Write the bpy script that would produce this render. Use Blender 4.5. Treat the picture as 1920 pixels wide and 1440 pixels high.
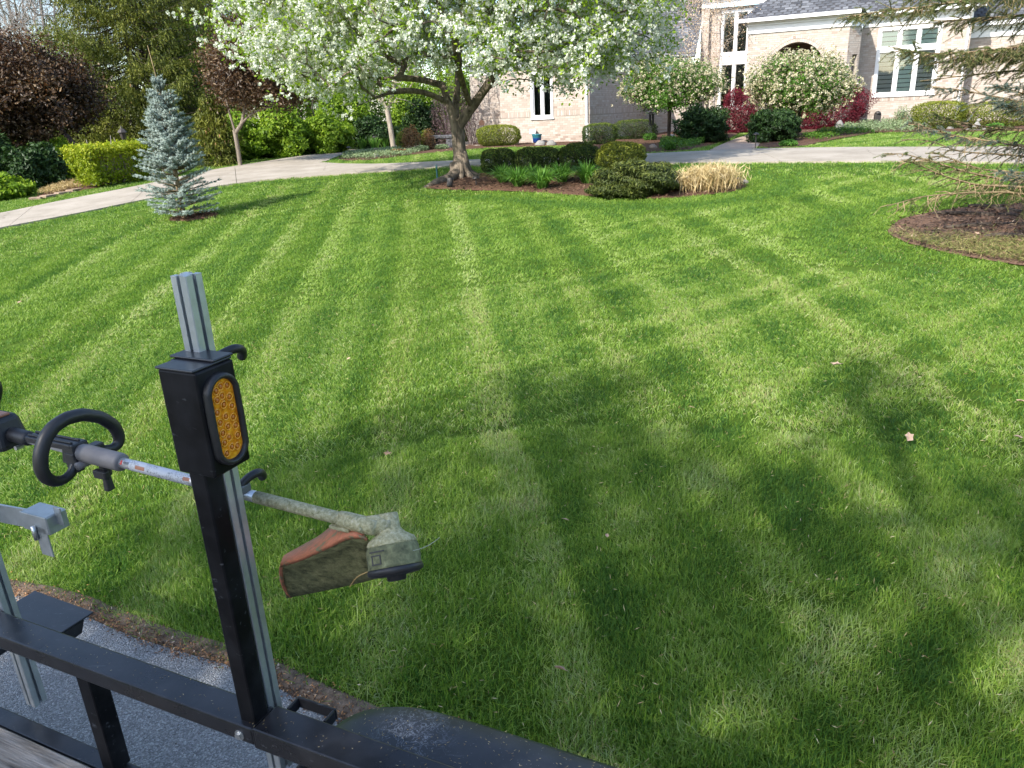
import bpy, math
import numpy as np
from mathutils import Matrix, Vector
for o in list(bpy.data.objects):
    bpy.data.objects.remove(o)
SC = bpy.context.scene
COL = SC.collection
R = math.radians
rng = np.random.default_rng(7)

# ------------------------------------------------------------------ camera
F, CX, CY, CZ = 1400.0, 960.0, 720.0, 2.15        # focal length and centre in photograph pixels, eye height
_n = np.array([180., -3880., -F]); _n /= np.linalg.norm(_n)
_up = -_n
_yw = np.array([0, 0, -1.]); _yw = _yw - _up * _yw.dot(_up); _yw /= np.linalg.norm(_yw)
RM = np.stack([np.cross(_yw, _up), _yw, _up])      # camera axes -> world
cam_d = bpy.data.cameras.new('camera')
cam = bpy.data.objects.new('camera', cam_d); COL.objects.link(cam)
cam_d.sensor_width = 36.0; cam_d.lens = F / 1920.0 * 36.0
cam_d.clip_start = 0.05; cam_d.clip_end = 2000
M4 = Matrix([list(RM[0]) + [0], list(RM[1]) + [0], list(RM[2]) + [CZ], [0, 0, 0, 1]])
cam.matrix_world = M4
SC.camera = cam

# ------------------------------------------------------------------ world, sun, exposure
ELEV = R(38); SHX, SHY = 0.68, 0.733              # direction in which shadows fall on the ground
SUN = np.array([-SHX * math.cos(ELEV), -SHY * math.cos(ELEV), math.sin(ELEV)])
W = bpy.data.worlds.new('World'); SC.world = W; W.use_nodes = True
nt = W.node_tree
sky = nt.nodes.new('ShaderNodeTexSky'); sky.sky_type = 'NISHITA'; sky.sun_disc = False
sky.sun_elevation = ELEV; sky.sun_rotation = math.atan2(-SHX, -SHY)
sky.air_density = 1.0; sky.dust_density = 1.1; sky.ozone_density = 1.0
bg = nt.nodes['Background']; nt.links.new(sky.outputs[0], bg.inputs[0]); bg.inputs[1].default_value = 0.15
sl = bpy.data.lights.new('sun', 'SUN'); sl.energy = 3.1; sl.angle = R(0.53); sl.color = (1.0, 0.95, 0.865)
so = bpy.data.objects.new('sun', sl); COL.objects.link(so)
so.rotation_euler = Vector(SUN).to_track_quat('Z', 'Y').to_euler(); so.location = (-20, -20, 30)
SC.view_settings.view_transform = 'Standard'; SC.view_settings.look = 'None'
SC.view_settings.gamma = 1.0; SC.view_settings.use_curve_mapping = False
SC.view_settings.exposure = 1.42
SC.render.engine = 'CYCLES'
SC.cycles.max_bounces = 6; SC.cycles.diffuse_bounces = 3; SC.cycles.transmission_bounces = 4
SC.cycles.transparent_max_bounces = 6; SC.cycles.caustics_reflective = False; SC.cycles.caustics_refractive = False
SC.cycles.sample_clamp_indirect = 6.0

# ------------------------------------------------------------------ the lie of the land
def sz(x, y):
    x = np.asarray(x, float); y = np.asarray(y, float)
    v = np.clip(.49 * x + .87 * y - 1.62, -20, 40); s = np.clip(.57 * x + .82 * y - 1.42, -20, 40)
    d = -np.log(np.exp(-2 * v) + np.exp(-2 * s)) / 2
    d = np.log1p(np.exp(3 * np.clip(d, -20, 60))) / 3
    return -np.log(np.exp(-8 * .075 * d) + math.exp(-8 * 1.08)) / 8

def ray(px, py):
    return RM @ np.array([(px - CX) / F, -(py - CY) / F, -1.])
def G(px, py):                                     # where a line of sight of the survey meets the ground
    d = ray(px, py); t0, t = 0.3, 0.5
    while t < 400:
        if CZ + d[2] * t <= sz(d[0] * t, d[1] * t): break
        t0 = t; t *= 1.03
    for _ in range(24):
        m = (t0 + t) / 2
        if CZ + d[2] * m <= sz(d[0] * m, d[1] * m): t = m
        else: t0 = m
    return d * t + [0, 0, CZ]
def at(px, py, y):
    d = ray(px, py); return d * (y / d[1]) + [0, 0, CZ]
def GP(lst): return np.array([G(*p)[:2] for p in lst])
TA = np.array([.905, -.425, 0]); TA /= np.linalg.norm(TA); NA = np.array([-TA[1], TA[0], 0])   # along the street, away from the street
def HW(px, py, n):                                 # on a wall n metres back, parallel to the street: (u, z)
    d = ray(px, py); p = d * (n / d.dot(NA)) + [0, 0, CZ]; return p.dot(TA), p[2]

# ------------------------------------------------------------------ mesh helpers
def mesh(name, V, faces, mats, tint=None, smooth=False, fmat=None):
    V = np.asarray(V, np.float32).reshape(-1, 3)
    fl = [np.asarray(f, np.int32) for f in (faces if isinstance(faces, list) else [faces]) if len(f)]
    me = bpy.data.meshes.new(name)
    me.vertices.add(len(V)); me.vertices.foreach_set('co', V.ravel())
    tot = np.concatenate([np.full(len(f), f.shape[1], np.int32) for f in fl]); loops = np.concatenate([f.ravel() for f in fl])
    st = np.concatenate([[0], np.cumsum(tot)[:-1]]).astype(np.int32)
    me.loops.add(len(loops)); me.loops.foreach_set('vertex_index', loops)
    me.polygons.add(len(tot)); me.polygons.foreach_set('loop_start', st)
    me.polygons.foreach_set('loop_total', tot)
    for m in (mats if isinstance(mats, (list, tuple)) else [mats]): me.materials.append(m)
    if fmat is not None: me.polygons.foreach_set('material_index', np.asarray(fmat, np.int32))
    me.polygons.foreach_set('use_smooth', np.full(len(tot), bool(smooth)))
    if tint is not None:
        a = me.attributes.new('tint', 'FLOAT', 'FACE'); a.data.foreach_set('value', np.asarray(tint, np.float32))
    me.update(calc_edges=True); me.validate()
    return me

class B:
    """collects shapes for one mesh"""
    def __init__(s): s.V = []; s.F4 = []; s.F3 = []; s.t4 = []; s.t3 = []; s.n = 0
    def add(s, V, F4=None, F3=None, t=None):
        V = np.asarray(V, float).reshape(-1, 3)
        if F4 is not None and len(F4):
            s.F4.append(np.asarray(F4) + s.n); s.t4.append(np.broadcast_to(0.5 if t is None else t, len(F4)))
        if F3 is not None and len(F3):
            s.F3.append(np.asarray(F3) + s.n); s.t3.append(np.broadcast_to(0.5 if t is None else t, len(F3)))
        s.V.append(V); s.n += len(V); return s
    def box(s, c, size, ax=None, t=None, taper=1.0):
        c = np.asarray(c, float); h = np.asarray(size, float) / 2
        ax = np.eye(3) if ax is None else np.asarray(ax, float)
        k = np.array([[x, y, z] for z in (-1, 1) for y in (-1, 1) for x in (-1, 1)], float)
        k[4:, :2] *= taper
        f = np.array([[0, 2, 3, 1], [4, 5, 7, 6], [0, 1, 5, 4], [2, 6, 7, 3], [0, 4, 6, 2], [1, 3, 7, 5]])
        return s.add(c + (k * h) @ ax, f if np.linalg.det(ax) > 0 else f[:, ::-1], t=t)
    def tube(s, P, r, sides=8, caps=True, t=None, squash=None):
        P = np.asarray(P, float); m = len(P); r = np.broadcast_to(np.asarray(r, float), m)
        tg = np.gradient(P, axis=0); tg /= np.linalg.norm(tg, axis=1)[:, None] + 1e-12
        ref = np.array([0, 0, 1.]) if abs(tg[0][2]) < .9 else np.array([1., 0, 0])
        u = np.cross(tg[0], ref); u /= np.linalg.norm(u); rings = []
        a = np.linspace(0, 2 * np.pi, sides, endpoint=False)
        for i in range(m):
            u = u - tg[i] * u.dot(tg[i]); u /= np.linalg.norm(u) + 1e-12; w = np.cross(tg[i], u)
            rings.append(P[i] + r[i] * (np.cos(a)[:, None] * u + np.sin(a)[:, None] * w))
        V = np.concatenate(rings); F = []
        for i in range(m - 1):
            for j in range(sides):
                k = (j + 1) % sides; F.append([i * sides + j, i * sides + k, (i + 1) * sides + k, (i + 1) * sides + j])
        F3 = []
        if caps:
            V = np.concatenate([V, P[:1], P[-1:]]); q = m * sides
            for j in range(sides):
                k = (j + 1) % sides; F3 += [[q, k, j], [q + 1, (m - 1) * sides + j, (m - 1) * sides + k]]
        return s.add(V, F, F3, t)
    def lathe(s, prof, c, axis=(0, 0, 1), sides=20, t=None):
        axis = np.asarray(axis, float); axis /= np.linalg.norm(axis)
        u = np.cross(axis, [0.31, .95, .1]); u /= np.linalg.norm(u); w = np.cross(axis, u); c = np.asarray(c, float)
        a = np.linspace(0, 2 * np.pi, sides, endpoint=False); V = []; F = []
        for r, z in prof: V.append(c + axis * z + r * (np.cos(a)[:, None] * u + np.sin(a)[:, None] * w))
        for i in range(len(prof) - 1):
            for j in range(sides):
                k = (j + 1) % sides; F.append([i * sides + j, i * sides + k, (i + 1) * sides + k, (i + 1) * sides + j])
        V = np.concatenate(V); m = len(prof)
        V = np.concatenate([V, [c + axis * prof[0][1], c + axis * prof[-1][1]]]); q = m * sides; F3 = []
        for j in range(sides):
            k = (j + 1) % sides; F3 += [[q, k, j], [q + 1, (m - 1) * sides + j, (m - 1) * sides + k]]
        return s.add(V, F, F3, t)
    def prism(s, P, ext, t=None):                  # closed polygon P (N x 3) swept by ext; faces as triangle fan
        P = np.asarray(P, float); n = len(P); ext = np.asarray(ext, float)
        c = P.mean(0); V = np.concatenate([P, P + ext, [c, c + ext]]); F4 = []; F3 = []
        for i in range(n):
            j = (i + 1) % n; F4.append([i, j, n + j, n + i]); F3 += [[2 * n, j, i], [2 * n + 1, n + i, n + j]]
        return s.add(V, F4, F3, t)
    def data(s):
        V = np.concatenate(s.V); fl = []; tt = []
        if s.F4: fl.append(np.concatenate(s.F4)); tt.append(np.concatenate(s.t4))
        if s.F3: fl.append(np.concatenate(s.F3)); tt.append(np.concatenate(s.t3))
        return V, fl, np.concatenate(tt)
    def obj(s, name, mat, parent=None, smooth=False, bevel=0, seg=2, loc=None):
        V, fl, tt = s.data()
        if loc is not None: V = V - np.asarray(loc, float)
        o = link(name, mesh(name, V, fl, mat, tt, smooth), parent, loc)
        if bevel:
            m = o.modifiers.new('bevel', 'BEVEL'); m.width = bevel; m.segments = seg; m.limit_method = 'ANGLE'; m.angle_limit = R(40)
            m.harden_normals = False
        return o

def link(name, me, parent=None, loc=None):
    o = bpy.data.objects.new(name, me); COL.objects.link(o)
    if loc is not None: o.location = Vector([float(c) for c in loc])
    if parent is not None:
        o.parent = parent
        if loc is None: o.location = -parent_loc(parent)       # geometry is written in world coordinates
        else: o.location = Vector([float(c) for c in loc]) - parent_loc(parent)
    return o
def parent_loc(p):
    v = Vector((0, 0, 0))
    while p is not None: v = v + p.location; p = p.parent
    return v
def tag(o, label, cat, group=None, kind=None):
    if label: o['label'] = label
    if cat: o['category'] = cat
    if group: o['group'] = group
    if kind: o['kind'] = kind
    return o
def thing(name, label, cat, loc=(0, 0, 0), group=None):
    o = bpy.data.objects.new(name, None); COL.objects.link(o); o.location = Vector([float(c) for c in loc]); o.empty_display_size = .1
    return tag(o, label, cat, group)
def struct(o): o['kind'] = 'structure'; return o
def stuff(o): o['kind'] = 'stuff'; return o
def copy_tree(o, parent=None):
    c = o.copy(); COL.objects.link(c)
    if parent is not None: c.parent = parent
    for ch in list(o.children): copy_tree(ch, c)
    return c

def frusta(P0, P1, R0, R1, sides=5):
    n = len(P0); d = P1 - P0; d = d / (np.linalg.norm(d, axis=1)[:, None] + 1e-9)
    ref = np.where(np.abs(d[:, 2:3]) < .9, np.array([[0, 0, 1.]]), np.array([[1., 0, 0]]))
    u = np.cross(d, ref); u /= np.linalg.norm(u, axis=1)[:, None] + 1e-9; w = np.cross(d, u)
    a = np.linspace(0, 2 * np.pi, sides, endpoint=False)
    ring = np.cos(a)[None, :, None] * u[:, None] + np.sin(a)[None, :, None] * w[:, None]
    V = np.concatenate([P0[:, None] + ring * R0[:, None, None], P1[:, None] + ring * R1[:, None, None]], 1)
    j = np.arange(sides); k = (j + 1) % sides
    f = np.stack([j, k, k + sides, j + sides], 1)
    F = (np.arange(n) * 2 * sides)[:, None, None] + f[None]
    return V.reshape(-1, 3), F.reshape(-1, 4)

def unit(v): return v / (np.linalg.norm(v, axis=-1, keepdims=True) + 1e-9)
def rnd(n): return unit(rng.normal(size=(n, 3)))

def leaf_quads(C, L, Wd, nrm=None, spread=1.0, axis=None, ajit=.5):
    """diamond leaves at C; nrm = preferred facing, axis = preferred pointing direction"""
    n = len(C)
    N = rnd(n) if nrm is None else unit(nrm + spread * rng.normal(size=(n, 3)))
    A = rnd(n) if axis is None else unit(axis + ajit * rng.normal(size=(n, 3)))
    A = unit(A - N * (A * N).sum(1, keepdims=True)); S = np.cross(N, A)
    L = np.broadcast_to(L, n)[:, None] * rng.uniform(.7, 1.3, (n, 1)); Wd = np.broadcast_to(Wd, n)[:, None] * rng.uniform(.75, 1.25, (n, 1))
    V = np.stack([C - A * L * .5, C + S * Wd * .5 - A * L * .05 + N * Wd * .12, C + A * L * .5, C - S * Wd * .5 - A * L * .05 + N * Wd * .12], 1)
    return V.reshape(-1, 3), np.arange(4 * n).reshape(n, 4)

# ------------------------------------------------------------------ materials
def mat(name):
    m = bpy.data.materials.new(name); m.use_nodes = True; nt = m.node_tree
    return m, nt, nt.nodes['Principled BSDF'], nt.nodes['Material Output']
def node(nt, t, **kw):
    n = nt.nodes.new(t)
    for k, v in kw.items(): setattr(n, k, v)
    return n
def ramp(nt, stops):
    n = nt.nodes.new('ShaderNodeValToRGB'); e = n.color_ramp.elements
    while len(e) < len(stops): e.new(.5)
    for q, (p, c) in zip(e, stops): q.position = p; q.color = (*c, 1) if len(c) == 3 else c
    return n
def noise(nt, scale, detail=3, rough=.6, coord='Object', dist=0, vscale=None):
    tc = nt.nodes.new('ShaderNodeTexCoord'); n = nt.nodes.new('ShaderNodeTexNoise')
    n.inputs['Scale'].default_value = scale; n.inputs['Detail'].default_value = detail; n.inputs['Roughness'].default_value = rough
    n.inputs['Distortion'].default_value = dist
    if vscale:
        mp = nt.nodes.new('ShaderNodeMapping'); mp.inputs['Scale'].default_value = vscale
        nt.links.new(tc.outputs[coord], mp.inputs[0]); nt.links.new(mp.outputs[0], n.inputs['Vector'])
    else: nt.links.new(tc.outputs[coord], n.inputs['Vector'])
    return n
def bump(nt, src, dist, strength, bsdf):
    b = nt.nodes.new('ShaderNodeBump'); b.inputs['Distance'].default_value = dist; b.inputs['Strength'].default_value = strength
    nt.links.new(src, b.inputs['Height']); nt.links.new(b.outputs[0], bsdf.inputs['Normal']); return b

def leafmat(name, stops, trans=.3, rough=.5, spec=.25, tcol=(1.15, 1.2, .7), inst=False):
    """two-sided leaf: tint attribute picks the colour of each leaf, part of the light passes through"""
    m, nt, p, out = mat(name)
    a = node(nt, 'ShaderNodeAttribute', attribute_name='tint')
    if inst: a.attribute_type = 'INSTANCER'
    r = ramp(nt, stops); nt.links.new(a.outputs['Fac'], r.inputs[0])
    if inst:                                       # every blade also differs from its neighbours in the tuft
        g = node(nt, 'ShaderNodeAttribute', attribute_name='tint'); ma = node(nt, 'ShaderNodeMath', operation='MULTIPLY_ADD'); ma.inputs[1].default_value = .42; sb = node(nt, 'ShaderNodeMath', operation='SUBTRACT'); sb.inputs[1].default_value = .21
        nt.links.new(g.outputs['Fac'], ma.inputs[0]); nt.links.new(a.outputs['Fac'], sb.inputs[0]); nt.links.new(sb.outputs[0], ma.inputs[2]); nt.links.new(ma.outputs[0], r.inputs[0])
    nt.links.new(r.outputs[0], p.inputs['Base Color']); p.inputs['Roughness'].default_value = rough; p.inputs['Specular IOR Level'].default_value = spec
    t = node(nt, 'ShaderNodeBsdfTranslucent'); mx = node(nt, 'ShaderNodeMix', data_type='RGBA', blend_type='MULTIPLY')
    mx.inputs[0].default_value = 1; nt.links.new(r.outputs[0], mx.inputs[6]); mx.inputs[7].default_value = (*tcol, 1); nt.links.new(mx.outputs[2], t.inputs[0])
    ms = node(nt, 'ShaderNodeMixShader'); ms.inputs[0].default_value = trans
    nt.links.new(p.outputs[0], ms.inputs[1]); nt.links.new(t.outputs[0], ms.inputs[2]); nt.links.new(ms.outputs[0], out.inputs[0])
    return m
def plain(name, c, rough=.5, metal=0, spec=.5, var=0, scale=8, bmp=0, bscale=60, coat=0):
    m, nt, p, out = mat(name)
    p.inputs['Base Color'].default_value = (*c, 1); p.inputs['Roughness'].default_value = rough; p.inputs['Metallic'].default_value = metal
    p.inputs['Specular IOR Level'].default_value = spec; p.inputs['Coat Weight'].default_value = coat
    if var:
        n = noise(nt, scale, 4, .65); lo = [x * (1 - var) for x in c]; hi = [min(1, x * (1 + var)) for x in c]
        r = ramp(nt, [(.3, lo), (.7, hi)]); nt.links.new(n.outputs[0], r.inputs[0]); nt.links.new(r.outputs[0], p.inputs['Base Color'])
        r2 = node(nt, 'ShaderNodeMapRange'); r2.inputs[3].default_value = rough * .8; r2.inputs[4].default_value = min(1, rough * 1.25)
        nt.links.new(n.outputs[0], r2.inputs[0]); nt.links.new(r2.outputs[0], p.inputs['Roughness'])
    if bmp:
        n2 = noise(nt, bscale, 4, .6); bump(nt, n2.outputs[0], bmp, .8, p)
    return m
def barkmat(name, c0, c1, scale=14, depth=.015):
    m, nt, p, out = mat(name); n = noise(nt, scale, 5, .7, vscale=(1, 1, .22), dist=.6)
    r = ramp(nt, [(.32, c0), (.62, c1)]); nt.links.new(n.outputs[0], r.inputs[0]); nt.links.new(r.outputs[0], p.inputs['Base Color'])
    p.inputs['Roughness'].default_value = .9; p.inputs['Specular IOR Level'].default_value = .15; bump(nt, n.outputs[0], depth, 1, p); return m
def tinted(name, stops, rough=.85, spec=.2, bmp=0, bscale=40, var=0, vscale=6):
    m, nt, p, out = mat(name); a = node(nt, 'ShaderNodeAttribute', attribute_name='tint'); r = ramp(nt, stops)
    if var:
        n = noise(nt, vscale, 4, .6); ma = node(nt, 'ShaderNodeMath', operation='MULTIPLY_ADD'); ma.inputs[1].default_value = var
        nt.links.new(n.outputs[0], ma.inputs[0]); sb = node(nt, 'ShaderNodeMath', operation='SUBTRACT'); sb.inputs[1].default_value = var / 2
        nt.links.new(a.outputs['Fac'], sb.inputs[0]); nt.links.new(sb.outputs[0], ma.inputs[2]); nt.links.new(ma.outputs[0], r.inputs[0])
    else: nt.links.new(a.outputs['Fac'], r.inputs[0])
    nt.links.new(r.outputs[0], p.inputs['Base Color']); p.inputs['Roughness'].default_value = rough; p.inputs['Specular IOR Level'].default_value = spec
    if bmp:
        n2 = noise(nt, bscale, 4, .6); bump(nt, n2.outputs[0], bmp, 1, p)
    return m

# bark and leaves
BARK_PEAR = barkmat('pear bark', (.045, .037, .028), (.25, .20, .15), 11, .03)
BARK_DARK = barkmat('dark bark', (.025, .02, .016), (.09, .07, .055), 12, .02)
BARK_PALE = barkmat('pale bark', (.18, .15, .12), (.40, .35, .28), 10, .01)
BARK_MID = barkmat('tan grey bark', (.10, .085, .068), (.27, .225, .18), 11, .012)
BARK_TAN = barkmat('tan twig bark', (.12, .085, .05), (.36, .27, .15), 20, .006)
BARK_GREY = barkmat('grey twig bark', (.20, .17, .15), (.38, .33, .30), 8, .01)
LEAF_PEAR = leafmat('pear leaf', [(0, (.09, .16, .012)), (.6, (.23, .35, .022)), (1, (.38, .48, .04))], .45)
PETAL = leafmat('white petal', [(0, (.55, .60, .42)), (.5, (.74, .76, .66)), (1, (.84, .84, .78))], .35, .6, .1, (1, 1, .92))
PETAL_CREAM = leafmat('cream petal', [(0, (.36, .33, .18)), (.5, (.55, .5, .33)), (1, (.72, .68, .52))], .3, .6, .1, (1, .97, .8))
MAGNOLIA = leafmat('pale bud petal', [(0, (.4, .25, .14)), (.5, (.62, .48, .33)), (1, (.8, .72, .6))], .3, .6, .1, (1, .95, .85))
LEAF_VIB = leafmat('viburnum leaf', [(0, (.035, .09, .01)), (.6, (.075, .17, .015)), (1, (.15, .26, .03))], .3)
LEAF_COPPER = leafmat('copper leaf', [(0, (.030, .017, .009)), (.6, (.085, .050, .023)), (1, (.26, .175, .09))], .25, .45, .4, (1.3, .8, .6))
LEAF_RED = leafmat('crimson leaf', [(0, (.06, .006, .012)), (.6, (.16, .015, .028)), (1, (.31, .045, .06))], .3, .5, .3, (1.3, .8, .7))
LEAF_WOOD = leafmat('woodland leaf', [(0, (.06, .125, .012)), (.5, (.19, .31, .028)), (1, (.37, .48, .045))], .45)
LEAF_DEEP = leafmat('deep green leaf', [(0, (.010, .026, .008)), (.6, (.024, .056, .013)), (1, (.06, .11, .025))], .15)
LEAF_GOLD = leafmat('gold green leaf', [(0, (.15, .21, .012)), (.5, (.28, .35, .022)), (1, (.52, .50, .04))], .45)
LEAF_YEW = leafmat('yew needle', [(0, (.012, .026, .007)), (.55, (.04, .07, .012)), (1, (.15, .19, .022))], .15)
LEAF_BOX = leafmat('boxwood leaf', [(0, (.06, .09, .012)), (.55, (.15, .18, .02)), (1, (.3, .3, .035))], .2)
LEAF_BIRD = leafmat('nest spruce needle', [(0, (.016, .026, .008)), (.55, (.05, .07, .014)), (1, (.16, .18, .035))], .12)
LEAF_LILY = leafmat('daylily leaf', [(0, (.045, .12, .015)), (.5, (.1, .24, .035)), (1, (.22, .38, .07))], .35)
LEAF_BLUE = leafmat('blue spruce needle', [(0, (.16, .21, .18)), (.5, (.32, .39, .345)), (1, (.5, .57, .51))], .15, .55, .3, (1, 1.05, .95))
LEAF_NORWAY = leafmat('norway spruce needle', [(0, (.032, .048, .009)), (.5, (.125, .145, .022)), (1, (.29, .29, .05))], .2)
LEAF_BOUGH = leafmat('bough needle', [(0, (.045, .065, .022)), (.5, (.115, .155, .05)), (1, (.25, .28, .11))], .15)
LEAF_BLUEBOUGH = leafmat('blue bough needle', [(0, (.04, .07, .06)), (.5, (.09, .14, .12)), (1, (.2, .26, .22))], .12)
LEAF_SAGE = leafmat('sage leaf', [(0, (.1, .15, .07)), (.5, (.2, .27, .13)), (1, (.36, .42, .25))], .25)
LEAF_RUST = leafmat('rusty twig leaf', [(0, (.09, .045, .02)), (.5, (.2, .1, .045)), (1, (.3, .2, .07))], .25)
LEAF_PLUM = leafmat('plum haze leaf', [(0, (.06, .035, .04)), (.5, (.15, .095, .10)), (1, (.27, .19, .2))], .25)
STRAW = leafmat('dry straw', [(0, (.22, .14, .06)), (.5, (.46, .34, .16)), (1, (.66, .55, .33))], .25, .6)
SHADE_LEAF = leafmat('maple leaf', [(0, (.04, .09, .012)), (1, (.1, .2, .02))], .1)
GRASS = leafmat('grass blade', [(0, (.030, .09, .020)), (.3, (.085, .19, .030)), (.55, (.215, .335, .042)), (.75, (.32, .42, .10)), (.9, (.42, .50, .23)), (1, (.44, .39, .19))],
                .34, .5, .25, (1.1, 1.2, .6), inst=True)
# ================================================================== GROUND
def pip(P, poly):
    x, y = P[:, 0], P[:, 1]; ins = np.zeros(len(P), bool); n = len(poly); j = n - 1
    for i in range(n):
        xi, yi = poly[i]; xj, yj = poly[j]
        c = ((yi > y) != (yj > y)) & (x < (xj - xi) * (y - yi) / (yj - yi + 1e-12) + xi); ins ^= c; j = i
    return ins
def resample(P, n):
    P = np.asarray(P, float); s = np.concatenate([[0], np.cumsum(np.linalg.norm(np.diff(P, axis=0), axis=1))])
    q = np.linspace(0, s[-1], n); return np.stack([np.interp(q, s, P[:, k]) for k in range(P.shape[1])], 1)
def smooth_closed(P, n=90, it=3):
    P = np.asarray(P, float); P = resample(np.concatenate([P, P[:1]]), n + 1)[:-1]
    for _ in range(it): P = (np.roll(P, 1, 0) + 2 * P + np.roll(P, -1, 0)) / 4
    return P
def smooth_open(P, n=120, it=4):
    P = resample(P, n)
    for _ in range(it): P[1:-1] = (P[:-2] + 2 * P[1:-1] + P[2:]) / 4
    return P

# terrain under everything, out to the horizon
gx = np.unique(np.concatenate([np.linspace(-25, 30, 139), np.linspace(-400, -25, 40), np.linspace(30, 400, 40)]))
gy = np.unique(np.concatenate([np.linspace(-12, 46, 146), np.linspace(-200, -12, 20), np.linspace(46, 700, 40)]))
XX, YY = np.meshgrid(gx, gy); ZZ = sz(XX, YY) - .02
m, nt, p, out = mat('lawn soil and thatch')
n = noise(nt, 3.0, 5, .7); n2 = noise(nt, 160, 3, .7)
mxx = node(nt, 'ShaderNodeMath', operation='ADD'); nt.links.new(n.outputs[0], mxx.inputs[0]); nt.links.new(n2.outputs[0], mxx.inputs[1])
r = ramp(nt, [(.3, (.05, .09, .012)), (.55, (.09, .16, .018)), (.8, (.13, .20, .03))]); dv = node(nt, 'ShaderNodeMath', operation='MULTIPLY'); dv.inputs[1].default_value = .5
nt.links.new(mxx.outputs[0], dv.inputs[0]); nt.links.new(dv.outputs[0], r.inputs[0]); nt.links.new(r.outputs[0], p.inputs['Base Color']); p.inputs['Roughness'].default_value = .95
p.inputs['Specular IOR Level'].default_value = .1; bump(nt, n2.outputs[0], .02, 1, p)
LAWNM = m
ny, nx = XX.shape; idx = np.arange(nx * ny).reshape(ny, nx)
Fq = np.stack([idx[:-1, :-1], idx[:-1, 1:], idx[1:, 1:], idx[1:, :-1]], -1).reshape(-1, 4)
struct(link('lawn_ground', mesh('lawn_ground', np.stack([XX, YY, ZZ], -1).reshape(-1, 3), Fq, LAWNM, smooth=True)))

# asphalt street
EDGE = GP([(40, 1110), (153, 1164), (419, 1259), (640, 1335)]); EV = (EDGE @ np.array([TA[0] * 0 + NA[0], NA[1]])).mean()
def edge_n(u): return EV + .035 * np.sin(u * 1.7 + .4) + .02 * np.sin(u * 5.1)
m, nt, p, out = mat('asphalt')
tc = node(nt, 'ShaderNodeTexCoord'); vo = node(nt, 'ShaderNodeTexVoronoi'); vo.inputs['Scale'].default_value = 190
nt.links.new(tc.outputs['Object'], vo.inputs[0]); r = ramp(nt, [(0, (.21, .206, .2)), (.5, (.345, .34, .33)), (.85, (.46, .455, .445)), (1, (.68, .67, .65))])
sep = node(nt, 'ShaderNodeSeparateColor'); nt.links.new(vo.outputs['Color'], sep.inputs[0]); nt.links.new(sep.outputs[0], r.inputs[0])
nb = noise(nt, 2.2, 4, .6); mm = node(nt, 'ShaderNodeMix', data_type='RGBA', blend_type='MULTIPLY'); mm.inputs[0].default_value = .6
r3 = ramp(nt, [(.3, (.65, .65, .66)), (.7, (1.15, 1.14, 1.1))]); nt.links.new(nb.outputs[0], r3.inputs[0]); nt.links.new(r.outputs[0], mm.inputs[6]); nt.links.new(r3.outputs[0], mm.inputs[7])
nt.links.new(mm.outputs[2], p.inputs['Base Color']); p.inputs['Roughness'].default_value = .85
bump(nt, vo.outputs['Distance'], .012, 1, p).invert = True
us = np.linspace(-60, 60, 481); rows = []
for k in (0, .02, .06, .2, .5, 1, 2, 4, 6.2):
    nn = edge_n(us) - k; xy = TA[:2] * us[:, None] + NA[:2] * nn[:, None]
    rows.append(np.column_stack([xy, sz(xy[:, 0], xy[:, 1]) + (.012 if k else -.02)]))
V = np.concatenate(rows); q = np.arange(len(V)).reshape(9, 481)
struct(link('street', mesh('street', V, np.stack([q[:-1, :-1], q[1:, :-1], q[1:, 1:], q[:-1, 1:]], -1).reshape(-1, 4), m, smooth=True)))

# concrete drive, poured in slabs
m, nt, p, out = mat('drive concrete')
n = noise(nt, 1.3, 5, .65); n2 = noise(nt, 70, 3, .6); r = ramp(nt, [(.3, (.28, .245, .195)), (.55, (.365, .32, .262)), (.75, (.43, .38, .32))])
nt.links.new(n.outputs[0], r.inputs[0]); mm = node(nt, 'ShaderNodeMix', data_type='RGBA', blend_type='MULTIPLY'); mm.inputs[0].default_value = .5
r2 = ramp(nt, [(.35, (.72, .72, .72)), (.65, (1.1, 1.1, 1.1))]); nt.links.new(n2.outputs[0], r2.inputs[0]); nt.links.new(r.outputs[0], mm.inputs[6]); nt.links.new(r2.outputs[0], mm.inputs[7])
vor = node(nt, 'ShaderNodeTexVoronoi', feature='DISTANCE_TO_EDGE'); vor.inputs['Scale'].default_value = .55; tcc = node(nt, 'ShaderNodeTexCoord')
nd = noise(nt, 2.5, 4, .6); va = node(nt, 'ShaderNodeMix', data_type='VECTOR'); va.inputs[0].default_value = .25
nt.links.new(tcc.outputs['Object'], va.inputs[4]); nt.links.new(nd.outputs['Color'], va.inputs[5]); nt.links.new(va.outputs[1], vor.inputs[0])
rc = ramp(nt, [(0, (.35, .33, .3)), (.008, (1, 1, 1))]); nt.links.new(vor.outputs[0], rc.inputs[0]); m3 = node(nt, 'ShaderNodeMix', data_type='RGBA', blend_type='MULTIPLY'); m3.inputs[0].default_value = .55
nt.links.new(mm.outputs[2], m3.inputs[6]); nt.links.new(rc.outputs[0], m3.inputs[7])
nt.links.new(m3.outputs[2], p.inputs['Base Color']); p.inputs['Roughness'].default_value = .9; p.inputs['Specular IOR Level'].default_value = .2; bump(nt, n2.outputs[0], .004, .6, p)
CONC = m
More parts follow.
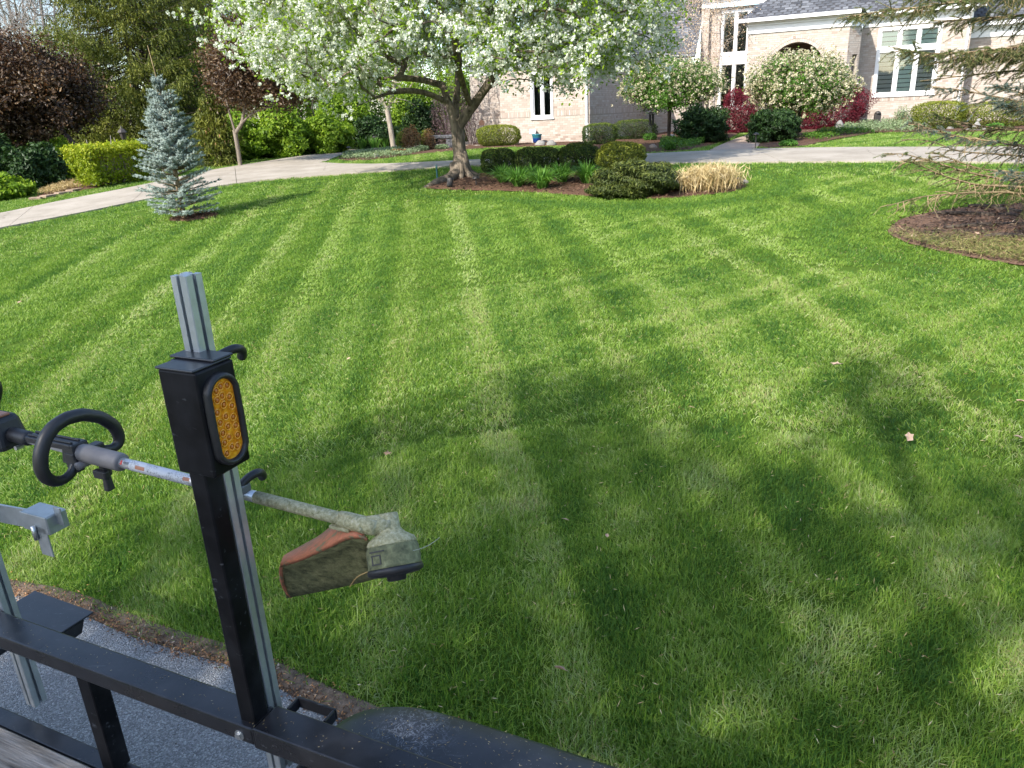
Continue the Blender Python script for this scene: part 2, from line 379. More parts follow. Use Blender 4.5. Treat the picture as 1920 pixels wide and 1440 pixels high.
def slabs(parent, A, Bq, step, name='slab'):
    """A, Bq: matching left/right edge points; cut into slabs with open joints"""
    C = (A + Bq) / 2; s = np.concatenate([[0], np.cumsum(np.linalg.norm(np.diff(C, axis=0), axis=1))]); L = s[-1]; k = 0
    while k < L - .3:
        e = min(L, k + step); g = .007
        qs = np.linspace(k + g, e - g, 7); ws = np.linspace(0, 1, 7)
        a = np.stack([np.interp(qs, s, A[:, i]) for i in (0, 1)], 1); b = np.stack([np.interp(qs, s, Bq[:, i]) for i in (0, 1)], 1)
        P = a[:, None] * (1 - ws)[None, :, None] + b[:, None] * ws[None, :, None]; P = P.reshape(-1, 2)
        top = np.column_stack([P, sz(P[:, 0], P[:, 1]) + .018 + rng.uniform(-.001, .001)]); qd = np.arange(49).reshape(7, 7)
        f = np.stack([qd[:-1, :-1], qd[:-1, 1:], qd[1:, 1:], qd[1:, :-1]], -1).reshape(-1, 4)
        rim = np.concatenate([qd[0, :], qd[1:, -1], qd[-1, -2::-1], qd[-2:0:-1, 0]]); V = np.concatenate([top, top[rim] - [0, 0, .12]])
        m_ = len(rim); f2 = np.array([[rim[i], 49 + i, 49 + (i + 1) % m_, rim[(i + 1) % m_]] for i in range(m_)])
        link(name, mesh(name, V, [f, f2], CONC), parent); k = e
near = smooth_open(GP([(-260, 486), (0, 428), (140, 402), (270, 375), (410, 349), (500, 337), (640, 327), (760, 319), (850, 312), (960, 309), (1100, 309), (1210, 308), (1300, 306), (1500, 304), (1700, 303), (1920, 306), (2300, 318), (2700, 334)]), 160)
far = smooth_open(GP([(-260, 446), (0, 401), (109, 378), (203, 360), (275, 346), (393, 320), (500, 303), (600, 305), (650, 308), (720, 308), (851, 302), (905, 299), (1060, 295), (1210, 289), (1400, 280), (1560, 277), (1920, 276), (2300, 281), (2700, 292)]), 160)
# pair the edges by fraction of image sweep so slabs stay square
drive = struct(bpy.data.objects.new('driveway', None)); COL.objects.link(drive)
slabs(drive, near, far, 3.0)
brA = smooth_open(GP([(560, 312), (612, 303), (640, 290), (720, 283), (900, 274)]), 40, 2); brB = smooth_open(GP([(420, 316), (500, 303), (640, 282.5), (720, 273), (900, 265)]), 40, 2)
slabs(drive, brA, brB, 3.0)
DRIVE_POLY = np.concatenate([near, far[::-1]]); BR_POLY = np.concatenate([brA, brB[::-1]])
PATH = GP([(1325, 283), (1372, 262), (1408, 250), (1440, 250), (1428, 264), (1415, 283)])
m, nt, p, out = mat('paver path'); tc = node(nt, 'ShaderNodeTexCoord'); br = node(nt, 'ShaderNodeTexBrick'); br.inputs['Scale'].default_value = 4
br.inputs['Color1'].default_value = (.42, .3, .22, 1); br.inputs['Color2'].default_value = (.36, .26, .2, 1); br.inputs['Mortar'].default_value = (.2, .17, .14, 1)
nt.links.new(tc.outputs['Object'], br.inputs[0]); nt.links.new(br.outputs[0], p.inputs['Base Color']); p.inputs['Roughness'].default_value = .9
PATHM = m
def sheet(name, poly, dz, material, ng=26, lump=0, kind=True):
    """filled outline that follows the ground, with a fine uneven top"""
    c = poly.mean(0); n = len(poly); V = [np.array([[*c, 0]])]; rows = np.linspace(0, 1, ng)[1:]
    for t in rows: V.append(np.column_stack([c + (poly - c) * t, np.zeros(n)]))
    V = np.concatenate(V); lumpz = lump * rng.uniform(-1, 1, len(V)); lumpz[-n:] = -abs(dz) * 1.3
    V[:, 2] = sz(V[:, 0], V[:, 1]) + dz + lumpz
    F3 = np.array([[0, 1 + i, 1 + (i + 1) % n] for i in range(n)]); F4 = []
    for k in range(len(rows) - 1):
        a = 1 + k * n; i = np.arange(n); j = (i + 1) % n; F4.append(np.stack([a + i, a + n + i, a + n + j, a + j], 1))
    o = link(name, mesh(name, V, [np.concatenate(F4), F3], material, smooth=True))
    if kind: struct(o)
    return o
sheet('garden_path', smooth_closed(PATH, 40, 1), .015, PATHM, 8)

# mulch beds
m, nt, p, out = mat('mulch'); n = noise(nt, 45, 5, .75); n2 = noise(nt, 3, 3, .6)
r = ramp(nt, [(.3, (.045, .027, .017)), (.55, (.15, .085, .056)), (.75, (.27, .165, .11))]); nt.links.new(n.outputs[0], r.inputs[0]); nt.links.new(r.outputs[0], p.inputs['Base Color'])
p.inputs['Roughness'].default_value = .95; p.inputs['Specular IOR Level'].default_value = .1; bump(nt, n.outputs[0], .03, 1, p); MULCHM = m
BEDS = {}
BEDS['tree_bed'] = smooth_closed(GP([(784, 352), (830, 340), (905, 322), (1000, 314), (1100, 312), (1200, 316), (1290, 326), (1370, 333), (1408, 346), (1385, 358), (1330, 364), (1250, 372), (1150, 371), (1090, 366), (960, 357), (870, 356)]))
BEDS['spruce_bed'] = smooth_closed(GP([(1658, 433), (1690, 408), (1745, 396), (1830, 384), (1950, 378), (2150, 376), (2400, 395), (2500, 450), (2350, 520), (2050, 512), (1920, 497), (1800, 478), (1700, 455)]))
BEDS['baby_spruce_bed'] = smooth_closed(GP([(312, 412), (340, 404), (388, 399), (415, 401), (398, 407), (345, 415)]), 40)
BEDS['island_bed'] = smooth_closed(GP([(628, 297), (660, 288), (730, 281), (800, 275), (880, 268), (945, 262), (1000, 259), (1090, 262), (1100, 272), (1000, 274), (900, 277), (870, 281), (770, 290), (700, 300), (650, 302)]))
BEDS['house_bed'] = smooth_closed(GP([(1095, 272), (1150, 262), (1230, 250), (1290, 240), (1370, 243), (1385, 250), (1350, 268), (1290, 283), (1230, 287), (1150, 284), (1110, 280)]), 70)
BEDS['door_bed'] = smooth_closed(GP([(1418, 279), (1425, 262), (1450, 245), (1520, 235), (1620, 228), (1720, 226), (1900, 224), (2100, 226), (2100, 244), (1920, 246), (1830, 246), (1720, 247), (1620, 248), (1580, 254), (1535, 268), (1490, 278)]), 90)
BEDS['hedge_bed'] = smooth_closed(GP([(55, 374), (90, 358), (150, 335), (260, 318), (330, 305), (330, 318), (280, 331), (200, 347), (130, 362), (80, 373)]), 60)
m, nt, p, out = mat('sunlit mulch'); n = noise(nt, 40, 5, .75); r = ramp(nt, [(.3, (.07, .042, .028)), (.55, (.21, .13, .09)), (.75, (.36, .25, .18))]); nt.links.new(n.outputs[0], r.inputs[0]); nt.links.new(r.outputs[0], p.inputs['Base Color'])  # paler copy of the mulch: the sun on this bed is put into the colour
p.inputs['Roughness'].default_value = .95; p.inputs['Specular IOR Level'].default_value = .1; bump(nt, n.outputs[0], .03, 1, p); MULCH_LIT = m
for k, poly in BEDS.items(): sheet(k, poly, .02, MULCH_LIT if k == 'spruce_bed' else MULCHM, 14, .012)
chip = B(); allb = [('tree_bed', 2600), ('spruce_bed', 2600), ('island_bed', 800), ('house_bed', 500), ('door_bed', 700), ('hedge_bed', 700), ('baby_spruce_bed', 250)]
CH = []
for k, cnt in allb:
    poly = BEDS[k]; lo, hi = poly.min(0), poly.max(0); P = rng.uniform(lo, hi, (cnt * 3, 2)); P = P[pip(P, poly)][:cnt]; CH.append(P)
P = np.concatenate(CH); C3 = np.column_stack([P, sz(P[:, 0], P[:, 1]) + .035 + rng.uniform(-.006, .012, len(P))])
V, Fq = leaf_quads(C3, .06, .022, np.tile([0, 0, 1.], (len(P), 1)), .35)
CHIPM = tinted('mulch chip', [(0, (.03, .018, .012)), (.5, (.10, .055, .035)), (.85, (.2, .12, .075)), (1, (.42, .32, .22))], .9)
stuff(link('mulch_chips', mesh('mulch_chips', V, Fq, CHIPM, rng.random(len(P)) ** 1.3)))

VERGEM = plain('verge dirt', (.16, .115, .08), .95, 0, .1, .5, 30, .01, 90)
# leaf litter along the edge of the street
u = rng.uniform(-4, 5, 11000); w = edge_n(u) + np.abs(rng.normal(0, .05, len(u))) - .02 - .05 * np.sin(u * 3.1) ** 2 * rng.random(len(u)) - .03 * (rng.random(len(u)) < .12)
P = TA[:2] * u[:, None] + NA[:2] * w[:, None]; C3 = np.column_stack([P, sz(P[:, 0], P[:, 1]) + .012 + rng.uniform(0, .016, len(P))])
V, Fq = leaf_quads(C3, .014, .006, np.tile([0, 0, 1.], (len(P), 1)), .5)
LITTER = tinted('dry litter', [(0, (.05, .03, .02)), (.4, (.15, .085, .05)), (.75, (.32, .165, .075)), (.93, (.5, .24, .09)), (1, (.55, .46, .34))], .9)
stuff(link('leaf_litter', mesh('leaf_litter', V, Fq, LITTER, rng.random(len(P)))))
strip = []
for k in (-.03, 0, .04, .08, .13):
    xy = TA[:2] * us[:, None] + NA[:2] * (edge_n(us) + k)[:, None]
    strip.append(np.column_stack([xy, sz(xy[:, 0], xy[:, 1]) + (.016 if -.03 < k < .13 else -.03)]))
V = np.concatenate(strip); q = np.arange(len(V)).reshape(5, 481)
struct(link('verge_soil', mesh('verge_soil', V, np.stack([q[:-1, :-1], q[1:, :-1], q[1:, 1:], q[:-1, 1:]], -1).reshape(-1, 4), VERGEM, smooth=True)))

u = rng.uniform(-4, 4, 2600); w = edge_n(u) - np.abs(rng.normal(0, .35, len(u))); P = TA[:2] * u[:, None] + NA[:2] * w[:, None]; C3 = np.column_stack([P, sz(P[:, 0], P[:, 1]) + .0145])
V, Fq = leaf_quads(C3, .007, .005, np.tile([0, 0, 1.], (len(P), 1)), .3); stuff(link('loose_grit', mesh('loose_grit', V, Fq, tinted('street grit', [(0, (.1, .08, .06)), (.5, (.3, .27, .24)), (1, (.62, .6, .56))], .9), rng.random(len(P)))))

# ---- grass: tufts of real blades, leaning the way the mower left them
def tuft(nb, rad, h, w, lean, seed, flop=.35):
    g = np.random.default_rng(seed); a = g.uniform(0, 2 * np.pi, nb); rr = rad * np.sqrt(g.random(nb))
    base = np.column_stack([rr * np.cos(a), rr * np.sin(a), np.full(nb, -.012)])
    d = np.column_stack([lean + g.normal(0, flop, nb), g.normal(0, flop, nb), np.ones(nb)]); d = unit(d)
    hh = (h * g.uniform(.6, 1.15, nb))[:, None]; tip_d = unit(d + np.column_stack([g.normal(.25, .3, nb), g.normal(0, .35, nb), g.uniform(-.55, .1, nb)]))
    f = g.normal(size=(nb, 3)); f[:, 2] *= .3; s = unit(np.cross(d, unit(f))) * (w * g.uniform(.7, 1.2, nb))[:, None]
    m1 = base + d * hh * .55; t = m1 + tip_d * hh * .5
    V = np.stack([base - s * .4, base + s * .4, m1 - s * .5, m1 + s * .5, t], 1).reshape(-1, 3)
    o = (np.arange(nb) * 5)[:, None]
    bt = np.clip(.5 + .3 * g.normal(size=nb), -.1, 1.2); bt = np.where(g.random(nb) < .06, 1.35, bt)
    return mesh('grass_tuft', V, [o + np.array([[0, 1, 3, 2]]), o + np.array([[2, 3, 4]])], GRASS, np.concatenate([bt, bt]))

def lawn_mask(P):
    u = P @ TA[:2]; n = P @ NA[:2]
    ok = n > edge_n(u) + .01 + .05 * rng.random(len(P)) ** 2 + .09 * value_noise(P, .16, 71) * value_noise(P, .7, 72)
    ok &= ~((value_noise(P, .45, 61) > .80) & (value_noise(P, .12, 62) > .45) & (rng.random(len(P)) < .6))
    for poly in [DRIVE_POLY, BR_POLY, PATH] + list(BEDS.values()):
        ok &= ~pip(P, poly)
    for poly in HOUSE_FOOT: ok &= ~pip(P, poly)
    return ok
def value_noise(P, scale, seed):
    g = np.random.default_rng(seed); T = g.random((64, 64)); q = P / scale; i = np.floor(q).astype(int); f = q - i; f = f * f * (3 - 2 * f)
    a = T[i[:, 0] % 64, i[:, 1] % 64]; b = T[(i[:, 0] + 1) % 64, i[:, 1] % 64]; c = T[i[:, 0] % 64, (i[:, 1] + 1) % 64]; d = T[(i[:, 0] + 1) % 64, (i[:, 1] + 1) % 64]
    return (a * (1 - f[:, 0]) + b * f[:, 0]) * (1 - f[:, 1]) + (c * (1 - f[:, 0]) + d * f[:, 0]) * f[:, 1]
def poly_dist(P, poly):
    A = poly; Bp = np.roll(poly, -1, 0); best = np.full(len(P), 1e9)
    for a, b in zip(A, Bp):
        ab = b - a; t = np.clip(((P - a) @ ab) / (ab @ ab + 1e-12), 0, 1); best = np.minimum(best, np.linalg.norm(P - (a + t[:, None] * ab), axis=1))
    return best
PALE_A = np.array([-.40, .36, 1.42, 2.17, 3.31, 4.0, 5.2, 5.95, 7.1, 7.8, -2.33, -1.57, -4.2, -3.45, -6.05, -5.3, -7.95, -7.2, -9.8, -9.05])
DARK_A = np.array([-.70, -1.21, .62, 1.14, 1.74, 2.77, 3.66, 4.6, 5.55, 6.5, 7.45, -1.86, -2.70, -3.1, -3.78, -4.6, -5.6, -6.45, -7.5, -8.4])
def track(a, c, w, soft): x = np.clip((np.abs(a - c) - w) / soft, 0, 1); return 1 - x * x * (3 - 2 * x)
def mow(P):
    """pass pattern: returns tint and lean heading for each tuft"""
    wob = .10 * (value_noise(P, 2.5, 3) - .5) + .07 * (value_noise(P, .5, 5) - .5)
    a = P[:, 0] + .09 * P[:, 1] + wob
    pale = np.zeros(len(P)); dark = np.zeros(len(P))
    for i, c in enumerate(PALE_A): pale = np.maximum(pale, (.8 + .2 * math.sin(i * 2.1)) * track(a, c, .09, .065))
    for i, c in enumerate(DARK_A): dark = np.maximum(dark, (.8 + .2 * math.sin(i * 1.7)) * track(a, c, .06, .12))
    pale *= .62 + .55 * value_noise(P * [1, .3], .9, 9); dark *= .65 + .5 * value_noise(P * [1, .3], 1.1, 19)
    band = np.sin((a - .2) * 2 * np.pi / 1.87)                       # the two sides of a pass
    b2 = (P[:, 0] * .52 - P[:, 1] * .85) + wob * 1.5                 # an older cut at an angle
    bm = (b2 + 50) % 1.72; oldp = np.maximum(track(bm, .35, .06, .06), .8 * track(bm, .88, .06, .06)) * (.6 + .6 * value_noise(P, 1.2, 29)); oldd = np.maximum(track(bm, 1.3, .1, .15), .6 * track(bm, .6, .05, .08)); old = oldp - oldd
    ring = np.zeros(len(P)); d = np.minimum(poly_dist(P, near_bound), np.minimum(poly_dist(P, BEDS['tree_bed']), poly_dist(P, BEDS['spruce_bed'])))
    ring = np.exp(-((d - .75) / .3) ** 2)  # perimeter passes; tree shade at the right is put into this dark tint too
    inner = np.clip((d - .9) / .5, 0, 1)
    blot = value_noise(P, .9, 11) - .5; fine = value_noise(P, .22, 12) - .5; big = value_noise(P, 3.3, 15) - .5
    t = .5 + inner * (.02 * band + .24 * pale - .18 * dark * (1 - pale) + (.07 + .13 * np.clip(P[:, 0] / 1.2, 0, 1)) * oldp * (1 - .6 * pale) - (.06 + .08 * np.clip(P[:, 0] / 1.2, 0, 1)) * oldd * (1 - pale)) - .22 * ring + .08 * blot + .12 * fine + .06 * big + rng.normal(0, .05, len(P))  # stripe sheen from blade lean is put into the tint as well
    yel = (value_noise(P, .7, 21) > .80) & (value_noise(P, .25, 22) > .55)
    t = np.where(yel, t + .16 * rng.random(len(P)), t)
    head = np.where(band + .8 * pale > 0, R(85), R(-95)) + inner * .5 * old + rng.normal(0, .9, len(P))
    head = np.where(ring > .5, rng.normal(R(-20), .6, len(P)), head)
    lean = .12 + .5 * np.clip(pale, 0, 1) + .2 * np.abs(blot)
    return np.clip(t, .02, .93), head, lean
# ================================================================== HOUSE
def hp(u, n, z): return TA * u + NA * n + np.array([0, 0, z])
UP = np.array([0, 0, 1.])
MORTAR = plain('mortar', (.345, .305, .26), .95, 0, .2, .12, 5, .004, 60)
BRICKM = tinted('cream brick', [(0, (.30, .232, .19)), (.25, (.38, .312, .262)), (.6, (.435, .37, .318)), (1, (.485, .43, .38))], .9, .2, .004, 90, .25, 9)
WHITE = plain('white trim paint', (.78, .78, .77), .5, 0, .4, .04, 3)
SHINGLE = tinted('slate grey shingle', [(0, (.055, .058, .066)), (.5, (.10, .105, .118)), (1, (.17, .175, .19))], .95, .15, .003, 120, .15, 4)
ROOFUND = plain('roof underlay', (.05, .05, .055), .95)
DARKROOM = plain('dim interior', (.03, .03, .032), .9)
m, nt, p, out = mat('window glass'); nt.nodes.remove(p)
tr = node(nt, 'ShaderNodeBsdfTransparent'); tr.inputs[0].default_value = (.93, .96, .95, 1); gl = node(nt, 'ShaderNodeBsdfGlossy'); gl.inputs['Roughness'].default_value = .02; gl.inputs[0].default_value = (.9, .93, .95, 1)
fr = node(nt, 'ShaderNodeFresnel'); fr.inputs[0].default_value = 1.6; ms = node(nt, 'ShaderNodeMixShader')
ad = node(nt, 'ShaderNodeMath', operation='ADD'); ad.inputs[1].default_value = .02; nt.links.new(fr.outputs[0], ad.inputs[0]); nt.links.new(ad.outputs[0], ms.inputs[0])
nt.links.new(tr.outputs[0], ms.inputs[1]); nt.links.new(gl.outputs[0], ms.inputs[2]); nt.links.new(ms.outputs[0], out.inputs[0]); GLASS = m
BLIND_MINT = plain('pale mint blind', (.62, .76, .70), .6, 0, .3)
BLIND_GREY = plain('grey blind', (.42, .44, .43), .7, 0, .2)

house = thing('brick_house', 'cream brick house with slate grey roof, arched entrance and white trim beyond the drive', 'house', hp(-4, 33, 1.08))
INDIV = []                                          # bricks kept as single parts

def wall(O, U, D, L, z0, z1, openings=(), belt=None, arch=None, thick=.25, indiv=False, label=None):
    """mortar-coloured wall with openings, with every brick laid on it"""
    cu = sorted({0, L, *[o[0] for o in openings], *[o[1] for o in openings]}); cz = sorted({z0, z1, *[o[2] for o in openings], *[o[3] for o in openings]})
    if arch: cu = sorted({*cu, arch[0] - arch[1], arch[0] + arch[1]}); cz = sorted({*cz, arch[2] + arch[1] + .4})
    b = B(); P = lambda u, z, d=0: O + U * u + UP * z + D * d
    for i in range(len(cu) - 1):
        for j in range(len(cz) - 1):
            um, zm = (cu[i] + cu[i + 1]) / 2, (cz[j] + cz[j + 1]) / 2
            if any(o[0] < um < o[1] and o[2] < zm < o[3] for o in openings): continue
            if arch and abs(um - arch[0]) < arch[1] and zm < arch[2] + arch[1] + .4: continue
            b.add([P(cu[i], cz[j]), P(cu[i + 1], cz[j]), P(cu[i + 1], cz[j + 1]), P(cu[i], cz[j + 1])], [[0, 1, 2, 3]])
    for o in openings:
        q = [(o[0], o[2]), (o[1], o[2]), (o[1], o[3]), (o[0], o[3])]
        for k in range(4):
            a, c = q[k], q[(k + 1) % 4]; b.add([P(*a), P(*c), P(*c, -thick), P(*a, -thick)], [[0, 1, 2, 3]])
    if arch:
        uc, r_, zs = arch; th = np.linspace(0, np.pi, 25); A = np.array([[uc - r_ * math.cos(t), zs + r_ * math.sin(t)] for t in th]); zt = zs + r_ + .4
        top = np.column_stack([A[:, 0], np.full(25, zt)])
        for k in range(24): b.add([P(*A[k]), P(*A[k + 1]), P(*top[k + 1]), P(*top[k])], [[0, 1, 2, 3]])
        full = np.concatenate([[[uc - r_, z0]], A, [[uc + r_, z0]]])
        for k in range(len(full) - 1): b.add([P(*full[k]), P(*full[k + 1]), P(*full[k + 1], -.55), P(*full[k], -.55)], [[0, 1, 2, 3]])
    w = b.obj('wall', MORTAR, house)
    if label: w['label'] = label
    bl, bh, jt = .194, .064, .0125; bx = []
    def put(u0, u1, za, zb, proud=.0065):
        bx.append((u0, u1, za, zb, proud))
    z = z0 + .005; row = 0
    while z + bh < z1:
        if belt and belt[0] - .005 < z + bh and z < belt[1] - .03:
            u = .004
            while u + .066 < L:
                if not any(o[0] - .02 < u + .066 and u < o[1] + .02 and o[2] - .02 < belt[1] and belt[0] < o[3] + .02 for o in openings) and not (arch and abs(u - arch[0]) < arch[1] + .25 and belt[0] < arch[2]): put(u, u + .066, belt[0], belt[1] - .012, .013)
                u += .076
            z = belt[1]; row = 0; continue
        u = -rng.uniform(0, .02) - (bl / 2 if row % 2 else 0)
        while u < L:
            segs = [(max(u, .002), min(u + bl, L - .002))]
            for o in openings:
                if z + bh > o[2] - .006 and z < o[3] + .006:
                    ns = []
                    for a, c in segs:
                        if c <= o[0] or a >= o[1]: ns.append((a, c)); continue
                        if a < o[0] - .03: ns.append((a, o[0] - .005))
                        if c > o[1] + .03: ns.append((o[1] + .005, c))
                    segs = ns
            if arch:
                zz = z + bh / 2; rr = arch[1] + .24
                hw = rr if zz < arch[2] else (math.sqrt(max(0, rr * rr - (zz - arch[2]) ** 2)) if zz < arch[2] + rr else 0)
                if zz < arch[2]: hw = arch[1] + .005
                if hw > 0:
                    ns = []
                    for a, c in segs:
                        if c <= arch[0] - hw or a >= arch[0] + hw: ns.append((a, c)); continue
                        if a < arch[0] - hw - .03: ns.append((a, arch[0] - hw))
                        if c > arch[0] + hw + .03: ns.append((arch[0] + hw, c))
                    segs = ns
            for a, c in segs:
                if c - a > .025: put(a, c, z, z + bh)
            u += bl + jt
        z += bh + jt; row += 1
    bx = np.array(bx); keep = np.ones(len(bx), bool)
    if indiv:
        d = (bx[:, 1] - bx[:, 0] > .19) & (bx[:, 2] > z0 + .35) & (bx[:, 3] < z0 + 2.3)
        ids = np.where(d)[0]; ids = ids[np.argsort(-(bx[ids, 0]) + 0.6 * np.abs(bx[ids, 2] - z0 - 1))][:296]; keep[ids] = False
        for i in ids: INDIV.append((w, O + U * (bx[i, 0] + bx[i, 1]) / 2 + UP * (bx[i, 2] + bx[i, 3]) / 2, U, D))
    k = bx[keep]; n = len(k); prd = k[:, 4] + rng.uniform(-.0008, .001, n)
    def pt(u, z, d): return O[None] + U[None] * u[:, None] + UP[None] * z[:, None] + D[None] * d[:, None]
    z_ = np.zeros(n) - .004
    V = np.stack([pt(k[:, 0], k[:, 2], z_), pt(k[:, 1], k[:, 2], z_), pt(k[:, 1], k[:, 3], z_), pt(k[:, 0], k[:, 3], z_),
                  pt(k[:, 0], k[:, 2], prd), pt(k[:, 1], k[:, 2], prd), pt(k[:, 1], k[:, 3], prd), pt(k[:, 0], k[:, 3], prd)], 1).reshape(-1, 3)
    f = np.array([[4, 5, 6, 7], [0, 1, 5, 4], [1, 2, 6, 5], [2, 3, 7, 6], [3, 0, 4, 7]]); Fq = ((np.arange(n) * 8)[:, None, None] + f[None]).reshape(-1, 4)
    tt = np.repeat(np.clip(.55 + .22 * rng.normal(size=n), 0, 1), 5)
    if arch:
        ab = B()
        for ri, (ra, rb, na) in enumerate([(arch[1] + .004, arch[1] + .125, 40), (arch[1] + .135, arch[1] + .235, 44)]):
            for q in range(na):
                t0, t1 = math.pi * (q + .06) / na, math.pi * (q + .94) / na; c = [(ra, t0), (ra, t1), (rb, t1), (rb, t0)]
                Pq = [P(arch[0] - r_ * math.cos(t), arch[2] + r_ * math.sin(t), -.003) for r_, t in c]; pr = .02 if ri else .012
                ab.add(Pq + [x + D * pr for x in Pq], [[4, 5, 6, 7], [0, 1, 5, 4], [1, 2, 6, 5], [2, 3, 7, 6], [3, 0, 4, 7]], t=float(np.clip(.6 + .2 * rng.normal(), 0, 1)))
        ab.obj('arch_ring', BRICKM, w)
    stuff(link('brick_courses', mesh('brick_courses', V, Fq, BRICKM, tt), w))
    return w

def trim(name, parts, parent=house, material=None):
    b = B()
    for O, U, D, L, d0, d1, z0, z1 in parts:
        c = O + U * (L / 2) + D * ((d0 + d1) / 2) + UP * ((z0 + z1) / 2); b.box(c, (L, abs(d1 - d0), z1 - z0), [U, D, UP])
    return b.obj(name, material or WHITE, parent)
def cornice(O, U, D, L, z, ext=.35):
    """frieze board, bed mould, soffit, fascia and gutter of one eave, z = underside of the frieze"""
    trim('eave', [(O, U, D, L, .0, .045, z, z + .27), (O - U * .02, U, D, L + .04, .0, .10, z + .27, z + .35), (O - U * .06, U, D, L + .12, .0, .2, z + .352, z + .41),
                  (O - U * (ext - .05), U, D, L + 2 * ext - .1, .0, ext, z + .412, z + .47), (O - U * ext, U, D, L + 2 * ext, ext - .04, ext + .05, z + .40, z + .53)])
def window(O, U, D, u0, u1, z0, z1, cols, zs=(), blind=None, name='window', case=.10, mull=.075):
    """white cased window: cols = inner edges of lights in u, zs = heights of the transom bars"""
    b = B(); P = lambda u, z, d: O + U * u + UP * z + D * d
    def bar(ua, ub, za, zb, d0, d1): b.box(P((ua + ub) / 2, (za + zb) / 2, (d0 + d1) / 2), (ub - ua, d1 - d0, zb - za), [U, D, UP])
    bar(u0, u0 + case, z0, z1, -.10, .035); bar(u1 - case, u1, z0, z1, -.10, .035); bar(u0 + case, u1 - case, z1 - case, z1, -.10, .034); bar(u0 + case, u1 - case, z0, z0 + case * .9, -.10, .034)
    bar(u0 - .03, u1 + .03, z0 - .045, z0 - .002, -.05, .06)
    us_ = np.linspace(u0 + case, u1 - case, cols + 1); zz = [z0 + case * .9, *zs, z1 - case]
    for a in us_[1:-1]: bar(a - mull / 2, a + mull / 2, zz[0], zz[-1], -.10, .02)
    for a in zs: bar(u0 + case, u1 - case, a - mull * .8, a + mull * .8, -.10, .026)
    w = b.obj(name, WHITE, house)
    sash = B(); panes = []
    for i in range(cols):
        for j in range(len(zz) - 1):
            ua = us_[i] + (mull / 2 if i else 0); ub = us_[i + 1] - (mull / 2 if i < cols - 1 else 0); za = zz[j] + (mull * .8 if j else 0); zb = zz[j + 1] - (mull * .8 if j < len(zz) - 2 else 0)
            e = .03
            for q in ((ua, ub, za, za + e), (ua, ub, zb - e, zb), (ua, ua + e, za + e, zb - e), (ub - e, ub, za + e, zb - e)):
                c = P((q[0] + q[1]) / 2, (q[2] + q[3]) / 2, -.05); sash.box(c, (q[1] - q[0], .04, q[3] - q[2]), [U, D, UP])
            g = B().box(P((ua + ub) / 2, (za + zb) / 2, -.06), (ub - ua - 2 * e + .006, .006, zb - za - 2 * e + .006), [U, D, UP]); g.obj('pane', GLASS, w)
            panes.append((ua + e, ub - e, za + e, zb - e, i, j))
    sash.obj('sash', WHITE, w)
    bk = B().box(P((u0 + u1) / 2, (z0 + z1) / 2, -.30), (u1 - u0 + .2, .02, z1 - z0 + .2), [U, D, UP]); bk.obj('room_shade', DARKROOM, w)
    if blind:
        mm_ = {}
        for ua, ub, za, zb, i, j in panes:
            mt = BLIND_MINT if (i == 1 or j == 1) else BLIND_GREY; k = za + .01; n_ = max(3, int(round((zb - za) / .155))); st = (zb - za) / n_
            for q in range(n_):
                key = (round(ub - ua, 3), round(st, 3), mt.name)
                if key not in mm_: mm_[key] = mesh('blind_slat', *(lambda t: (t[0], t[1]))(B().box((0, 0, 0), (ub - ua - .01, .012, st * .84), [U, D, UP]).data()), mt)
                o = link('blind_slat', mm_[key], w, P((ua + ub) / 2, za + st * (q + .5), -.12))
    return w

def roof_plane(E0, A, L, Sv, H, clip=None, parent=None, name='roof'):
    """E0 eave corner, A along the eave, Sv unit vector up the slope, H slope length; clip(a,s) -> bool array. Shingles are laid course by course."""
    N = np.cross(A, Sv); N = N if N[2] > 0 else -N
    ex, wd = .145, .30; nr = int(H / ex); RWS = []
    for r_ in range(nr):
        a = np.arange(-wd + (r_ % 2) * wd * .5 + rng.uniform(-.06, .06), L + wd, wd); RWS.append(np.column_stack([a, np.full(len(a), r_ * ex)]))
    Q = np.concatenate(RWS); wj = wd * rng.uniform(.55, .98, len(Q))
    ok = (Q[:, 0] + wj > .02) & (Q[:, 0] < L - .02)
    if clip is not None: ok &= clip(Q[:, 0] + wj / 2, Q[:, 1] + ex / 2)
    Q = Q[ok]; wj = wj[ok]; n = len(Q); th = rng.uniform(.010, .018, n)
    a0 = np.maximum(Q[:, 0], 0); a1 = np.minimum(Q[:, 0] + wj, L)
    def pt(a, s, h): return E0 + A * a[:, None] + Sv * s[:, None] + N * h[:, None]
    s0 = Q[:, 1]; s1 = s0 + ex * 1.15; zz = np.full(n, -.003)
    V = np.stack([pt(a0, s0, zz + th + .006), pt(a1, s0, zz + th + .006), pt(a1, s1, zz + .004), pt(a0, s1, zz + .004), pt(a0, s0, zz), pt(a1, s0, zz)], 1).reshape(-1, 3)
    f4 = ((np.arange(n) * 6)[:, None, None] + np.array([[0, 1, 2, 3], [4, 5, 1, 0]])[None]).reshape(-1, 4); f3 = ((np.arange(n) * 6)[:, None, None] + np.array([[4, 0, 3], [5, 2, 1]])[None]).reshape(-1, 3)
    tt = np.clip(.5 + .2 * rng.normal(size=n), 0, 1)
    return V, f4, f3, np.repeat(tt, 2), np.repeat(tt, 2), N
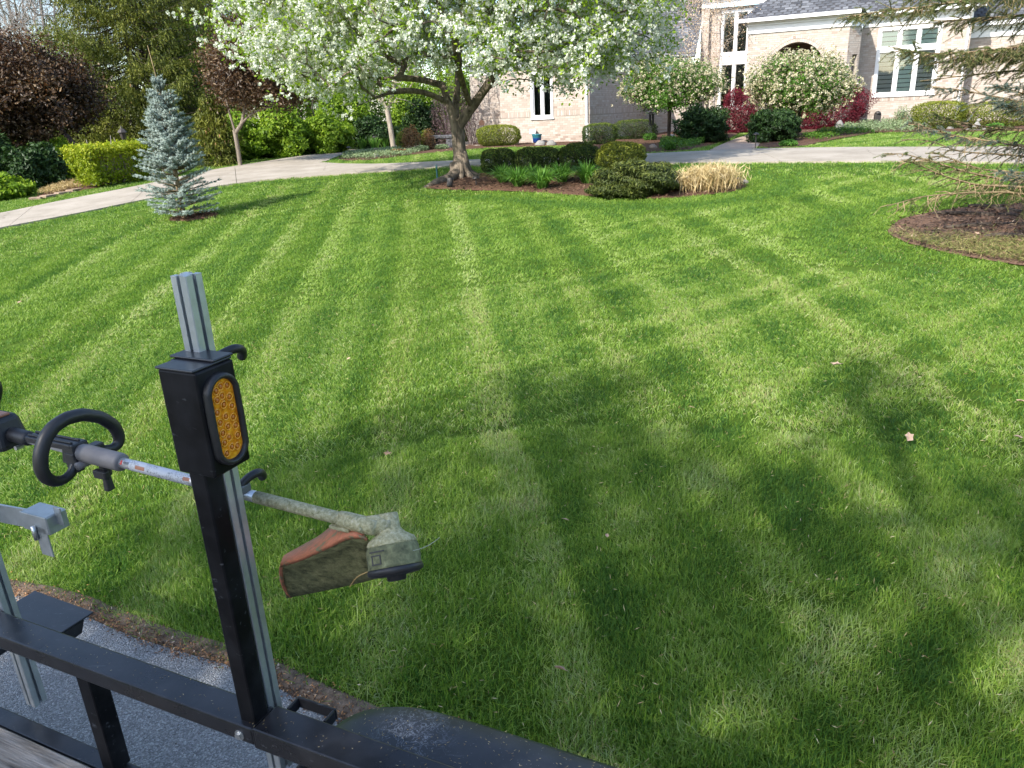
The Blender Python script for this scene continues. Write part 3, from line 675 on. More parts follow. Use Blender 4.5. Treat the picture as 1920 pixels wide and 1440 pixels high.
def build_roof(planes, under, name='roof'):
    """under: list of polygons (arrays) for the deck; planes: roof_plane argument tuples"""
    b = B()
    for P in under:
        P = np.asarray(P); n = len(P); Nv = np.cross(P[1] - P[0], P[2] - P[0]); Nv /= np.linalg.norm(Nv); Nv = Nv if Nv[2] > 0 else -Nv
        b.prism(P - Nv * .004, -Nv * .05)
    rf = b.obj(name, ROOFUND, house)
    sb = B()
    for pl in planes:
        V, f4, f3, t4, t3, N = roof_plane(*pl); sb.V.append(V); sb.F4.append(f4 + sb.n); sb.F3.append(f3 + sb.n); sb.t4.append(t4); sb.t3.append(t3); sb.n += len(V)
    V, fl, tt = sb.data(); stuff(link('shingles', mesh('shingles', V, fl, SHINGLE, tt), rf))
    return rf

ZB = 1.0
C0 = hp(-9.47, 28.0, 0)
# left wing
LU0, LU1 = -13.1, -9.47
wall(hp(LU0, 28, 0), TA, -NA, LU1 - LU0, ZB, 3.75, [(-11.80 - LU0, -10.90 - LU0, 1.97, 3.62)], belt=(2.03, 2.23), indiv=True)
wall(hp(LU1, 28, 0), NA, TA, 9.0, ZB, 3.75, belt=(2.03, 2.23))
wall(hp(-15.6, 30.5, 0), TA, -NA, 2.5, ZB, 3.75, belt=(2.03, 2.23))
wall(hp(LU0, 30.5, 0), -NA, -TA, 2.5, ZB, 3.75)
window(hp(0, 28, 0), TA, -NA, -11.80, -10.90, 1.97, 3.62, 2, case=.09, mull=.09)
cornice(hp(LU0, 28, 0), TA, -NA, LU1 - LU0, 3.75); cornice(hp(LU1, 28, 0), NA, TA, 8.6, 3.75); cornice(hp(-15.6, 30.5, 0), TA, -NA, 2.2, 3.75)
sp = .85; cs = 1 / math.hypot(1, sp); sn = sp / math.hypot(1, sp)
e0 = hp(LU0 - .35, 27.65, 4.22); wdt = LU1 - LU0 + .7; hw = wdt / 2; ridge = 4.22 + hw * sp
build_roof([(e0, TA, wdt, NA * cs + UP * sn, hw / cs, lambda a, s: np.minimum(a, wdt - a) > s * cs),
            (hp(LU1 + .35, 27.65, 4.22), NA, 10, -TA * cs + UP * sn, hw / cs, lambda a, s: a > s * cs)],
           [[e0, e0 + TA * wdt, hp((LU0 + LU1) / 2, 27.65 + hw, ridge)], [hp(LU1 + .35, 27.65, 4.22), hp(LU1 + .35, 37.6, 4.22), hp((LU0 + LU1) / 2, 37.6, ridge), hp((LU0 + LU1) / 2, 27.65 + hw, ridge)],
            [e0, hp(LU0 - .35, 37.6, 4.22), hp((LU0 + LU1) / 2, 37.6, ridge), hp((LU0 + LU1) / 2, 27.65 + hw, ridge)]])
# link between left wing and entrance hall: low wall with a tall slope of shingles above
wall(hp(LU1, 36, 0), TA, -NA, 2.3, ZB, 3.75)
cornice(hp(LU1, 36, 0), TA, -NA, 2.0, 3.75, .2)
build_roof([(hp(LU1 - 3.8, 35.7, 4.2), TA, 6.05, NA * .62 + UP * .785, 5.2, None)], [[hp(LU1 - 3.8, 35.7, 4.2), hp(LU1 + 2.25, 35.7, 4.2), hp(LU1 + 2.25, 38.9, 8.3), hp(LU1 - 3.8, 38.9, 8.3)]])
# two-storey entrance hall
wall(hp(-7.17, 37, 0), TA, -NA, 2.6, ZB, 6.15, [(.82, 2.55, 1.97, 6.02)])
wall(hp(-7.17, 37, 0), NA, -TA, 3, ZB, 6.15)
wall(hp(-7.2, 36.75, 0), TA, -NA, .34, ZB, 6.15, label='brick pilaster beside the tall window')
trim('pilaster_return', [(hp(-6.86, 36.755, 0), NA, TA, .24, -.33, 0, ZB, 6.15)], material=MORTAR)
window(hp(0, 37, 0), TA, -NA, -6.38, -4.55, 4.22, 6.02, 3, mull=.11)
window(hp(0, 37, 0), TA, -NA, -6.38, -4.55, 1.97, 3.92, 3, mull=.11)
trim('window_panel', [(hp(-6.38, 37, 0), TA, -NA, 1.83, -.05, .03, 3.925, 4.17)])
cornice(hp(-7.2, 36.75, 0), TA, -NA, 3.2, 6.15, .3)
build_roof([(hp(-7.6, 36.4, 6.6), TA, 4, NA * .75 + UP * .66, 4, None)], [[hp(-7.6, 36.4, 6.6), hp(-3.6, 36.4, 6.6), hp(-3.6, 39.4, 9.2), hp(-7.6, 39.4, 9.2)]])
# entrance porch with the brick arch
PU0, PU1 = -4.74, -1.03
wall(hp(PU0, 33.7, 0), TA, -NA, PU1 - PU0, ZB, 4.74, belt=(4.0, 4.015), arch=(-2.86 - PU0, 1.04, 3.28))
wall(hp(PU0, 37, 0), -NA, -TA, 3.3, ZB, 4.74)
ch = unit(hp(-.62, 34.25, 0) - hp(PU1, 33.7, 0)); chn = np.array([ch[1], -ch[0], 0]); chl = np.linalg.norm(hp(-.62, 34.25, 0) - hp(PU1, 33.7, 0))
wall(hp(PU1, 33.7, 0), ch, chn, chl, ZB, 4.74, [(chl * .45, chl * .85, 2.9, 3.75)])
wall(hp(-.62, 34.25, 0), NA, TA, 1.65, ZB, 4.74)
b = B(); b.box(hp(-2.9, 35.2, 4.45), (3.2, 2.4, .06), [TA, NA, UP]); b.obj('porch_ceiling', plain('porch plaster', (.38, .31, .24), .9), house)
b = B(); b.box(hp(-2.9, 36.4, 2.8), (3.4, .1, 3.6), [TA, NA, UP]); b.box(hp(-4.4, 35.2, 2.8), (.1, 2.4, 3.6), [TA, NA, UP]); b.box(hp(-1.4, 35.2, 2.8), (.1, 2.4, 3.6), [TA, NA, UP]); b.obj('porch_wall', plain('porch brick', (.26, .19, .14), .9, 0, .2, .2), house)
b = B(); b.box(hp(-2.86, 36.3, 2.25), (1.1, .06, 2.3), [TA, NA, UP]); dr = b.obj('door', plain('dark oak door', (.05, .025, .014), .4), house); B().lathe([(.0, 0), (.035, .0), (.035, .05), (0, .06)], hp(-2.45, 36.26, 2.2), -NA, 12).obj('handle', plain('door brass', (.5, .35, .12), .35, 1), dr)
b = B(); b.box(hp(-2.86, 35.0, 1.12), (3.2, 2.7, .16), [TA, NA, UP]); b.obj('porch_step', plain('step stone', (.4, .37, .33), .9), house)
cornice(hp(PU0, 33.7, 0), TA, -NA, PU1 - PU0, 4.74); cornice(hp(PU1, 33.7, 0), ch, chn, chl, 4.74, .12); cornice(hp(PU0, 37, 0), -NA, -TA, 3.2, 4.74, .1)
e0 = hp(PU0 - .37, 33.33, 5.22); wd2 = PU1 - PU0 + .85; hw = wd2 / 2; sp2 = .82; c2 = 1 / math.hypot(1, sp2); s2 = sp2 / math.hypot(1, sp2)
build_roof([(e0, TA, wd2, NA * c2 + UP * s2, hw / c2, lambda a, s: np.minimum(a, wd2 - a) > s * c2), (hp(PU1 + .48, 33.33, 5.22), NA, 5, -TA * c2 + UP * s2, hw / c2, lambda a, s: a > s * c2)],
           [[e0, e0 + TA * wd2, hp(PU0 - .37 + hw, 33.33 + hw, 5.22 + hw * sp2)], [hp(PU1 + .48, 33.33, 5.22), hp(PU1 + .48, 38.3, 5.22), hp(PU0 - .37 + hw, 38.3, 5.22 + hw * sp2), hp(PU0 - .37 + hw, 33.33 + hw, 5.22 + hw * sp2)],
            [e0, hp(PU0 - .37, 38.3, 5.22), hp(PU0 - .37 + hw, 38.3, 5.22 + hw * sp2), hp(PU0 - .37 + hw, 33.33 + hw, 5.22 + hw * sp2)]])
B().tube([hp(-2.85, 33.75, 5.55), hp(-2.85, 33.75, 5.78)], .02, 8).obj('roof_vent', plain('vent pipe', (.05, .05, .05), .6), house)
# right wing
wall(hp(-.62, 35.9, 0), TA, -NA, 3.82, ZB, 4.80, [(.60, 2.85, 2.2, 4.74)], belt=(2.0, 2.16))
window(hp(0, 35.9, 0), TA, -NA, -.02, 2.23, 2.2, 4.74, 3, (3.93,), blind=True, mull=.12, case=.12)
wall(hp(3.2, 35.9, 0), NA, TA, 1.2, ZB, 4.80)
wall(hp(3.2, 37.1, 0), TA, -NA, 9, ZB, 4.2, [(4.2, 5.6, 2.1, 3.7)])
window(hp(3.2, 37.1, 0), TA, -NA, 4.2, 5.6, 2.1, 3.7, 2)
cornice(hp(-.62, 35.9, 0), TA, -NA, 3.82, 4.80); cornice(hp(3.2, 37.1, 0), TA, -NA, 9, 4.2, .3)
build_roof([(hp(-1.2, 35.55, 5.27), TA, 4.75, NA * .76 + UP * .65, 6, None), (hp(3.3, 36.75, 4.68), TA, 9.3, NA * .76 + UP * .65, 6, None)],
           [[hp(-1.2, 35.55, 5.27), hp(3.55, 35.55, 5.27), hp(3.55, 40.1, 9.17), hp(-1.2, 40.1, 9.17)], [hp(3.3, 36.75, 4.68), hp(12.6, 36.75, 4.68), hp(12.6, 41.3, 8.58), hp(3.3, 41.3, 8.58)]])
# back of the house, unseen from the street
b = B()
for O, U, L, z1 in ((hp(-15.6, 44, 0), TA, 27.8, 4.2), (hp(-15.6, 30.6, 0), NA, 13.4, 3.75), (hp(12.2, 37.1, 0), NA, 6.9, 4.2)): b.box(O + U * L / 2 + UP * (z1 + ZB) / 2, (L, .2, z1 - ZB), [U, np.cross(UP, U), UP])
b.obj('back_wall', MORTAR, house)
# downspouts
dsm = plain('downspout paint', (.74, .74, .73), .45)
def spout(u, n, ztop, D, U):
    P0 = hp(u, n, 0) + D * .055; b = B(); b.tube([P0 + D * .3 + UP * (ztop + .45), P0 + D * .3 + UP * (ztop + .3), P0 + UP * (ztop - .05), P0 + UP * 1.35, P0 + D * .12 + UP * 1.22], .043, 8)
    for z in (1.7, 2.9): b.box(P0 + UP * z - D * .02, (.13, .05, .03), [U, D, UP])
    b.obj('downspout', dsm, house)
spout(-9.56, 28, 3.75, -NA, TA); spout(3.1, 35.9, 4.8, -NA, TA)
# single bricks on the sunlit corner of the left wing
BV = []
for k in range(6):
    V, fl, tt = B().box((0, 0, .001), (.194, .066, .012), [TA, UP, -NA]).data(); BV.append(mesh('brick', V, fl, BRICKM, np.full(len(fl[0]), .25 + .12 * k)))
for w_, c, U, D in INDIV: link('brick', BV[rng.integers(6)], w_, c + D * rng.uniform(-.001, .0015))
HOUSE_FOOT = [np.array([hp(u, n, 0)[:2] for u, n in q]) for q in ([(-13.1, 28), (-9.47, 28), (-9.47, 36), (-4.74, 36), (-4.74, 33.7), (-1.03, 33.7), (-.6, 35.9), (3.2, 35.9), (3.2, 37.1), (12.2, 37.1), (12.2, 44), (-15.6, 44), (-15.6, 30.5), (-13.1, 30.5)],)]
# ================================================================== PLANTS
def grow(lines, targets, step=.25, wob=.12, arch=.0, root_bias=.35, tip=.006, p=2.2):
    """lines: list of (points, parent line index or None): the drawn stems; targets: places the twigs must reach. Returns nodes, parents, radii."""
    N = []; par = []; ends = []
    for pts, pi in lines:
        pts = np.asarray(pts, float); n = max(3, int(np.linalg.norm(np.diff(pts, axis=0), axis=1).sum() / step) + 1); q = smooth_open(pts, n, 2)
        if pi is None: last = -1
        else:
            cand = np.arange(len(N)); last = int(cand[np.argmin(np.linalg.norm(np.array(N) - q[0], axis=1))])
        for k in range(n):
            N.append(q[k]); par.append(last); last = len(N) - 1
        ends.append(last)
    N = np.array(N); par = list(par); n0 = len(N); depth = [0.0] * n0
    cap = len(N) + len(targets) * 24; buf = np.zeros((cap, 3)); buf[:n0] = N; dep = np.zeros(cap); cnt = n0
    for i in range(1, n0): dep[i] = dep[par[i]] + (np.linalg.norm(N[i] - N[par[i]]) if par[i] >= 0 else 0)
    org = N[min(n0 - 1, 3)]; order = np.argsort(np.linalg.norm(targets - org, axis=1))
    trunk_free = int(.45 * len(smooth_open(np.asarray(lines[0][0], float), 10, 0))) if False else 2
    for t in targets[order]:
        c = buf[trunk_free:cnt]; d = np.linalg.norm(c - t, axis=1); j = int(np.argmin(d * (1 + .0) + root_bias * np.abs(d - 0) * 0 + .12 * dep[trunk_free:cnt])) + trunk_free
        D = np.linalg.norm(buf[j] - t); k = max(1, min(23, int(D / step)))
        prev = j; side = rng.normal(size=3) * wob * D
        for q in range(1, k + 1):
            f = q / k; pt = buf[j] * (1 - f) + t * f + side * math.sin(math.pi * f) * .5 + np.array([0, 0, arch * D * math.sin(math.pi * f)])
            if cnt >= cap - 1: break
            buf[cnt] = pt; dep[cnt] = dep[prev] + D / k; par.append(prev); prev = cnt; cnt += 1
    N = buf[:cnt]; par = np.array(par); a = np.full(cnt, 0.0); child = np.zeros(cnt, int)
    for i in range(cnt - 1, -1, -1):
        if child[i] == 0: a[i] = tip ** p
        if par[i] >= 0: a[par[i]] += a[i]; child[par[i]] += 1
    return N, par, a ** (1 / p)
def limbs(N, par, rad, sides=6, rmax=None, flare=None):
    i = np.where(par >= 0)[0]; r1 = rad[i]; r0 = np.minimum(rad[par[i]], r1 * 1.35)
    if rmax is not None: r1 = np.minimum(r1, rmax); r0 = np.minimum(r0, rmax)
    P0, P1 = N[par[i]], N[i]; ext = unit(P1 - P0) * (r1[:, None] * .35)
    Vs, Fs, k = [], [], 0
    for lo, hi, sd in ((0, .012, 3), (.012, .04, 5), (.04, 9, 10)):
        s = (r1 >= lo) & (r1 < hi)
        if s.any():
            V, Fq = frusta(P0[s], P1[s] + ext[s], r0[s], r1[s], sd); Vs.append(V); Fs.append(Fq + k); k += len(V)
    return np.concatenate(Vs), np.concatenate(Fs)
def ellipsoid_pts(n, c, r, inner=.5, lump=.15, power=.6, keep=None):
    out = np.zeros((0, 3)); ph = rng.uniform(0, 6.28, 6)
    while len(out) < n:
        d = rnd(n * 2); lum = 1 + lump * (np.sin(3.1 * d[:, 0] * 2 + ph[0]) * np.sin(2.7 * d[:, 1] * 2 + ph[1]) + np.sin(4.3 * d[:, 2] + ph[2] + 2 * d[:, 0]) * .7)
        f = inner + (1 - inner) * rng.random(n * 2) ** power; q = np.asarray(c) + d * np.asarray(r) * (f * lum)[:, None]
        if keep is not None: q = q[keep(q)]
        out = np.concatenate([out, q])
    return out[:n]
def sprinkle(T, per, sigma, clip=None):
    P = np.repeat(T, per, 0); P = P + rng.normal(size=P.shape) * np.asarray(sigma)
    return P
def leaves_obj(name, P, L, Wd, material, parent, base, nrm=None, spread=1.2, axis=None, ajit=.6, tint=None):
    V, Fq = leaf_quads(P, L, Wd, nrm, spread, axis, ajit)
    t = np.clip(.45 + .22 * rng.normal(size=len(P)), 0, 1) if tint is None else np.clip(tint, 0, 1)
    return link(name, mesh(name, V - np.asarray(base), Fq, material, t), parent, base if parent is None else base)
def clumpy(P, scale, amp, seed):
    q = P / scale; return amp * (np.sin(q[:, 0] * 1.7 + seed) * np.sin(q[:, 1] * 1.3 + 2 * seed) + np.sin(q[:, 2] * 2.1 + seed * 3) * .6)
def trunk_obj(N, par, rad, material, root, base, name='trunk', rmax=None, smooth=True):
    V, Fq = limbs(N, par, rad, rmax=rmax); return link(name, mesh(name, V - np.asarray(base), Fq, material, smooth=smooth), root, base)

# ---------------- the flowering pear
pb = G(866, 333); PY = pb[1]
A_ = lambda px, py, dy=0: at(px, py, PY + dy)
lines = [([pb - [0, 0, .25], A_(866, 318), A_(862, 290), A_(859, 262), A_(858, 236)], None),
         ([A_(858, 240), A_(850, 212), A_(838, 186, .1), A_(826, 150, .3), A_(812, 100, .5), A_(790, 40, .8)], 0),
         ([A_(858, 244), A_(868, 222, -.1), A_(884, 200, -.2), A_(905, 176, -.4), A_(926, 140, -.5), A_(960, 90, -.8), A_(1000, 40, -1)], 0),
         ([A_(854, 225), A_(856, 190, .3), A_(858, 150, .6), A_(862, 90, .9), A_(868, 20, 1.2), A_(872, -60, 1.3)], 0),
         ([A_(884, 200, -.2), A_(872, 172, -.7), A_(860, 130, -1.3), A_(850, 70, -1.9)], 2),
         ([A_(842, 194, .1), A_(815, 178, -.1), A_(780, 169, -.4), A_(740, 170, -.7), A_(708, 181, -.9), A_(668, 200, -1.1)], 1),
         ([A_(830, 160, .3), A_(790, 148, .6), A_(740, 145, .9), A_(680, 150, 1.2)], 1),
         ([A_(905, 176, -.4), A_(940, 150, -.3), A_(985, 146, .1), A_(1040, 165, .3)], 2),
         ([A_(936, 126, -.6), A_(1000, 100, .3), A_(1080, 90, .8), A_(1160, 80, 1)], 2)]
BX, BY = np.array([(330, 20), (380, 50), (442, 86), (505, 116), (534, 140), (570, 160), (619, 168), (669, 158), (720, 138), (760, 122), (830, 118), (880, 120), (925, 124), (973, 116), (1009, 130), (1045, 148), (1066, 174), (1087, 134), (1144, 136), (1190, 148), (1255, 105), (1290, 40)], float).T
def pk(q):                                         # the ragged underside of the crown, as surveyed from the street
    c = (q - [0, 0, CZ]) @ RM; w = np.maximum(-c[:, 2], .1); return (CY - F * c[:, 1] / w < np.interp(CX + F * c[:, 0] / w, BX, BY) - 6 * np.abs(rng.normal(size=len(q)))) & (q[:, 2] > pb[2] + 1.6)
PT = ellipsoid_pts(1200, pb + [.05, .1, 3.25], (4.7, 4.2, 3.8), .35, .07, .55, pk)
root = thing('flowering_pear_tree', 'large spreading tree covered in white blossom above the shrub bed', 'tree', pb)
N, par, rad = grow(lines, PT, .22, .16, .04, tip=.0075, p=2.15)
rad *= .150 / rad[3]
trk = trunk_obj(N, par, rad, BARK_PEAR, root, pb, rmax=.165)
b = B()                                            # root flare and the surface root running left
for a in np.linspace(0, 2 * np.pi, 9)[:-1]:
    d = np.array([math.cos(a), math.sin(a), 0]); k = rng.uniform(.26, .38)
    b.tube([pb + d * .04 + [0, 0, .55], pb + d * .10 + [0, 0, .25], pb + d * .18 + [0, 0, .10], pb + d * k + [0, 0, .0], pb + d * (k + .15) - [0, 0, .1]], [.105, .10, .085, .06, .035], 8)
r0 = G(846, 338); r1 = G(820, 345); r2 = G(795, 352)
b.tube([pb + [-.1, -.05, .28], (pb + r0) / 2 + [0, 0, .14], r0 + [0, 0, .06], r1 + [0, 0, .04], r2 - [0, 0, .03]], [.16, .14, .11, .085, .05], 9)
b.obj('root', BARK_PEAR, trk, True)
SUBC = sprinkle(PT, 6, .22)                         # twig ends, each with its own tuft of leaves and its flower clusters
P = sprinkle(SUBC, 11, .085); leaves_obj('leaves', P, .082, .042, LEAF_PEAR, root, pb, np.array([0, -.2, .8]), .9, tint=.5 + .2 * rng.normal(size=len(P)) + clumpy(P, .5, .12, 1))
share = .90 - .30 * np.clip((SUBC[:, 0] - pb[0] - 1) / 4, 0, 1); FL = SUBC[rng.random(len(SUBC)) < share]
bl_c = sprinkle(FL, 5, .08); P = np.repeat(bl_c, 11, 0); off = rnd(len(P)) * rng.uniform(.012, .055, (len(P), 1)); P = P + off
leaves_obj('blossom', P, .044, .041, PETAL, root, pb, off * 18, .8)

# ---------------- conifers
def needles(P0, P1, per, ln, wd, fwd=.7):
    """thin triangles set round each twig"""
    n = len(P0); d = unit(P1 - P0); f = np.linspace(.02, 1, per)[None, :, None] + rng.uniform(-.03, .03, (n, per, 1))
    C = (P0[:, None] + (P1 - P0)[:, None] * f).reshape(-1, 3); D = np.repeat(d, per, 0)
    s = rng.normal(size=C.shape); s = unit(s - D * (s * D).sum(1, keepdims=True)); dirn = unit(s + D * fwd); w = unit(np.cross(dirn, D)) * wd / 2
    L = ln * rng.uniform(.7, 1.15, (len(C), 1)); V = np.stack([C - w, C + w, C + dirn * L], 1).reshape(-1, 3)
    return V, np.arange(len(V)).reshape(-1, 3)

def baby_spruce(base, H):
    root = thing('blue_spruce', 'small blue grey spruce standing alone on the striped lawn', 'tree', base)
    S0, S1, W0, W1, R_ = [], [], [], [], []; base = np.asarray(base)
    W0.append(base - [0, 0, .05]); W1.append(base + [0, 0, H * .96]); R_.append(.045)
    for k in range(30):
        W0.append(base + [0, 0, H * k / 31]); W1.append(base + [0, 0, H * (k + 1) / 31]); R_.append(.05 * (1 - k / 33) + .006)
    levels = np.concatenate([np.linspace(.05, .36, 9), np.linspace(.37, .95, 33)])
    for h in levels:
        t = h; radius = (.82 * (1 - t) ** .74 + .02) * (.80 if t < .1 else 1.0) * H / 2.75
        nb = 13 if t < .7 else 9; a0 = rng.uniform(0, 6.28)
        for k in range(nb):
            if .22 < t < .36 and rng.random() < .15: continue         # the thin waist low on the tree
            a = a0 + 2 * np.pi * k / nb + rng.normal(0, .18); Lb = radius * rng.uniform(.55, 1.12) * (1 + .16 * math.sin(3 * a + 9 * t)); up = -.05 + .75 * t + (1.2 if t > .86 else 0) + rng.normal(0, .08)
            d = unit(np.array([math.cos(a), math.sin(a), up])); p0 = base + [0, 0, H * t]; m = max(3, int(Lb / .075)); pts = [p0 + d * Lb * q / m + np.array([0, 0, .10 * Lb * (q / m) ** 2]) for q in range(m + 1)]
            for q in range(m):
                W0.append(pts[q]); W1.append(pts[q + 1]); R_.append(.010 * (1 - q / m) + .003)
                fr = q / m
                if fr > (.12 if t > .36 else .25):
                    S0.append(pts[q]); S1.append(pts[q + 1])
                    for sgn in (-1, 1, -1, 1, 0):
                        if rng.random() < .95:
                            lat = np.cross(d, [0, 0, 1.]) * (sgn if sgn else rng.normal(0, .4)); sl = rng.uniform(.07, .16) * (1.15 - .5 * fr) * (1.1 - .55 * t) * (1 if sgn else .7)
                            dd = unit(d * .75 + lat * rng.uniform(.5, .9) + np.array([0, 0, rng.uniform(-.15, .65 if sgn == 0 else .4)])); S0.append(pts[q + 1]); S1.append(pts[q + 1] + dd * sl)
            S0.append(pts[-1]); S1.append(pts[-1] + d * .09)
    for k in range(7):
        a = k * .9; S0.append(base + [0, 0, H * .93]); S1.append(base + [.07 * math.cos(a), .07 * math.sin(a), H * (.99 + .01 * k)])
    S0, S1 = np.array(S0), np.array(S1); W0, W1, R_ = np.array(W0), np.array(W1), np.array(R_)
    V, Fq = frusta(W0, W1, R_, R_ * .9, 5); link('trunk', mesh('trunk', V - base, Fq, BARK_TAN, smooth=True), root, base)
    V, F3 = needles(S0, S1, 34, .026, .0062, .55); t = np.repeat(np.clip(.5 + .2 * rng.normal(size=len(S0)), 0, 1), 34) + rng.normal(0, .1, len(F3))
    link('crown', mesh('crown', V - base, F3, LEAF_BLUE, np.clip(t, 0, 1)), root, base)
    B().tube([base + [0, 0, H * .93], base + [-.03, 0, H * 1.07], base + [-.07, .01, H * 1.22]], [.012, .008, .004], 6).obj('leader', BARK_TAN, root, True, loc=base)
    return root
sb_ = G(345, 410); baby_spruce(sb_, 2.52)

def drooping_spruce(base, H, Rm, label, gaps=(), zlow=.06, group=None):
    base = np.asarray(base, float); root = thing('norway_spruce', label, 'tree', base, group)
    W0, W1, R_ = [], [], []; hang = []; hd = []
    for k in range(40): W0.append(base + [0, 0, H * k / 40]); W1.append(base + [0, 0, H * (k + 1) / 40]); R_.append(.16 * (1 - k / 41) + .01)
    for t in np.linspace(zlow, .97, int(H / .24)):
        radius = Rm * (1 - t) ** .8 * (1.0 if t > .12 else .85); nb = 9 if t < .8 else 6; a0 = rng.uniform(0, 6.28)
        for k in range(nb):
            a = a0 + 2 * np.pi * k / nb + rng.normal(0, .2); Lb = radius * rng.uniform(.55, 1.12)
            d = np.array([math.cos(a), math.sin(a), 0]); m = max(4, int(Lb / .22)); sag = rng.uniform(.12, .28); lift = rng.uniform(.0, .12) + .25 * max(0, t - .3)
            pts = [base + [0, 0, H * t] + d * Lb * (q / m) + np.array([0, 0, -sag * Lb * math.sin(math.pi * .5 * min(1, q / m * 1.2)) + (lift + sag * .7) * Lb * (q / m) ** 2.2]) for q in range(m + 1)]
            for q in range(m):
                W0.append(pts[q]); W1.append(pts[q + 1]); R_.append(.022 * (1 - q / m) + .004)
                if q / m > .22:
                    for s_ in range(9):
                        lat = np.array([-d[1], d[0], 0]) * rng.normal(0, .17); p = pts[q] * (1 - s_ / 7) + pts[q + 1] * (s_ / 7) + lat + np.array([0, 0, -abs(np.linalg.norm(lat)) * .35]); hang.append(p); hd.append(d * .30 + lat * .7)
    W0, W1, R_ = np.array(W0), np.array(W1), np.array(R_)
    V, Fq = frusta(W0, W1, R_, R_ * .92, 5); link('trunk', mesh('trunk', V - base, Fq, BARK_DARK, smooth=True), root, base)
    Hh = np.array(hang); Hd = np.array(hd); Ln = rng.uniform(.16, .42, len(Hh)); down = unit(Hd + np.array([0, 0, -.75]) + .18 * rng.normal(size=Hh.shape))
    # each hanging branchlet: a string of short needle tufts
    PP, AA, TT = [], [], []
    for q in range(5):
        f = (q + .5) / 5; PP.append(Hh + down * (Ln * f)[:, None] + np.array([0, 0, -.04]) * f ** 2 + rng.normal(0, .012, Hh.shape)); AA.append(unit(down + .45 * rng.normal(size=Hh.shape))); TT.append(.25 + .4 * f + .15 * rng.normal(size=len(Hh)))
    PP = np.concatenate(PP); AA = np.concatenate(AA); TT = np.concatenate(TT) + clumpy(PP, .6, .12, 2)
    leaves_obj('crown', PP, .13, .034, LEAF_NORWAY, root, base, axis=AA, ajit=.15, tint=TT)
    cn = B(); idx_ = rng.choice(len(Hh), 90, False)
    for i in idx_[:60]:
        c = Hh[i] + down[i] * Ln[i] * .5; cn.lathe([(.0, 0), (.018, .02), (.022, .06), (.012, .11), (0, .125)], c, (0, 0, -1), 6)
    stuff(cn.obj('cones', plain('spruce cone', (.36, .2, .09), .8), root, loc=base))
    return root
def gat(px, py, y): p = at(px, py, y); p[2] = sz(p[0], p[1]); return p
drooping_spruce(gat(395, 285, 41.0), 12.5, 4.2, 'dark drooping spruce far behind the copper tree and blue spruce')
drooping_spruce(gat(280, 290, 33.0), 13.0, 5.4, 'tall olive green spruce with drooping branchlets behind the clipped hedge')
drooping_spruce(gat(408, 292, 26.0), 2.3, 1.15, 'low young spruce with drooping tips beside the blue spruce and the drive')

# ---------------- broad-leaved trees
def broad(name, label, base, lines, C, Rr, nt_, leaf, L, Wd, per, sigma, bark, r0, keep=None, inner=.4, lump=.15, group=None, step=.3, tintamp=.15, nrm=(0, -.2, .7), extra=None, tip=.006, cat='tree'):
    base = np.asarray(base, float); root = thing(name, label, cat, base, group)
    T = ellipsoid_pts(nt_, C, Rr, inner, lump, .6, keep); N, par, rad = grow(lines, T, step, .15, .03, tip=tip); rad *= r0 / rad[min(2, len(rad) - 1)]
    trunk_obj(N, par, np.maximum(rad, tip * .5), bark, root, base, rmax=r0 * 1.15)
    if leaf is not None:
        P = sprinkle(T, per, sigma); leaves_obj('crown', P, L, Wd, leaf, root, base, np.array(nrm), 1.0, tint=.48 + .2 * rng.normal(size=len(P)) + clumpy(P, sigma * 2.6, tintamp, len(T) % 7))
    return root, T
cb = gat(448, 296, 25.0); c_ = lambda px, py, dy=0: at(px, py, 25.0 + dy)
broad('copper_leaved_tree', 'dark copper leaved tree with pale bare trunk between spruce and pear', cb,
      [([cb - [0, 0, .2], c_(445, 270), c_(440, 245)], None), ([c_(441, 248), c_(430, 215), c_(420, 170, .5)], 0), ([c_(441, 250), c_(458, 222), c_(480, 205, -.3), c_(510, 200, -.5)], 0), ([c_(455, 225), c_(462, 180), c_(465, 120, .5)], 2)],
      c_(497, 148), (1.62, 1.8, 2.2), 470, LEAF_COPPER, .10, .06, 64, .20, BARK_MID, .066, inner=.35, keep=lambda q: q[:, 2] > c_(0, 212)[2])
lb = gat(-40, 330, 25.5); l_ = lambda px, py, dy=0: at(px, py, 25.5 + dy)
broad('copper_leaved_tree', 'wide dark red brown leaved tree at the left end of the drive', lb,
      [([lb - [0, 0, .2], l_(-30, 310), l_(-10, 285)], None), ([l_(-12, 288), l_(10, 265), l_(60, 240), l_(110, 225)], 0), ([l_(-14, 290), l_(-5, 240), l_(10, 180), l_(30, 120)], 0), ([l_(-14, 290), l_(-60, 230), l_(-100, 170)], 0)],
      l_(-8, 178), (2.9, 2.5, 1.9), 620, LEAF_COPPER, .11, .064, 74, .20, BARK_DARK, .15, keep=lambda q: q[:, 2] > l_(0, 292)[2] + .25 * (q[:, 0] < -99), inner=.3)
pb2 = gat(158, 312, 25.0); q_ = lambda px, py, dy=0: at(px, py, 25.0 + dy)
broad('copper_leaved_tree', 'slender leaning copper tree behind the gold clipped hedge', pb2, [([pb2 - [0, 0, .2], q_(162, 310), q_(150, 280), q_(120, 250, .4), q_(95, 215, .8)], None)],
      q_(88, 165, 1.2), (1.5, 1.4, 1.1), 190, LEAF_COPPER, .10, .058, 60, .20, BARK_DARK, .075)
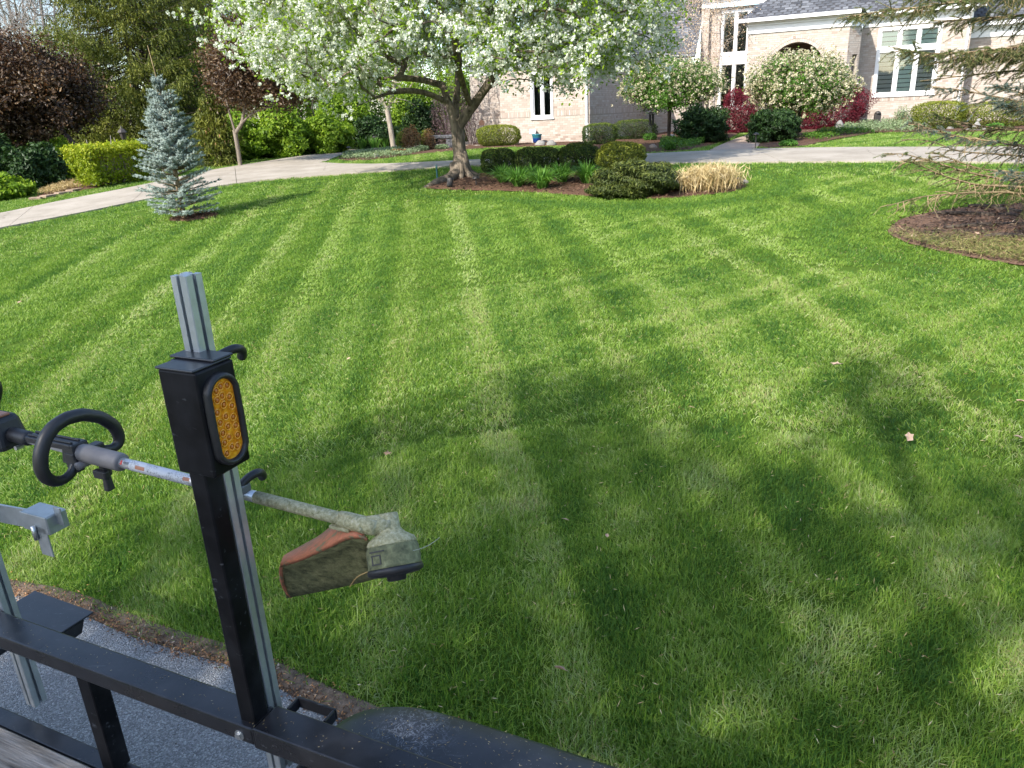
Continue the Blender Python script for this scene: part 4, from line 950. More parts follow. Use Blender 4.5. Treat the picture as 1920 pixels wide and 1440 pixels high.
# pale barked tree on the island bed
wb = G(738, 279); w_ = lambda px, py, dy=0: at(px, py, wb[1] + dy)
broad('pale_barked_tree', 'slim tree with pale smooth bark on the rock edged island bed', wb, [([wb - [0, 0, .1], w_(735, 258), w_(730, 225), w_(725, 200)], None), ([w_(726, 204), w_(715, 185), w_(712, 160)], 0), ([w_(727, 206), w_(735, 186), w_(742, 150), w_(745, 90)], 0), ([w_(725, 200), w_(712, 192), w_(704, 178)], 0)],
      w_(728, 60), (2.2, 2.0, 2.4), 220, LEAF_PEAR, .085, .045, 26, .22, BARK_PALE, .10, inner=.2)

# standards with cream blossom in front of the house
def standard(base, py_top, cx, half, ytop, ybot, label, mix=.4):
    y = base[1]; c0 = at(cx, (ytop + ybot) / 2, y); k = np.linalg.norm(at(cx + half, 150, y) - at(cx, 150, y)); kz = np.linalg.norm(at(cx, ytop, y) - at(cx, ybot, y)) / 2
    root = thing('standard_viburnum', label, 'tree', base); f = at(cx, ybot - 4, y)
    keep = lambda q: q[:, 2] > c0[2] - kz * .98 + .95 * kz * ((q[:, 0] - c0[0]) / k) ** 2
    T = ellipsoid_pts(430, c0 - [0, 0, kz * .45], (k, k * .95, kz * 1.42), .45, .10, .6, keep)
    N, par, rad = grow([([base - [0, 0, .1], base * .5 + f * .5 + [.02, 0, 0], f], None)], T, .2, .16, .02, tip=.005); rad *= .062 / rad[1]
    trunk_obj(N, par, np.maximum(rad, .004), BARK_DARK, root, base, rmax=.075)
    P = sprinkle(T, 42, .13); leaves_obj('leaves', P, .075, .042, LEAF_VIB, root, base, P - c0 + [0, 0, .4], .9)
    up = T[((T[:, 2] > c0[2] - kz * .5) & (rng.random(len(T)) < .35 + mix)) | (rng.random(len(T)) < mix)]; hc = sprinkle(up, 9, .17); out = unit(hc - (c0 - [0, 0, kz * .7])); hc = hc + out * .06
    P = np.repeat(hc, 8, 0); o2 = rnd(len(P)) * .042; P = P + o2; leaves_obj('blossom', P, .052, .048, PETAL_CREAM, root, base, o2 * 20 + [0, -.2, .5], .7, tint=.45 + .25 * rng.normal(size=len(P)) + np.repeat(rng.normal(0, .15, len(hc)), 8))
    return root
standard(G(1253, 264), 0, 1255, 98, 110, 204, 'standard tree with green crown and white flower heads left of the entrance', .2)
standard(G(1494, 258), 0, 1500, 96, 103, 205, 'standard tree with cream flower heads in front of the arched entrance', .55)

# magnolia with pale buds in front of the tall window
mg = gat(1335, 235, 32.5); g_ = lambda px, py, dy=0: at(px, py, 32.5 + dy)
root = thing('magnolia_tree', 'thin bare magnolia dotted with pale buds beside the tall hall window', 'tree', mg)
T = np.concatenate([ellipsoid_pts(260, g_(1322, 62), (1.55, 1.2, 2.0), .15, .1), ellipsoid_pts(120, g_(1345, 10), (1.5, 1.1, .9), .15, .1)])
N, par, rad = grow([([mg, g_(1338, 190), g_(1345, 130)], None), ([g_(1342, 150), g_(1322, 100), g_(1305, 60)], 0), ([g_(1345, 130), g_(1352, 90), g_(1350, 40)], 0), ([g_(1340, 170), g_(1295, 110), g_(1280, 80)], 0)], T, .2, .14, .05, tip=.004)
rad *= .05 / rad[1]; trunk_obj(N, par, np.maximum(rad, .0045), BARK_GREY, root, mg, rmax=.06)
P = sprinkle(T, 11, .16); leaves_obj('buds', P, .058, .036, MAGNOLIA, root, mg, axis=np.array([0, 0, 1.]), ajit=.7)

# ---------------- shrubs and hedges
def shrub(name, label, base, C, Rr, n, leaf, L, Wd, cat='shrub', box=0, lump=.08, group=None, inner=.72, spread=.9, twig=None, upaxis=None, tintup=.25, seed=0, core=True, nrmup=0):
    """dense bush: leaves set through the outer third of a lumpy body (box > 0 squares it off like shears do), on twigs"""
    C = np.asarray(C, float); Rr = np.asarray(Rr, float); base = np.asarray(base, float); d = rnd(n); e = 1 + box
    if box:
        q = np.abs(d) ** (2 + 2 * box); s = 1 / (q.sum(1) ** (1 / (2 + 2 * box)))
    else: s = np.ones(n)
    ph = rng.uniform(0, 6.28, 5); lm = 1 + lump * (np.sin(d[:, 0] * 5 + ph[0]) * np.sin(d[:, 2] * 4 + ph[1]) + .8 * np.sin(d[:, 1] * 6 + ph[2] + d[:, 0] * 3) + .5 * np.sin(d[:, 2] * 11 + d[:, 0] * 9 + ph[3]))
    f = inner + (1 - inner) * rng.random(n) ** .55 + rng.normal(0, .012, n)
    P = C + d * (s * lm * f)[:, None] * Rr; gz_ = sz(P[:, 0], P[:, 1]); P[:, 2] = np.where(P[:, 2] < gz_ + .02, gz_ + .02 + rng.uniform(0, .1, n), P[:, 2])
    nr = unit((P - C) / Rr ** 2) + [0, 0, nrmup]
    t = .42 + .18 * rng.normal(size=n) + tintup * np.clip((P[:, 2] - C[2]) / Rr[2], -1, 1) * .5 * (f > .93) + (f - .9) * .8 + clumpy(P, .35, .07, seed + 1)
    o = leaves_obj('foliage', P, L, Wd, leaf, None, base, nr, spread, upaxis, .6, t)
    o.name = name; o.data.name = name; tag(o, label, cat, group)
    k = 26; dd = rnd(k); dd[:, 2] = np.abs(dd[:, 2]) * .8; P1 = C + dd * Rr * .8; P0 = np.tile(base, (k, 1)) + rng.normal(0, .05, (k, 3)); V, Fq = frusta(P0 - [0, 0, .05], P1, np.full(k, .014), np.full(k, .006), 4)
    link('twigs', mesh('twigs', V - base, Fq, twig or BARK_DARK), o, base)
    return o
def shrub_px(name, label, x0, x1, y0, y1, depth=None, ry=None, **kw):
    """bush whose outline, as surveyed from the street, spans x0..x1 and y0..y1 (y1 on the ground)"""
    b_ = G((x0 + x1) / 2, y1) if depth is None else gat((x0 + x1) / 2, y1, depth)
    rx = np.linalg.norm(at(x1, y1, b_[1]) - at(x0, y1, b_[1])) / 2; b_[1] += (ry or rx) * .85; b_ = gat((x0 + x1) / 2, y1, b_[1]); y = b_[1]
    rx = np.linalg.norm(at(x1, y0, y) - at(x0, y0, y)) / 2; top = at((x0 + x1) / 2, y0, y)[2]; h = top - b_[2]
    box = kw.get('box', 0); C = np.array([b_[0], b_[1], b_[2] + h * (.5 if box else .42)]); rz = h * (.5 if box else .58)
    return shrub(name, label, b_, C, (rx, ry or rx, rz), **kw)
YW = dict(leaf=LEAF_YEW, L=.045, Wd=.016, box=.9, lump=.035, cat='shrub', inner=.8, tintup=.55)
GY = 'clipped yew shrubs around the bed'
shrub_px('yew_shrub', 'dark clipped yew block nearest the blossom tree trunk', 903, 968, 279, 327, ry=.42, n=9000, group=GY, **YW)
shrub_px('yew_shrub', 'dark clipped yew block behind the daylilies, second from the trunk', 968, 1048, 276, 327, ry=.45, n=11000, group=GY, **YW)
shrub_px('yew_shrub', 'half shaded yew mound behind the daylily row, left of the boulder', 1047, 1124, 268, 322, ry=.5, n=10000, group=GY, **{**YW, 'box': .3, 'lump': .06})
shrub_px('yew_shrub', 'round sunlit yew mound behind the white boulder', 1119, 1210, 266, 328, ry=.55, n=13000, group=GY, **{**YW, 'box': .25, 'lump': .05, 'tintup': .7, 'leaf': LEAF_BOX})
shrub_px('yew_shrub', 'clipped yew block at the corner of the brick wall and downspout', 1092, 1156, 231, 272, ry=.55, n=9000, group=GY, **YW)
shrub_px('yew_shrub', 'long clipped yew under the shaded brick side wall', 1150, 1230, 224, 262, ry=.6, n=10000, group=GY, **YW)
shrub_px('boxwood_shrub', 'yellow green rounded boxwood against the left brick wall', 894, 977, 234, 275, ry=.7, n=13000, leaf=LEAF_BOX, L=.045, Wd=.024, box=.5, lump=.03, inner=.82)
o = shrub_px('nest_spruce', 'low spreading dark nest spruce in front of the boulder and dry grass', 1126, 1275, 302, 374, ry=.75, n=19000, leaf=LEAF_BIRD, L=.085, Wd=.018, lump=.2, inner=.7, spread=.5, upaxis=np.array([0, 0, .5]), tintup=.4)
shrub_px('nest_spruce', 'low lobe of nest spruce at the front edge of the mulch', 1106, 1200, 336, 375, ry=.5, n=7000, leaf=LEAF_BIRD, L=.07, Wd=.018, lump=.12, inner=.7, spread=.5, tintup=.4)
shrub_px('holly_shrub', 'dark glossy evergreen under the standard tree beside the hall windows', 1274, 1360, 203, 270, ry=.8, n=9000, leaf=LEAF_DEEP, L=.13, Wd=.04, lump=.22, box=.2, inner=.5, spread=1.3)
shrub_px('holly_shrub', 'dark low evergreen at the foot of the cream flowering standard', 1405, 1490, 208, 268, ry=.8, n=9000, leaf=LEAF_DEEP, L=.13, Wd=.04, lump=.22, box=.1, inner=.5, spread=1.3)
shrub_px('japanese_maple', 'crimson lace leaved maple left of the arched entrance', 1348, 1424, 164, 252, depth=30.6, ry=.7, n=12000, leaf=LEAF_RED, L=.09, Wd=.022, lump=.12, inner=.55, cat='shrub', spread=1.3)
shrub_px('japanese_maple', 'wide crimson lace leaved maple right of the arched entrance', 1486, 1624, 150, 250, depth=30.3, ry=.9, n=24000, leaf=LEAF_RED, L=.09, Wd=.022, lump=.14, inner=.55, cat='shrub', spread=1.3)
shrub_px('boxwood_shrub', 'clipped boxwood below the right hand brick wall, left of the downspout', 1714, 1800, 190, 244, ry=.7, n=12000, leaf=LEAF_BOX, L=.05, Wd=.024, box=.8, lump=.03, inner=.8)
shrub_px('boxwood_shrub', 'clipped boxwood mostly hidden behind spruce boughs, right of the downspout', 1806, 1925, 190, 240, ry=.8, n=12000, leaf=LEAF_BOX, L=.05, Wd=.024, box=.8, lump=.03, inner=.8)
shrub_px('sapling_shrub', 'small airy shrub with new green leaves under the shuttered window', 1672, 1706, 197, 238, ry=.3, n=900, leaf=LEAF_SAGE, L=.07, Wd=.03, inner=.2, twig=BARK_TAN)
# gold hedge by the drive
h0, h1 = gat(148, 330, 21.5), gat(292, 318, 23.5)
def hedge(name, label, p0, p1, ht, wd, n, leaf, L, Wd, cat='hedge'):
    ax = unit(p1 - p0); ax[2] = 0; ax = unit(ax); ln = np.linalg.norm(p1 - p0); sd = np.array([-ax[1], ax[0], 0]); P = np.zeros((0, 3)); T = []
    u = rng.uniform(-1, 1, (n, 3)); f = rng.integers(0, 5, n); ff = np.where(f == 0, 0, np.where(f == 1, 1, np.where(f == 2, 0, np.where(f == 3, 2, 2))))
    k = np.arange(n); u[k, ff] = np.sign(u[k, ff]) * (1 - .28 * rng.random(n) ** 1.6); flat = np.abs(u[:, 2]) ; u[:, 2] = np.where((ff == 2) & (rng.random(n) < .7), np.abs(u[:, 2]), u[:, 2])
    taper = 1 - .16 * (1 - (u[:, 2] + 1) / 2); c = (p0 + p1) / 2; lum = 1 + .05 * np.sin(u[:, 0] * 9) + .04 * np.sin(u[:, 2] * 7 + u[:, 0] * 5)
    P = c + ax * (u[:, 0] * ln / 2 * taper)[:, None] + sd * (u[:, 1] * wd / 2 * taper * lum)[:, None] + UP * (ht * .55 + u[:, 2] * ht * .45 * lum)[:, None] + rng.normal(0, .055, (n, 3))
    P[:, 2] += 0
    nr = ax * u[:, :1] ** 5 + sd * u[:, 1:2] ** 5 + UP * u[:, 2:3] ** 3
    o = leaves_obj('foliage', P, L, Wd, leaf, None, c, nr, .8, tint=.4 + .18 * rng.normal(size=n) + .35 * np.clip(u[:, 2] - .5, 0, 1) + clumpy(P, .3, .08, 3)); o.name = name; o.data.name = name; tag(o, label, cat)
    k = 40; a = rng.uniform(-.7, .7, k); P0 = c + ax * (a * ln / 2)[:, None] + rng.normal(0, .08, (k, 3)) * [1, 1, 0]; P1 = P0 + rng.normal(0, .25, (k, 3)) + UP * ht * .85; V, Fq = frusta(P0, P1, np.full(k, .02), np.full(k, .008), 5); link('twigs', mesh('twigs', V - c, Fq, BARK_GREY), o, c)
    return o
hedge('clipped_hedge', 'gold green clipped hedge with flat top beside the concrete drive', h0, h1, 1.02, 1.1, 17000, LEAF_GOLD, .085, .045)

# woodland edge behind the drive
WS = dict(leaf=LEAF_WOOD, L=.13, Wd=.075, lump=.2, inner=.5, cat='shrub', group='woodland shrubs behind the drive', nrmup=.3)
for i, (x0, x1, y0, y1, dp, n, lf, lab) in enumerate([
    (395, 500, 215, 296, 27.6, 10000, LEAF_WOOD, 'bright green woodland shrub behind the pale trunk of the copper tree'),
    (478, 590, 198, 292, 28.2, 12000, LEAF_WOOD, 'tall bright green shrub right of the copper tree'),
    (565, 665, 215, 289, 29.0, 10000, LEAF_WOOD, 'low bright green shrub where the drive bends away'),
    (600, 700, 150, 285, 33.0, 9000, LEAF_WOOD, 'tall yellow green shrub behind the bend of the drive'),
    (648, 745, 222, 284, 31.5, 8000, LEAF_DEEP, 'dark evergreen shrub left of the pale barked tree'),
    (735, 830, 150, 276, 34.5, 10000, LEAF_WOOD, 'tall green shrub right of the pale barked tree'),
    (760, 830, 190, 272, 33.5, 7000, LEAF_DEEP, 'deep green shrub behind the rusty twiggy bush'),
    (-60, 60, 255, 372, 22.5, 9000, LEAF_DEEP, 'dark shaded shrub at the far left edge'),
    (30, 130, 270, 362, 22.5, 8000, LEAF_DEEP, 'dark green shrub under the copper crown left of the gold hedge'),
    (90, 150, 262, 330, 24.5, 5000, LEAF_WOOD, 'bright green shrub peeping out left of the gold hedge'),
    (-20, 60, 330, 385, 20.5, 3500, LEAF_WOOD, 'small bright leaved bush at the edge of the far left lawn'),
    (-150, -40, 250, 400, 21.5, 7000, LEAF_WOOD, 'broad green bush beyond the left edge of the drive'),
    (815, 905, 120, 268, 37, 10000, LEAF_WOOD, 'tall green shrub behind the purple smoke bush'),
    (640, 770, 120, 282, 41, 10000, LEAF_WOOD, 'tall far green shrub left of the pale barked tree'),
    (520, 650, 130, 286, 42, 10000, LEAF_WOOD, 'tall far green shrub beyond the bend of the drive'),
    (100, 260, 190, 300, 38, 9000, LEAF_DEEP, 'dark far shrub behind the gold hedge'),
    (350, 420, 235, 300, 30.5, 5000, LEAF_DEEP, 'dark shrub low behind the blue spruce')]):
    shrub_px('woodland_shrub', lab, x0, x1, y0, y1, depth=dp, n=n, **{**WS, 'leaf': lf}, seed=i)
shrub_px('smoke_bush', 'purple grey hazy bush against the left end of the house', 808, 882, 150, 262, depth=31.2, ry=1.0, n=7000, leaf=LEAF_PLUM, L=.06, Wd=.03, lump=.15, inner=.3, twig=BARK_GREY)
shrub_px('smoke_bush', 'thin purple grey twiggy bush between trunk and boxwood', 862, 908, 185, 268, depth=30.5, ry=.6, n=1800, leaf=LEAF_PLUM, L=.05, Wd=.025, lump=.1, inner=.2, twig=BARK_GREY)
shrub_px('rusty_shrub', 'rusty brown twiggy shrub on the island bed', 752, 792, 233, 280, depth=27.5, ry=.45, n=1900, leaf=LEAF_RUST, L=.06, Wd=.025, inner=.2, twig=BARK_TAN)
shrub_px('rusty_shrub', 'faded rust coloured shrub left of the grey stone bench', 792, 818, 240, 276, depth=28.2, ry=.35, n=1200, leaf=LEAF_RUST, L=.06, Wd=.025, inner=.2, twig=BARK_TAN)
shrub_px('arborvitae_shrub', 'small gold cone shrub left of the rusty shrub', 744, 766, 247, 278, depth=28.5, ry=.3, n=1500, leaf=LEAF_BOX, L=.06, Wd=.03, inner=.6)
shrub_px('arborvitae_shrub', 'small gold cone shrub beside the grey stone bench', 791, 806, 243, 274, depth=29, ry=.28, n=1300, leaf=LEAF_BOX, L=.06, Wd=.03, inner=.6)

# bare trees on the skyline
def bare(name_label, base, H, spreadr, n, seed_pts=True):
    base = np.asarray(base, float); root = thing('bare_tree', name_label, 'tree', base, 'bare trees on the skyline')
    top = base + [rng.normal(0, .4), rng.normal(0, .4), H * .8]; T = ellipsoid_pts(n, base + [0, 0, H * .66], (spreadr, spreadr, H * .42), .25, .15)
    N, par, rad = grow([([base - [0, 0, .2], base * .6 + top * .4 + rng.normal(0, .15, 3), top], None)], T, .6, .14, .12, tip=.011, p=2.0); rad *= .17 / rad[1]
    V, Fq = limbs(N, par, np.maximum(rad, .011), rmax=.2); link('trunk', mesh('trunk', V - base, Fq, BARK_GREY, smooth=True), root, base)
    T2 = sprinkle(T, 15, .5); d = unit(rng.normal(size=T2.shape) + [0, 0, 1.1]); V, Fq = frusta(T2, T2 + d * rng.uniform(.3, .9, (len(T2), 1)), np.full(len(T2), .007), np.full(len(T2), .003), 3)
    link('crown', mesh('crown', V - base, Fq, BARK_GREY), root, base); return root
b1 = bare('tall bare tree on the skyline, at the far left', gat(20, 280, 44), 13, 3.6, 260)
b2 = bare('bare tree on the skyline, just left of the olive spruce', gat(120, 280, 48), 12.5, 3.4, 240)
b3 = bare('bare tree with wide crown between the spruce and the pear blossom', gat(430, 280, 46), 15, 4.0, 280)
for src, px, y, sc, rz, lab in [(b1, -90, 50, 1.05, 2.0, 'bare tree on the skyline beyond the far left lawn'), (b2, 70, 56, 1.15, 1.0, 'slim bare tree between the two leftmost skyline trees'), (b3, 200, 58, 1.0, 2.5, 'bare tree hidden behind the olive spruce'),
                                (b1, 520, 50, 1.2, 4.0, 'bare tree behind the left part of the pear crown'), (b2, 590, 44, 1.15, 5.0, 'bare tree rising behind the drive bend'), (b3, 690, 52, 1.1, 1.2, 'bare tree behind the pale barked tree'),
                                (b2, 790, 47, 1.2, 3.1, 'bare tree behind the smoke bush'), (b1, 300, 60, 1.2, .6, 'bare tree far behind the olive spruce top'), (b3, -180, 62, 1.1, .2, 'bare tree outside the left end of the woods'), (b2, 380, 62, 1.3, 2.2, 'bare tree beyond the copper tree')]:
    o = copy_tree(src); p = gat(px, 280, y); o.location = Vector(p); o.scale = (sc, sc, sc); o.rotation_euler = (0, 0, rz); o['label'] = lab
def budding(label, base, H, r, n):
    base = np.asarray(base, float); top = base + [0, 0, H * .8]
    return broad('budding_tree', label, base, [([base - [0, 0, .2], base * .5 + top * .5 + rng.normal(0, .1, 3), top], None)], base + [0, 0, H * .62], (r, r, H * .42), n, LEAF_WOOD, .12, .07, 34, .34, BARK_GREY, .12, inner=.3, step=.5, group='budding trees at the wood edge')
budding('budding green tree behind the bend of the drive', gat(610, 280, 37), 6.5, 2.2, 230)
budding('budding green tree behind the left blossom branches', gat(520, 280, 38.5), 7.0, 2.3, 230)
budding('budding green tree behind the pear trunk', gat(790, 275, 39), 6.5, 2.3, 230)
budding('budding green tree behind the olive spruce, left', gat(150, 280, 34), 4.6, 2.2, 180)
budding('budding green tree behind the olive spruce, right', gat(370, 280, 36), 5.2, 2.2, 200)
budding('budding green tree behind the far left copper tree', gat(-30, 280, 33), 4.6, 2.2, 180)

# ---------------- daylilies, ornamental grass, perennials
def strap_clump(n, ln, w, spread, seed, leaf, up=1.0):
    g = np.random.default_rng(seed); a = g.uniform(0, 2 * np.pi, n); out = np.column_stack([np.cos(a), np.sin(a), np.zeros(n)]); L = ln * g.uniform(.65, 1.15, n); lean = g.uniform(.15, 1, n) * spread
    V = []; base = out * (g.random(n) * .09)[:, None]; side = np.column_stack([-np.sin(a), np.cos(a), np.zeros(n)]); prof = [(0, .7), (.35, 1.0), (.7, .8), (1.0, .06)]
    for f, ww in prof:
        c = base + out * (lean * L * f ** 1.5)[:, None] + UP * (L * up * (f - .55 * lean * f ** 3))[:, None]; V += [c - side * w * ww / 2, c + side * w * ww / 2]
    V = np.stack(V, 1).reshape(-1, 3); o = (np.arange(n) * 8)[:, None, None]; Fq = (o + np.array([[0, 1, 3, 2], [2, 3, 5, 4], [4, 5, 7, 6]])[None]).reshape(-1, 4)
    return mesh('strap_leaves', V, Fq, leaf, np.repeat(np.clip(.5 + .25 * g.normal(size=n), 0, 1), 3))
LILY = [strap_clump(260, .46, .019, 1.3, s, LEAF_LILY) for s in (1, 2, 3)]
for i, (px, py, sc, lab) in enumerate([(944, 344, .95, 'daylily clump nearest the pear trunk'), (972, 351, 1.0, 'daylily clump at the front left of the row'), (1016, 355, 1.02, 'foremost daylily clump with bright leaf tips'),
                                       (1000, 341, .85, 'daylily clump tucked behind the foremost one'), (1054, 343, 1.0, 'daylily clump in front of the shaded yew mound'), (1101, 345, 1.05, 'daylily clump at the right end of the row')]):
    o = link('daylily', LILY[i % 3]); o.location = Vector(G(px, py)) + Vector((0, 0, .02)); o.scale = (sc, sc, sc); o.rotation_euler = (0, 0, i * 1.1); tag(o, lab, 'plant', 'daylilies in the mulch bed')
og = G(1338, 360); pts = rng.normal(0, 1, (420, 2)) * [.165, .12]; root = thing('ornamental_grass', 'clump of dry straw coloured ornamental grass cut short at the bed end', 'plant', og)
P0 = np.column_stack([og[0] + pts[:, 0], og[1] + .22 + pts[:, 1], np.full(420, og[2])]); P0[:, 2] = sz(P0[:, 0], P0[:, 1])
P0 = np.repeat(P0, 5, 0) + rng.normal(0, .02, (2100, 3)) * [1, 1, 0]; d = unit(np.column_stack([(P0[:, 0] - og[0]) * .5, (P0[:, 1] - og[1]) * .4, np.ones(2100)]) + .12 * rng.normal(size=(2100, 3)))
V, Fq = leaf_quads(P0 + d * .15, .34, .013, axis=d, ajit=.03); link('stems', mesh('stems', V - og, Fq, STRAW, np.clip(.5 + .25 * rng.normal(size=2100), 0, 1)), root, og)
sel = P0[::1] + d * .30; V, Fq = leaf_quads(sel + rng.normal(0, .05, sel.shape), .16, .012, axis=d, ajit=.5); link('seed_tops', mesh('seed_tops', V - og, Fq, STRAW, np.clip(.75 + .2 * rng.normal(size=len(sel)), 0, 1)), root, og)
def low_plants(name, label, poly_px, n, leaf, L, Wd, h, cat='ground cover', kind='stuff'):
    poly = GP(poly_px); lo, hi = poly.min(0), poly.max(0); P = rng.uniform(lo, hi, (n * 4, 2)); P = P[pip(P, poly)][:n]; hh = h * rng.random(len(P)) ** .7 * (.6 + .8 * value_noise(P, .5, 31))
    o = leaves_obj(name, np.column_stack([P, sz(P[:, 0], P[:, 1]) + .02 + hh]), L, Wd, leaf, None, np.array([*poly.mean(0), 0]), np.array([0, -.3, .8]), 1.0); stuff(o); return o
low_plants('pale_ground_cover', '', [(1560, 250), (1600, 236), (1700, 230), (1740, 234), (1735, 248), (1640, 249)], 6000, LEAF_SAGE, .07, .035, .22)
low_plants('deep_ground_cover', '', [(1500, 262), (1540, 248), (1610, 242), (1640, 250), (1580, 254), (1540, 266)], 2500, LEAF_VIB, .06, .035, .14)
low_plants('island_ground_cover', '', [(640, 299), (650, 291), (740, 283), (790, 286), (760, 293), (690, 300)], 5000, LEAF_SAGE, .06, .03, .14)
low_plants('periwinkle_patch', '', [(1235, 285), (1240, 268), (1290, 262), (1330, 266), (1300, 280)], 2600, LEAF_VIB, .06, .035, .18)
low_plants('dry_stubble', '', [(70, 368), (110, 352), (165, 335), (165, 348), (110, 364)], 2200, STRAW, .14, .012, .14)
GRASSCL = [strap_clump(90, .32, .016, .6, s, LEAF_LILY) for s in (5, 6)]
for i, (px, py, lf, sc, lab) in enumerate([(681, 281, 0, 1.7, 'round tuft of green blades at the tip end of the island bed'), (703, 281, 1, 1.7, 'tuft of green blades left of the pale trunk'), (722, 279, 0, 1.7, 'tuft of green blades touching the pale trunk'),
    (752, 278, 1, 1.7, 'tuft of green blades right of the pale trunk'), (1282, 262, 0, .8, 'tuft of green blades under the left standard tree')]):
    o = link('blade_clump', GRASSCL[i % 2]); o.location = Vector(G(px, py)); o.scale = (sc, sc, sc); o.rotation_euler = (0, 0, i); tag(o, lab, 'plant', 'green blade clumps')
for lab, x0, x1, y0, y1, lf, n in [('small pale variegated mound on the island bed, left', 775, 806, 272, 284, LEAF_SAGE, 900), ('small pale variegated mound near the pear trunk', 815, 842, 270, 281, LEAF_SAGE, 900), ('small rusty green mound at the front of the island bed', 728, 766, 279, 291, LEAF_RUST, 1000),
    ('bright green perennial mound beside the path corner', 1462, 1494, 262, 275, LEAF_LILY, 900), ('green perennial mound under the left standard', 1245, 1268, 268, 282, LEAF_VIB, 700), ('green perennial mound near the dark evergreen', 1205, 1232, 249, 264, LEAF_LILY, 800),
    ('green perennial mound behind the spruce boughs', 1850, 1880, 230, 245, LEAF_LILY, 800)]:
    shrub_px('perennial_mound', lab, x0, x1, y0, y1, n=n, leaf=lf, L=.06, Wd=.03, cat='plant', inner=.4, group='perennial mounds')
# ================================================================== SPRUCE BOUGHS AT THE RIGHT
sp_b = G(2110, 412); SY = sp_b[1]
root = thing('spruce_tree', 'tall spruce whose sparse tan boughs reach in over the mulch at the right', 'tree', sp_b)
W0, W1, RW, S0, S1, Q0, Q1 = [], [], [], [], [], [], []
def bough(px, dy, dens, nscale, droop=.35, r=.016, blue=False, lat_len=.5, needle_from=.05):
    P = resample(np.array([at(x, y, SY + d) for (x, y), d in zip(px, np.linspace(0, dy, len(px)))]), 40); P = smooth_open(P, max(14, int(np.linalg.norm(np.diff(P, axis=0), axis=1).sum() / .07)), 2); m = len(P)
    for i in range(m - 1):
        f = i / m; W0.append(P[i]); W1.append(P[i + 1]); RW.append(r * (1 - f) + .003); d = unit(P[i + 1] - P[i])
        if f > .82 and rng.random() < nscale + .3: (Q0 if blue else S0).append(P[i]); (Q1 if blue else S1).append(P[i + 1])
        for sgn in (-1, 1, -1, 1) if nscale > .6 else (-1, 1):
            if f > .08 and rng.random() < dens:
                lat = unit(np.cross(d, UP)) * sgn; L = lat_len * (1.05 - .75 * f) * rng.uniform(.45, 1.1); k = max(2, int(L / .06)); dirn = unit(d * .8 + lat * rng.uniform(.4, .9) + UP * rng.normal(-.1, .25)); q = P[i].copy()
                for s in range(k):
                    dirn = unit(dirn + UP * (-droop * .22) + rng.normal(0, .10, 3)); q2 = q + dirn * L / k; W0.append(q); W1.append(q2); RW.append(.0045 * (1 - s / k) + .0018)
                    if s / k >= needle_from and rng.random() < nscale: (Q0 if blue else S0).append(q); (Q1 if blue else S1).append(q2)
                    if rng.random() < .75:
                        sd = unit(np.cross(dirn, UP)) * rng.choice([-1, 1]); dd = unit(dirn * .8 + sd * .7 + UP * rng.uniform(-.9, .2) * (1 if droop > .2 else .4)); l2 = rng.uniform(.05, .15); W0.append(q2); W1.append(q2 + dd * l2); RW.append(.0018)
                        if rng.random() < nscale: (Q0 if blue else S0).append(q2); (Q1 if blue else S1).append(q2 + dd * l2)
                    q = q2
bough([(2110, -70), (1960, -30), (1850, -5), (1740, 12), (1650, 22), (1592, 30)], -.6, .95, .95)
bough([(2110, -90), (1960, -60), (1850, -30), (1760, -12), (1700, 0)], .3, .9, .95)
bough([(2110, 0), (1980, 20), (1900, 30), (1820, 35), (1750, 40)], .6, .85, .9)
bough([(2110, 40), (1980, 75), (1880, 92), (1790, 100), (1730, 100), (1686, 92)], -.5, 1.0, .97, .5)
bough([(2110, 70), (1980, 95), (1890, 105), (1800, 112), (1745, 118)], .2, .95, .9, .5)
bough([(2110, 150), (1990, 135), (1900, 132), (1800, 143), (1725, 152)], .5, .55, .55, .5)
bough([(2110, 235), (2000, 205), (1890, 186), (1800, 168), (1738, 163)], -.3, .6, .7, .4, blue=True)
bough([(2110, 190), (2000, 180), (1930, 178), (1862, 160)], -.8, .95, 1.0, .1, blue=True, lat_len=.34)
bough([(2110, 215), (2000, 205), (1920, 205), (1868, 192)], -.7, .95, 1.0, .1, blue=True, lat_len=.3)
bough([(2110, 300), (1980, 285), (1880, 268), (1790, 255), (1735, 238), (1702, 228)], -.2, .7, .75, .4, blue=True)
bough([(2110, 250), (2000, 240), (1900, 245), (1810, 232), (1750, 215)], .3, .6, .7, .5)
bough([(2110, 320), (1980, 300), (1890, 290), (1800, 285), (1740, 262), (1690, 262)], .4, .4, .35, .7)
bough([(2110, 352), (1980, 344), (1890, 338), (1810, 322), (1740, 300), (1690, 287), (1664, 289)], -.5, .75, .45, .75, .02)
bough([(2110, 372), (1980, 356), (1900, 350), (1830, 347), (1770, 330), (1715, 305), (1690, 300)], -.8, .7, .4, .8, .02)
bough([(2110, 330), (1980, 332), (1900, 322), (1840, 318), (1790, 300), (1748, 285)], -.3, .6, .5, .7)
bough([(2110, 385), (1980, 372), (1890, 360), (1800, 362), (1730, 368), (1665, 386)], -1.0, .5, .35, .9, .016)
bough([(2110, 345), (2000, 340), (1930, 330), (1880, 324)], -1.1, .9, .9, .2, blue=True, lat_len=.3)
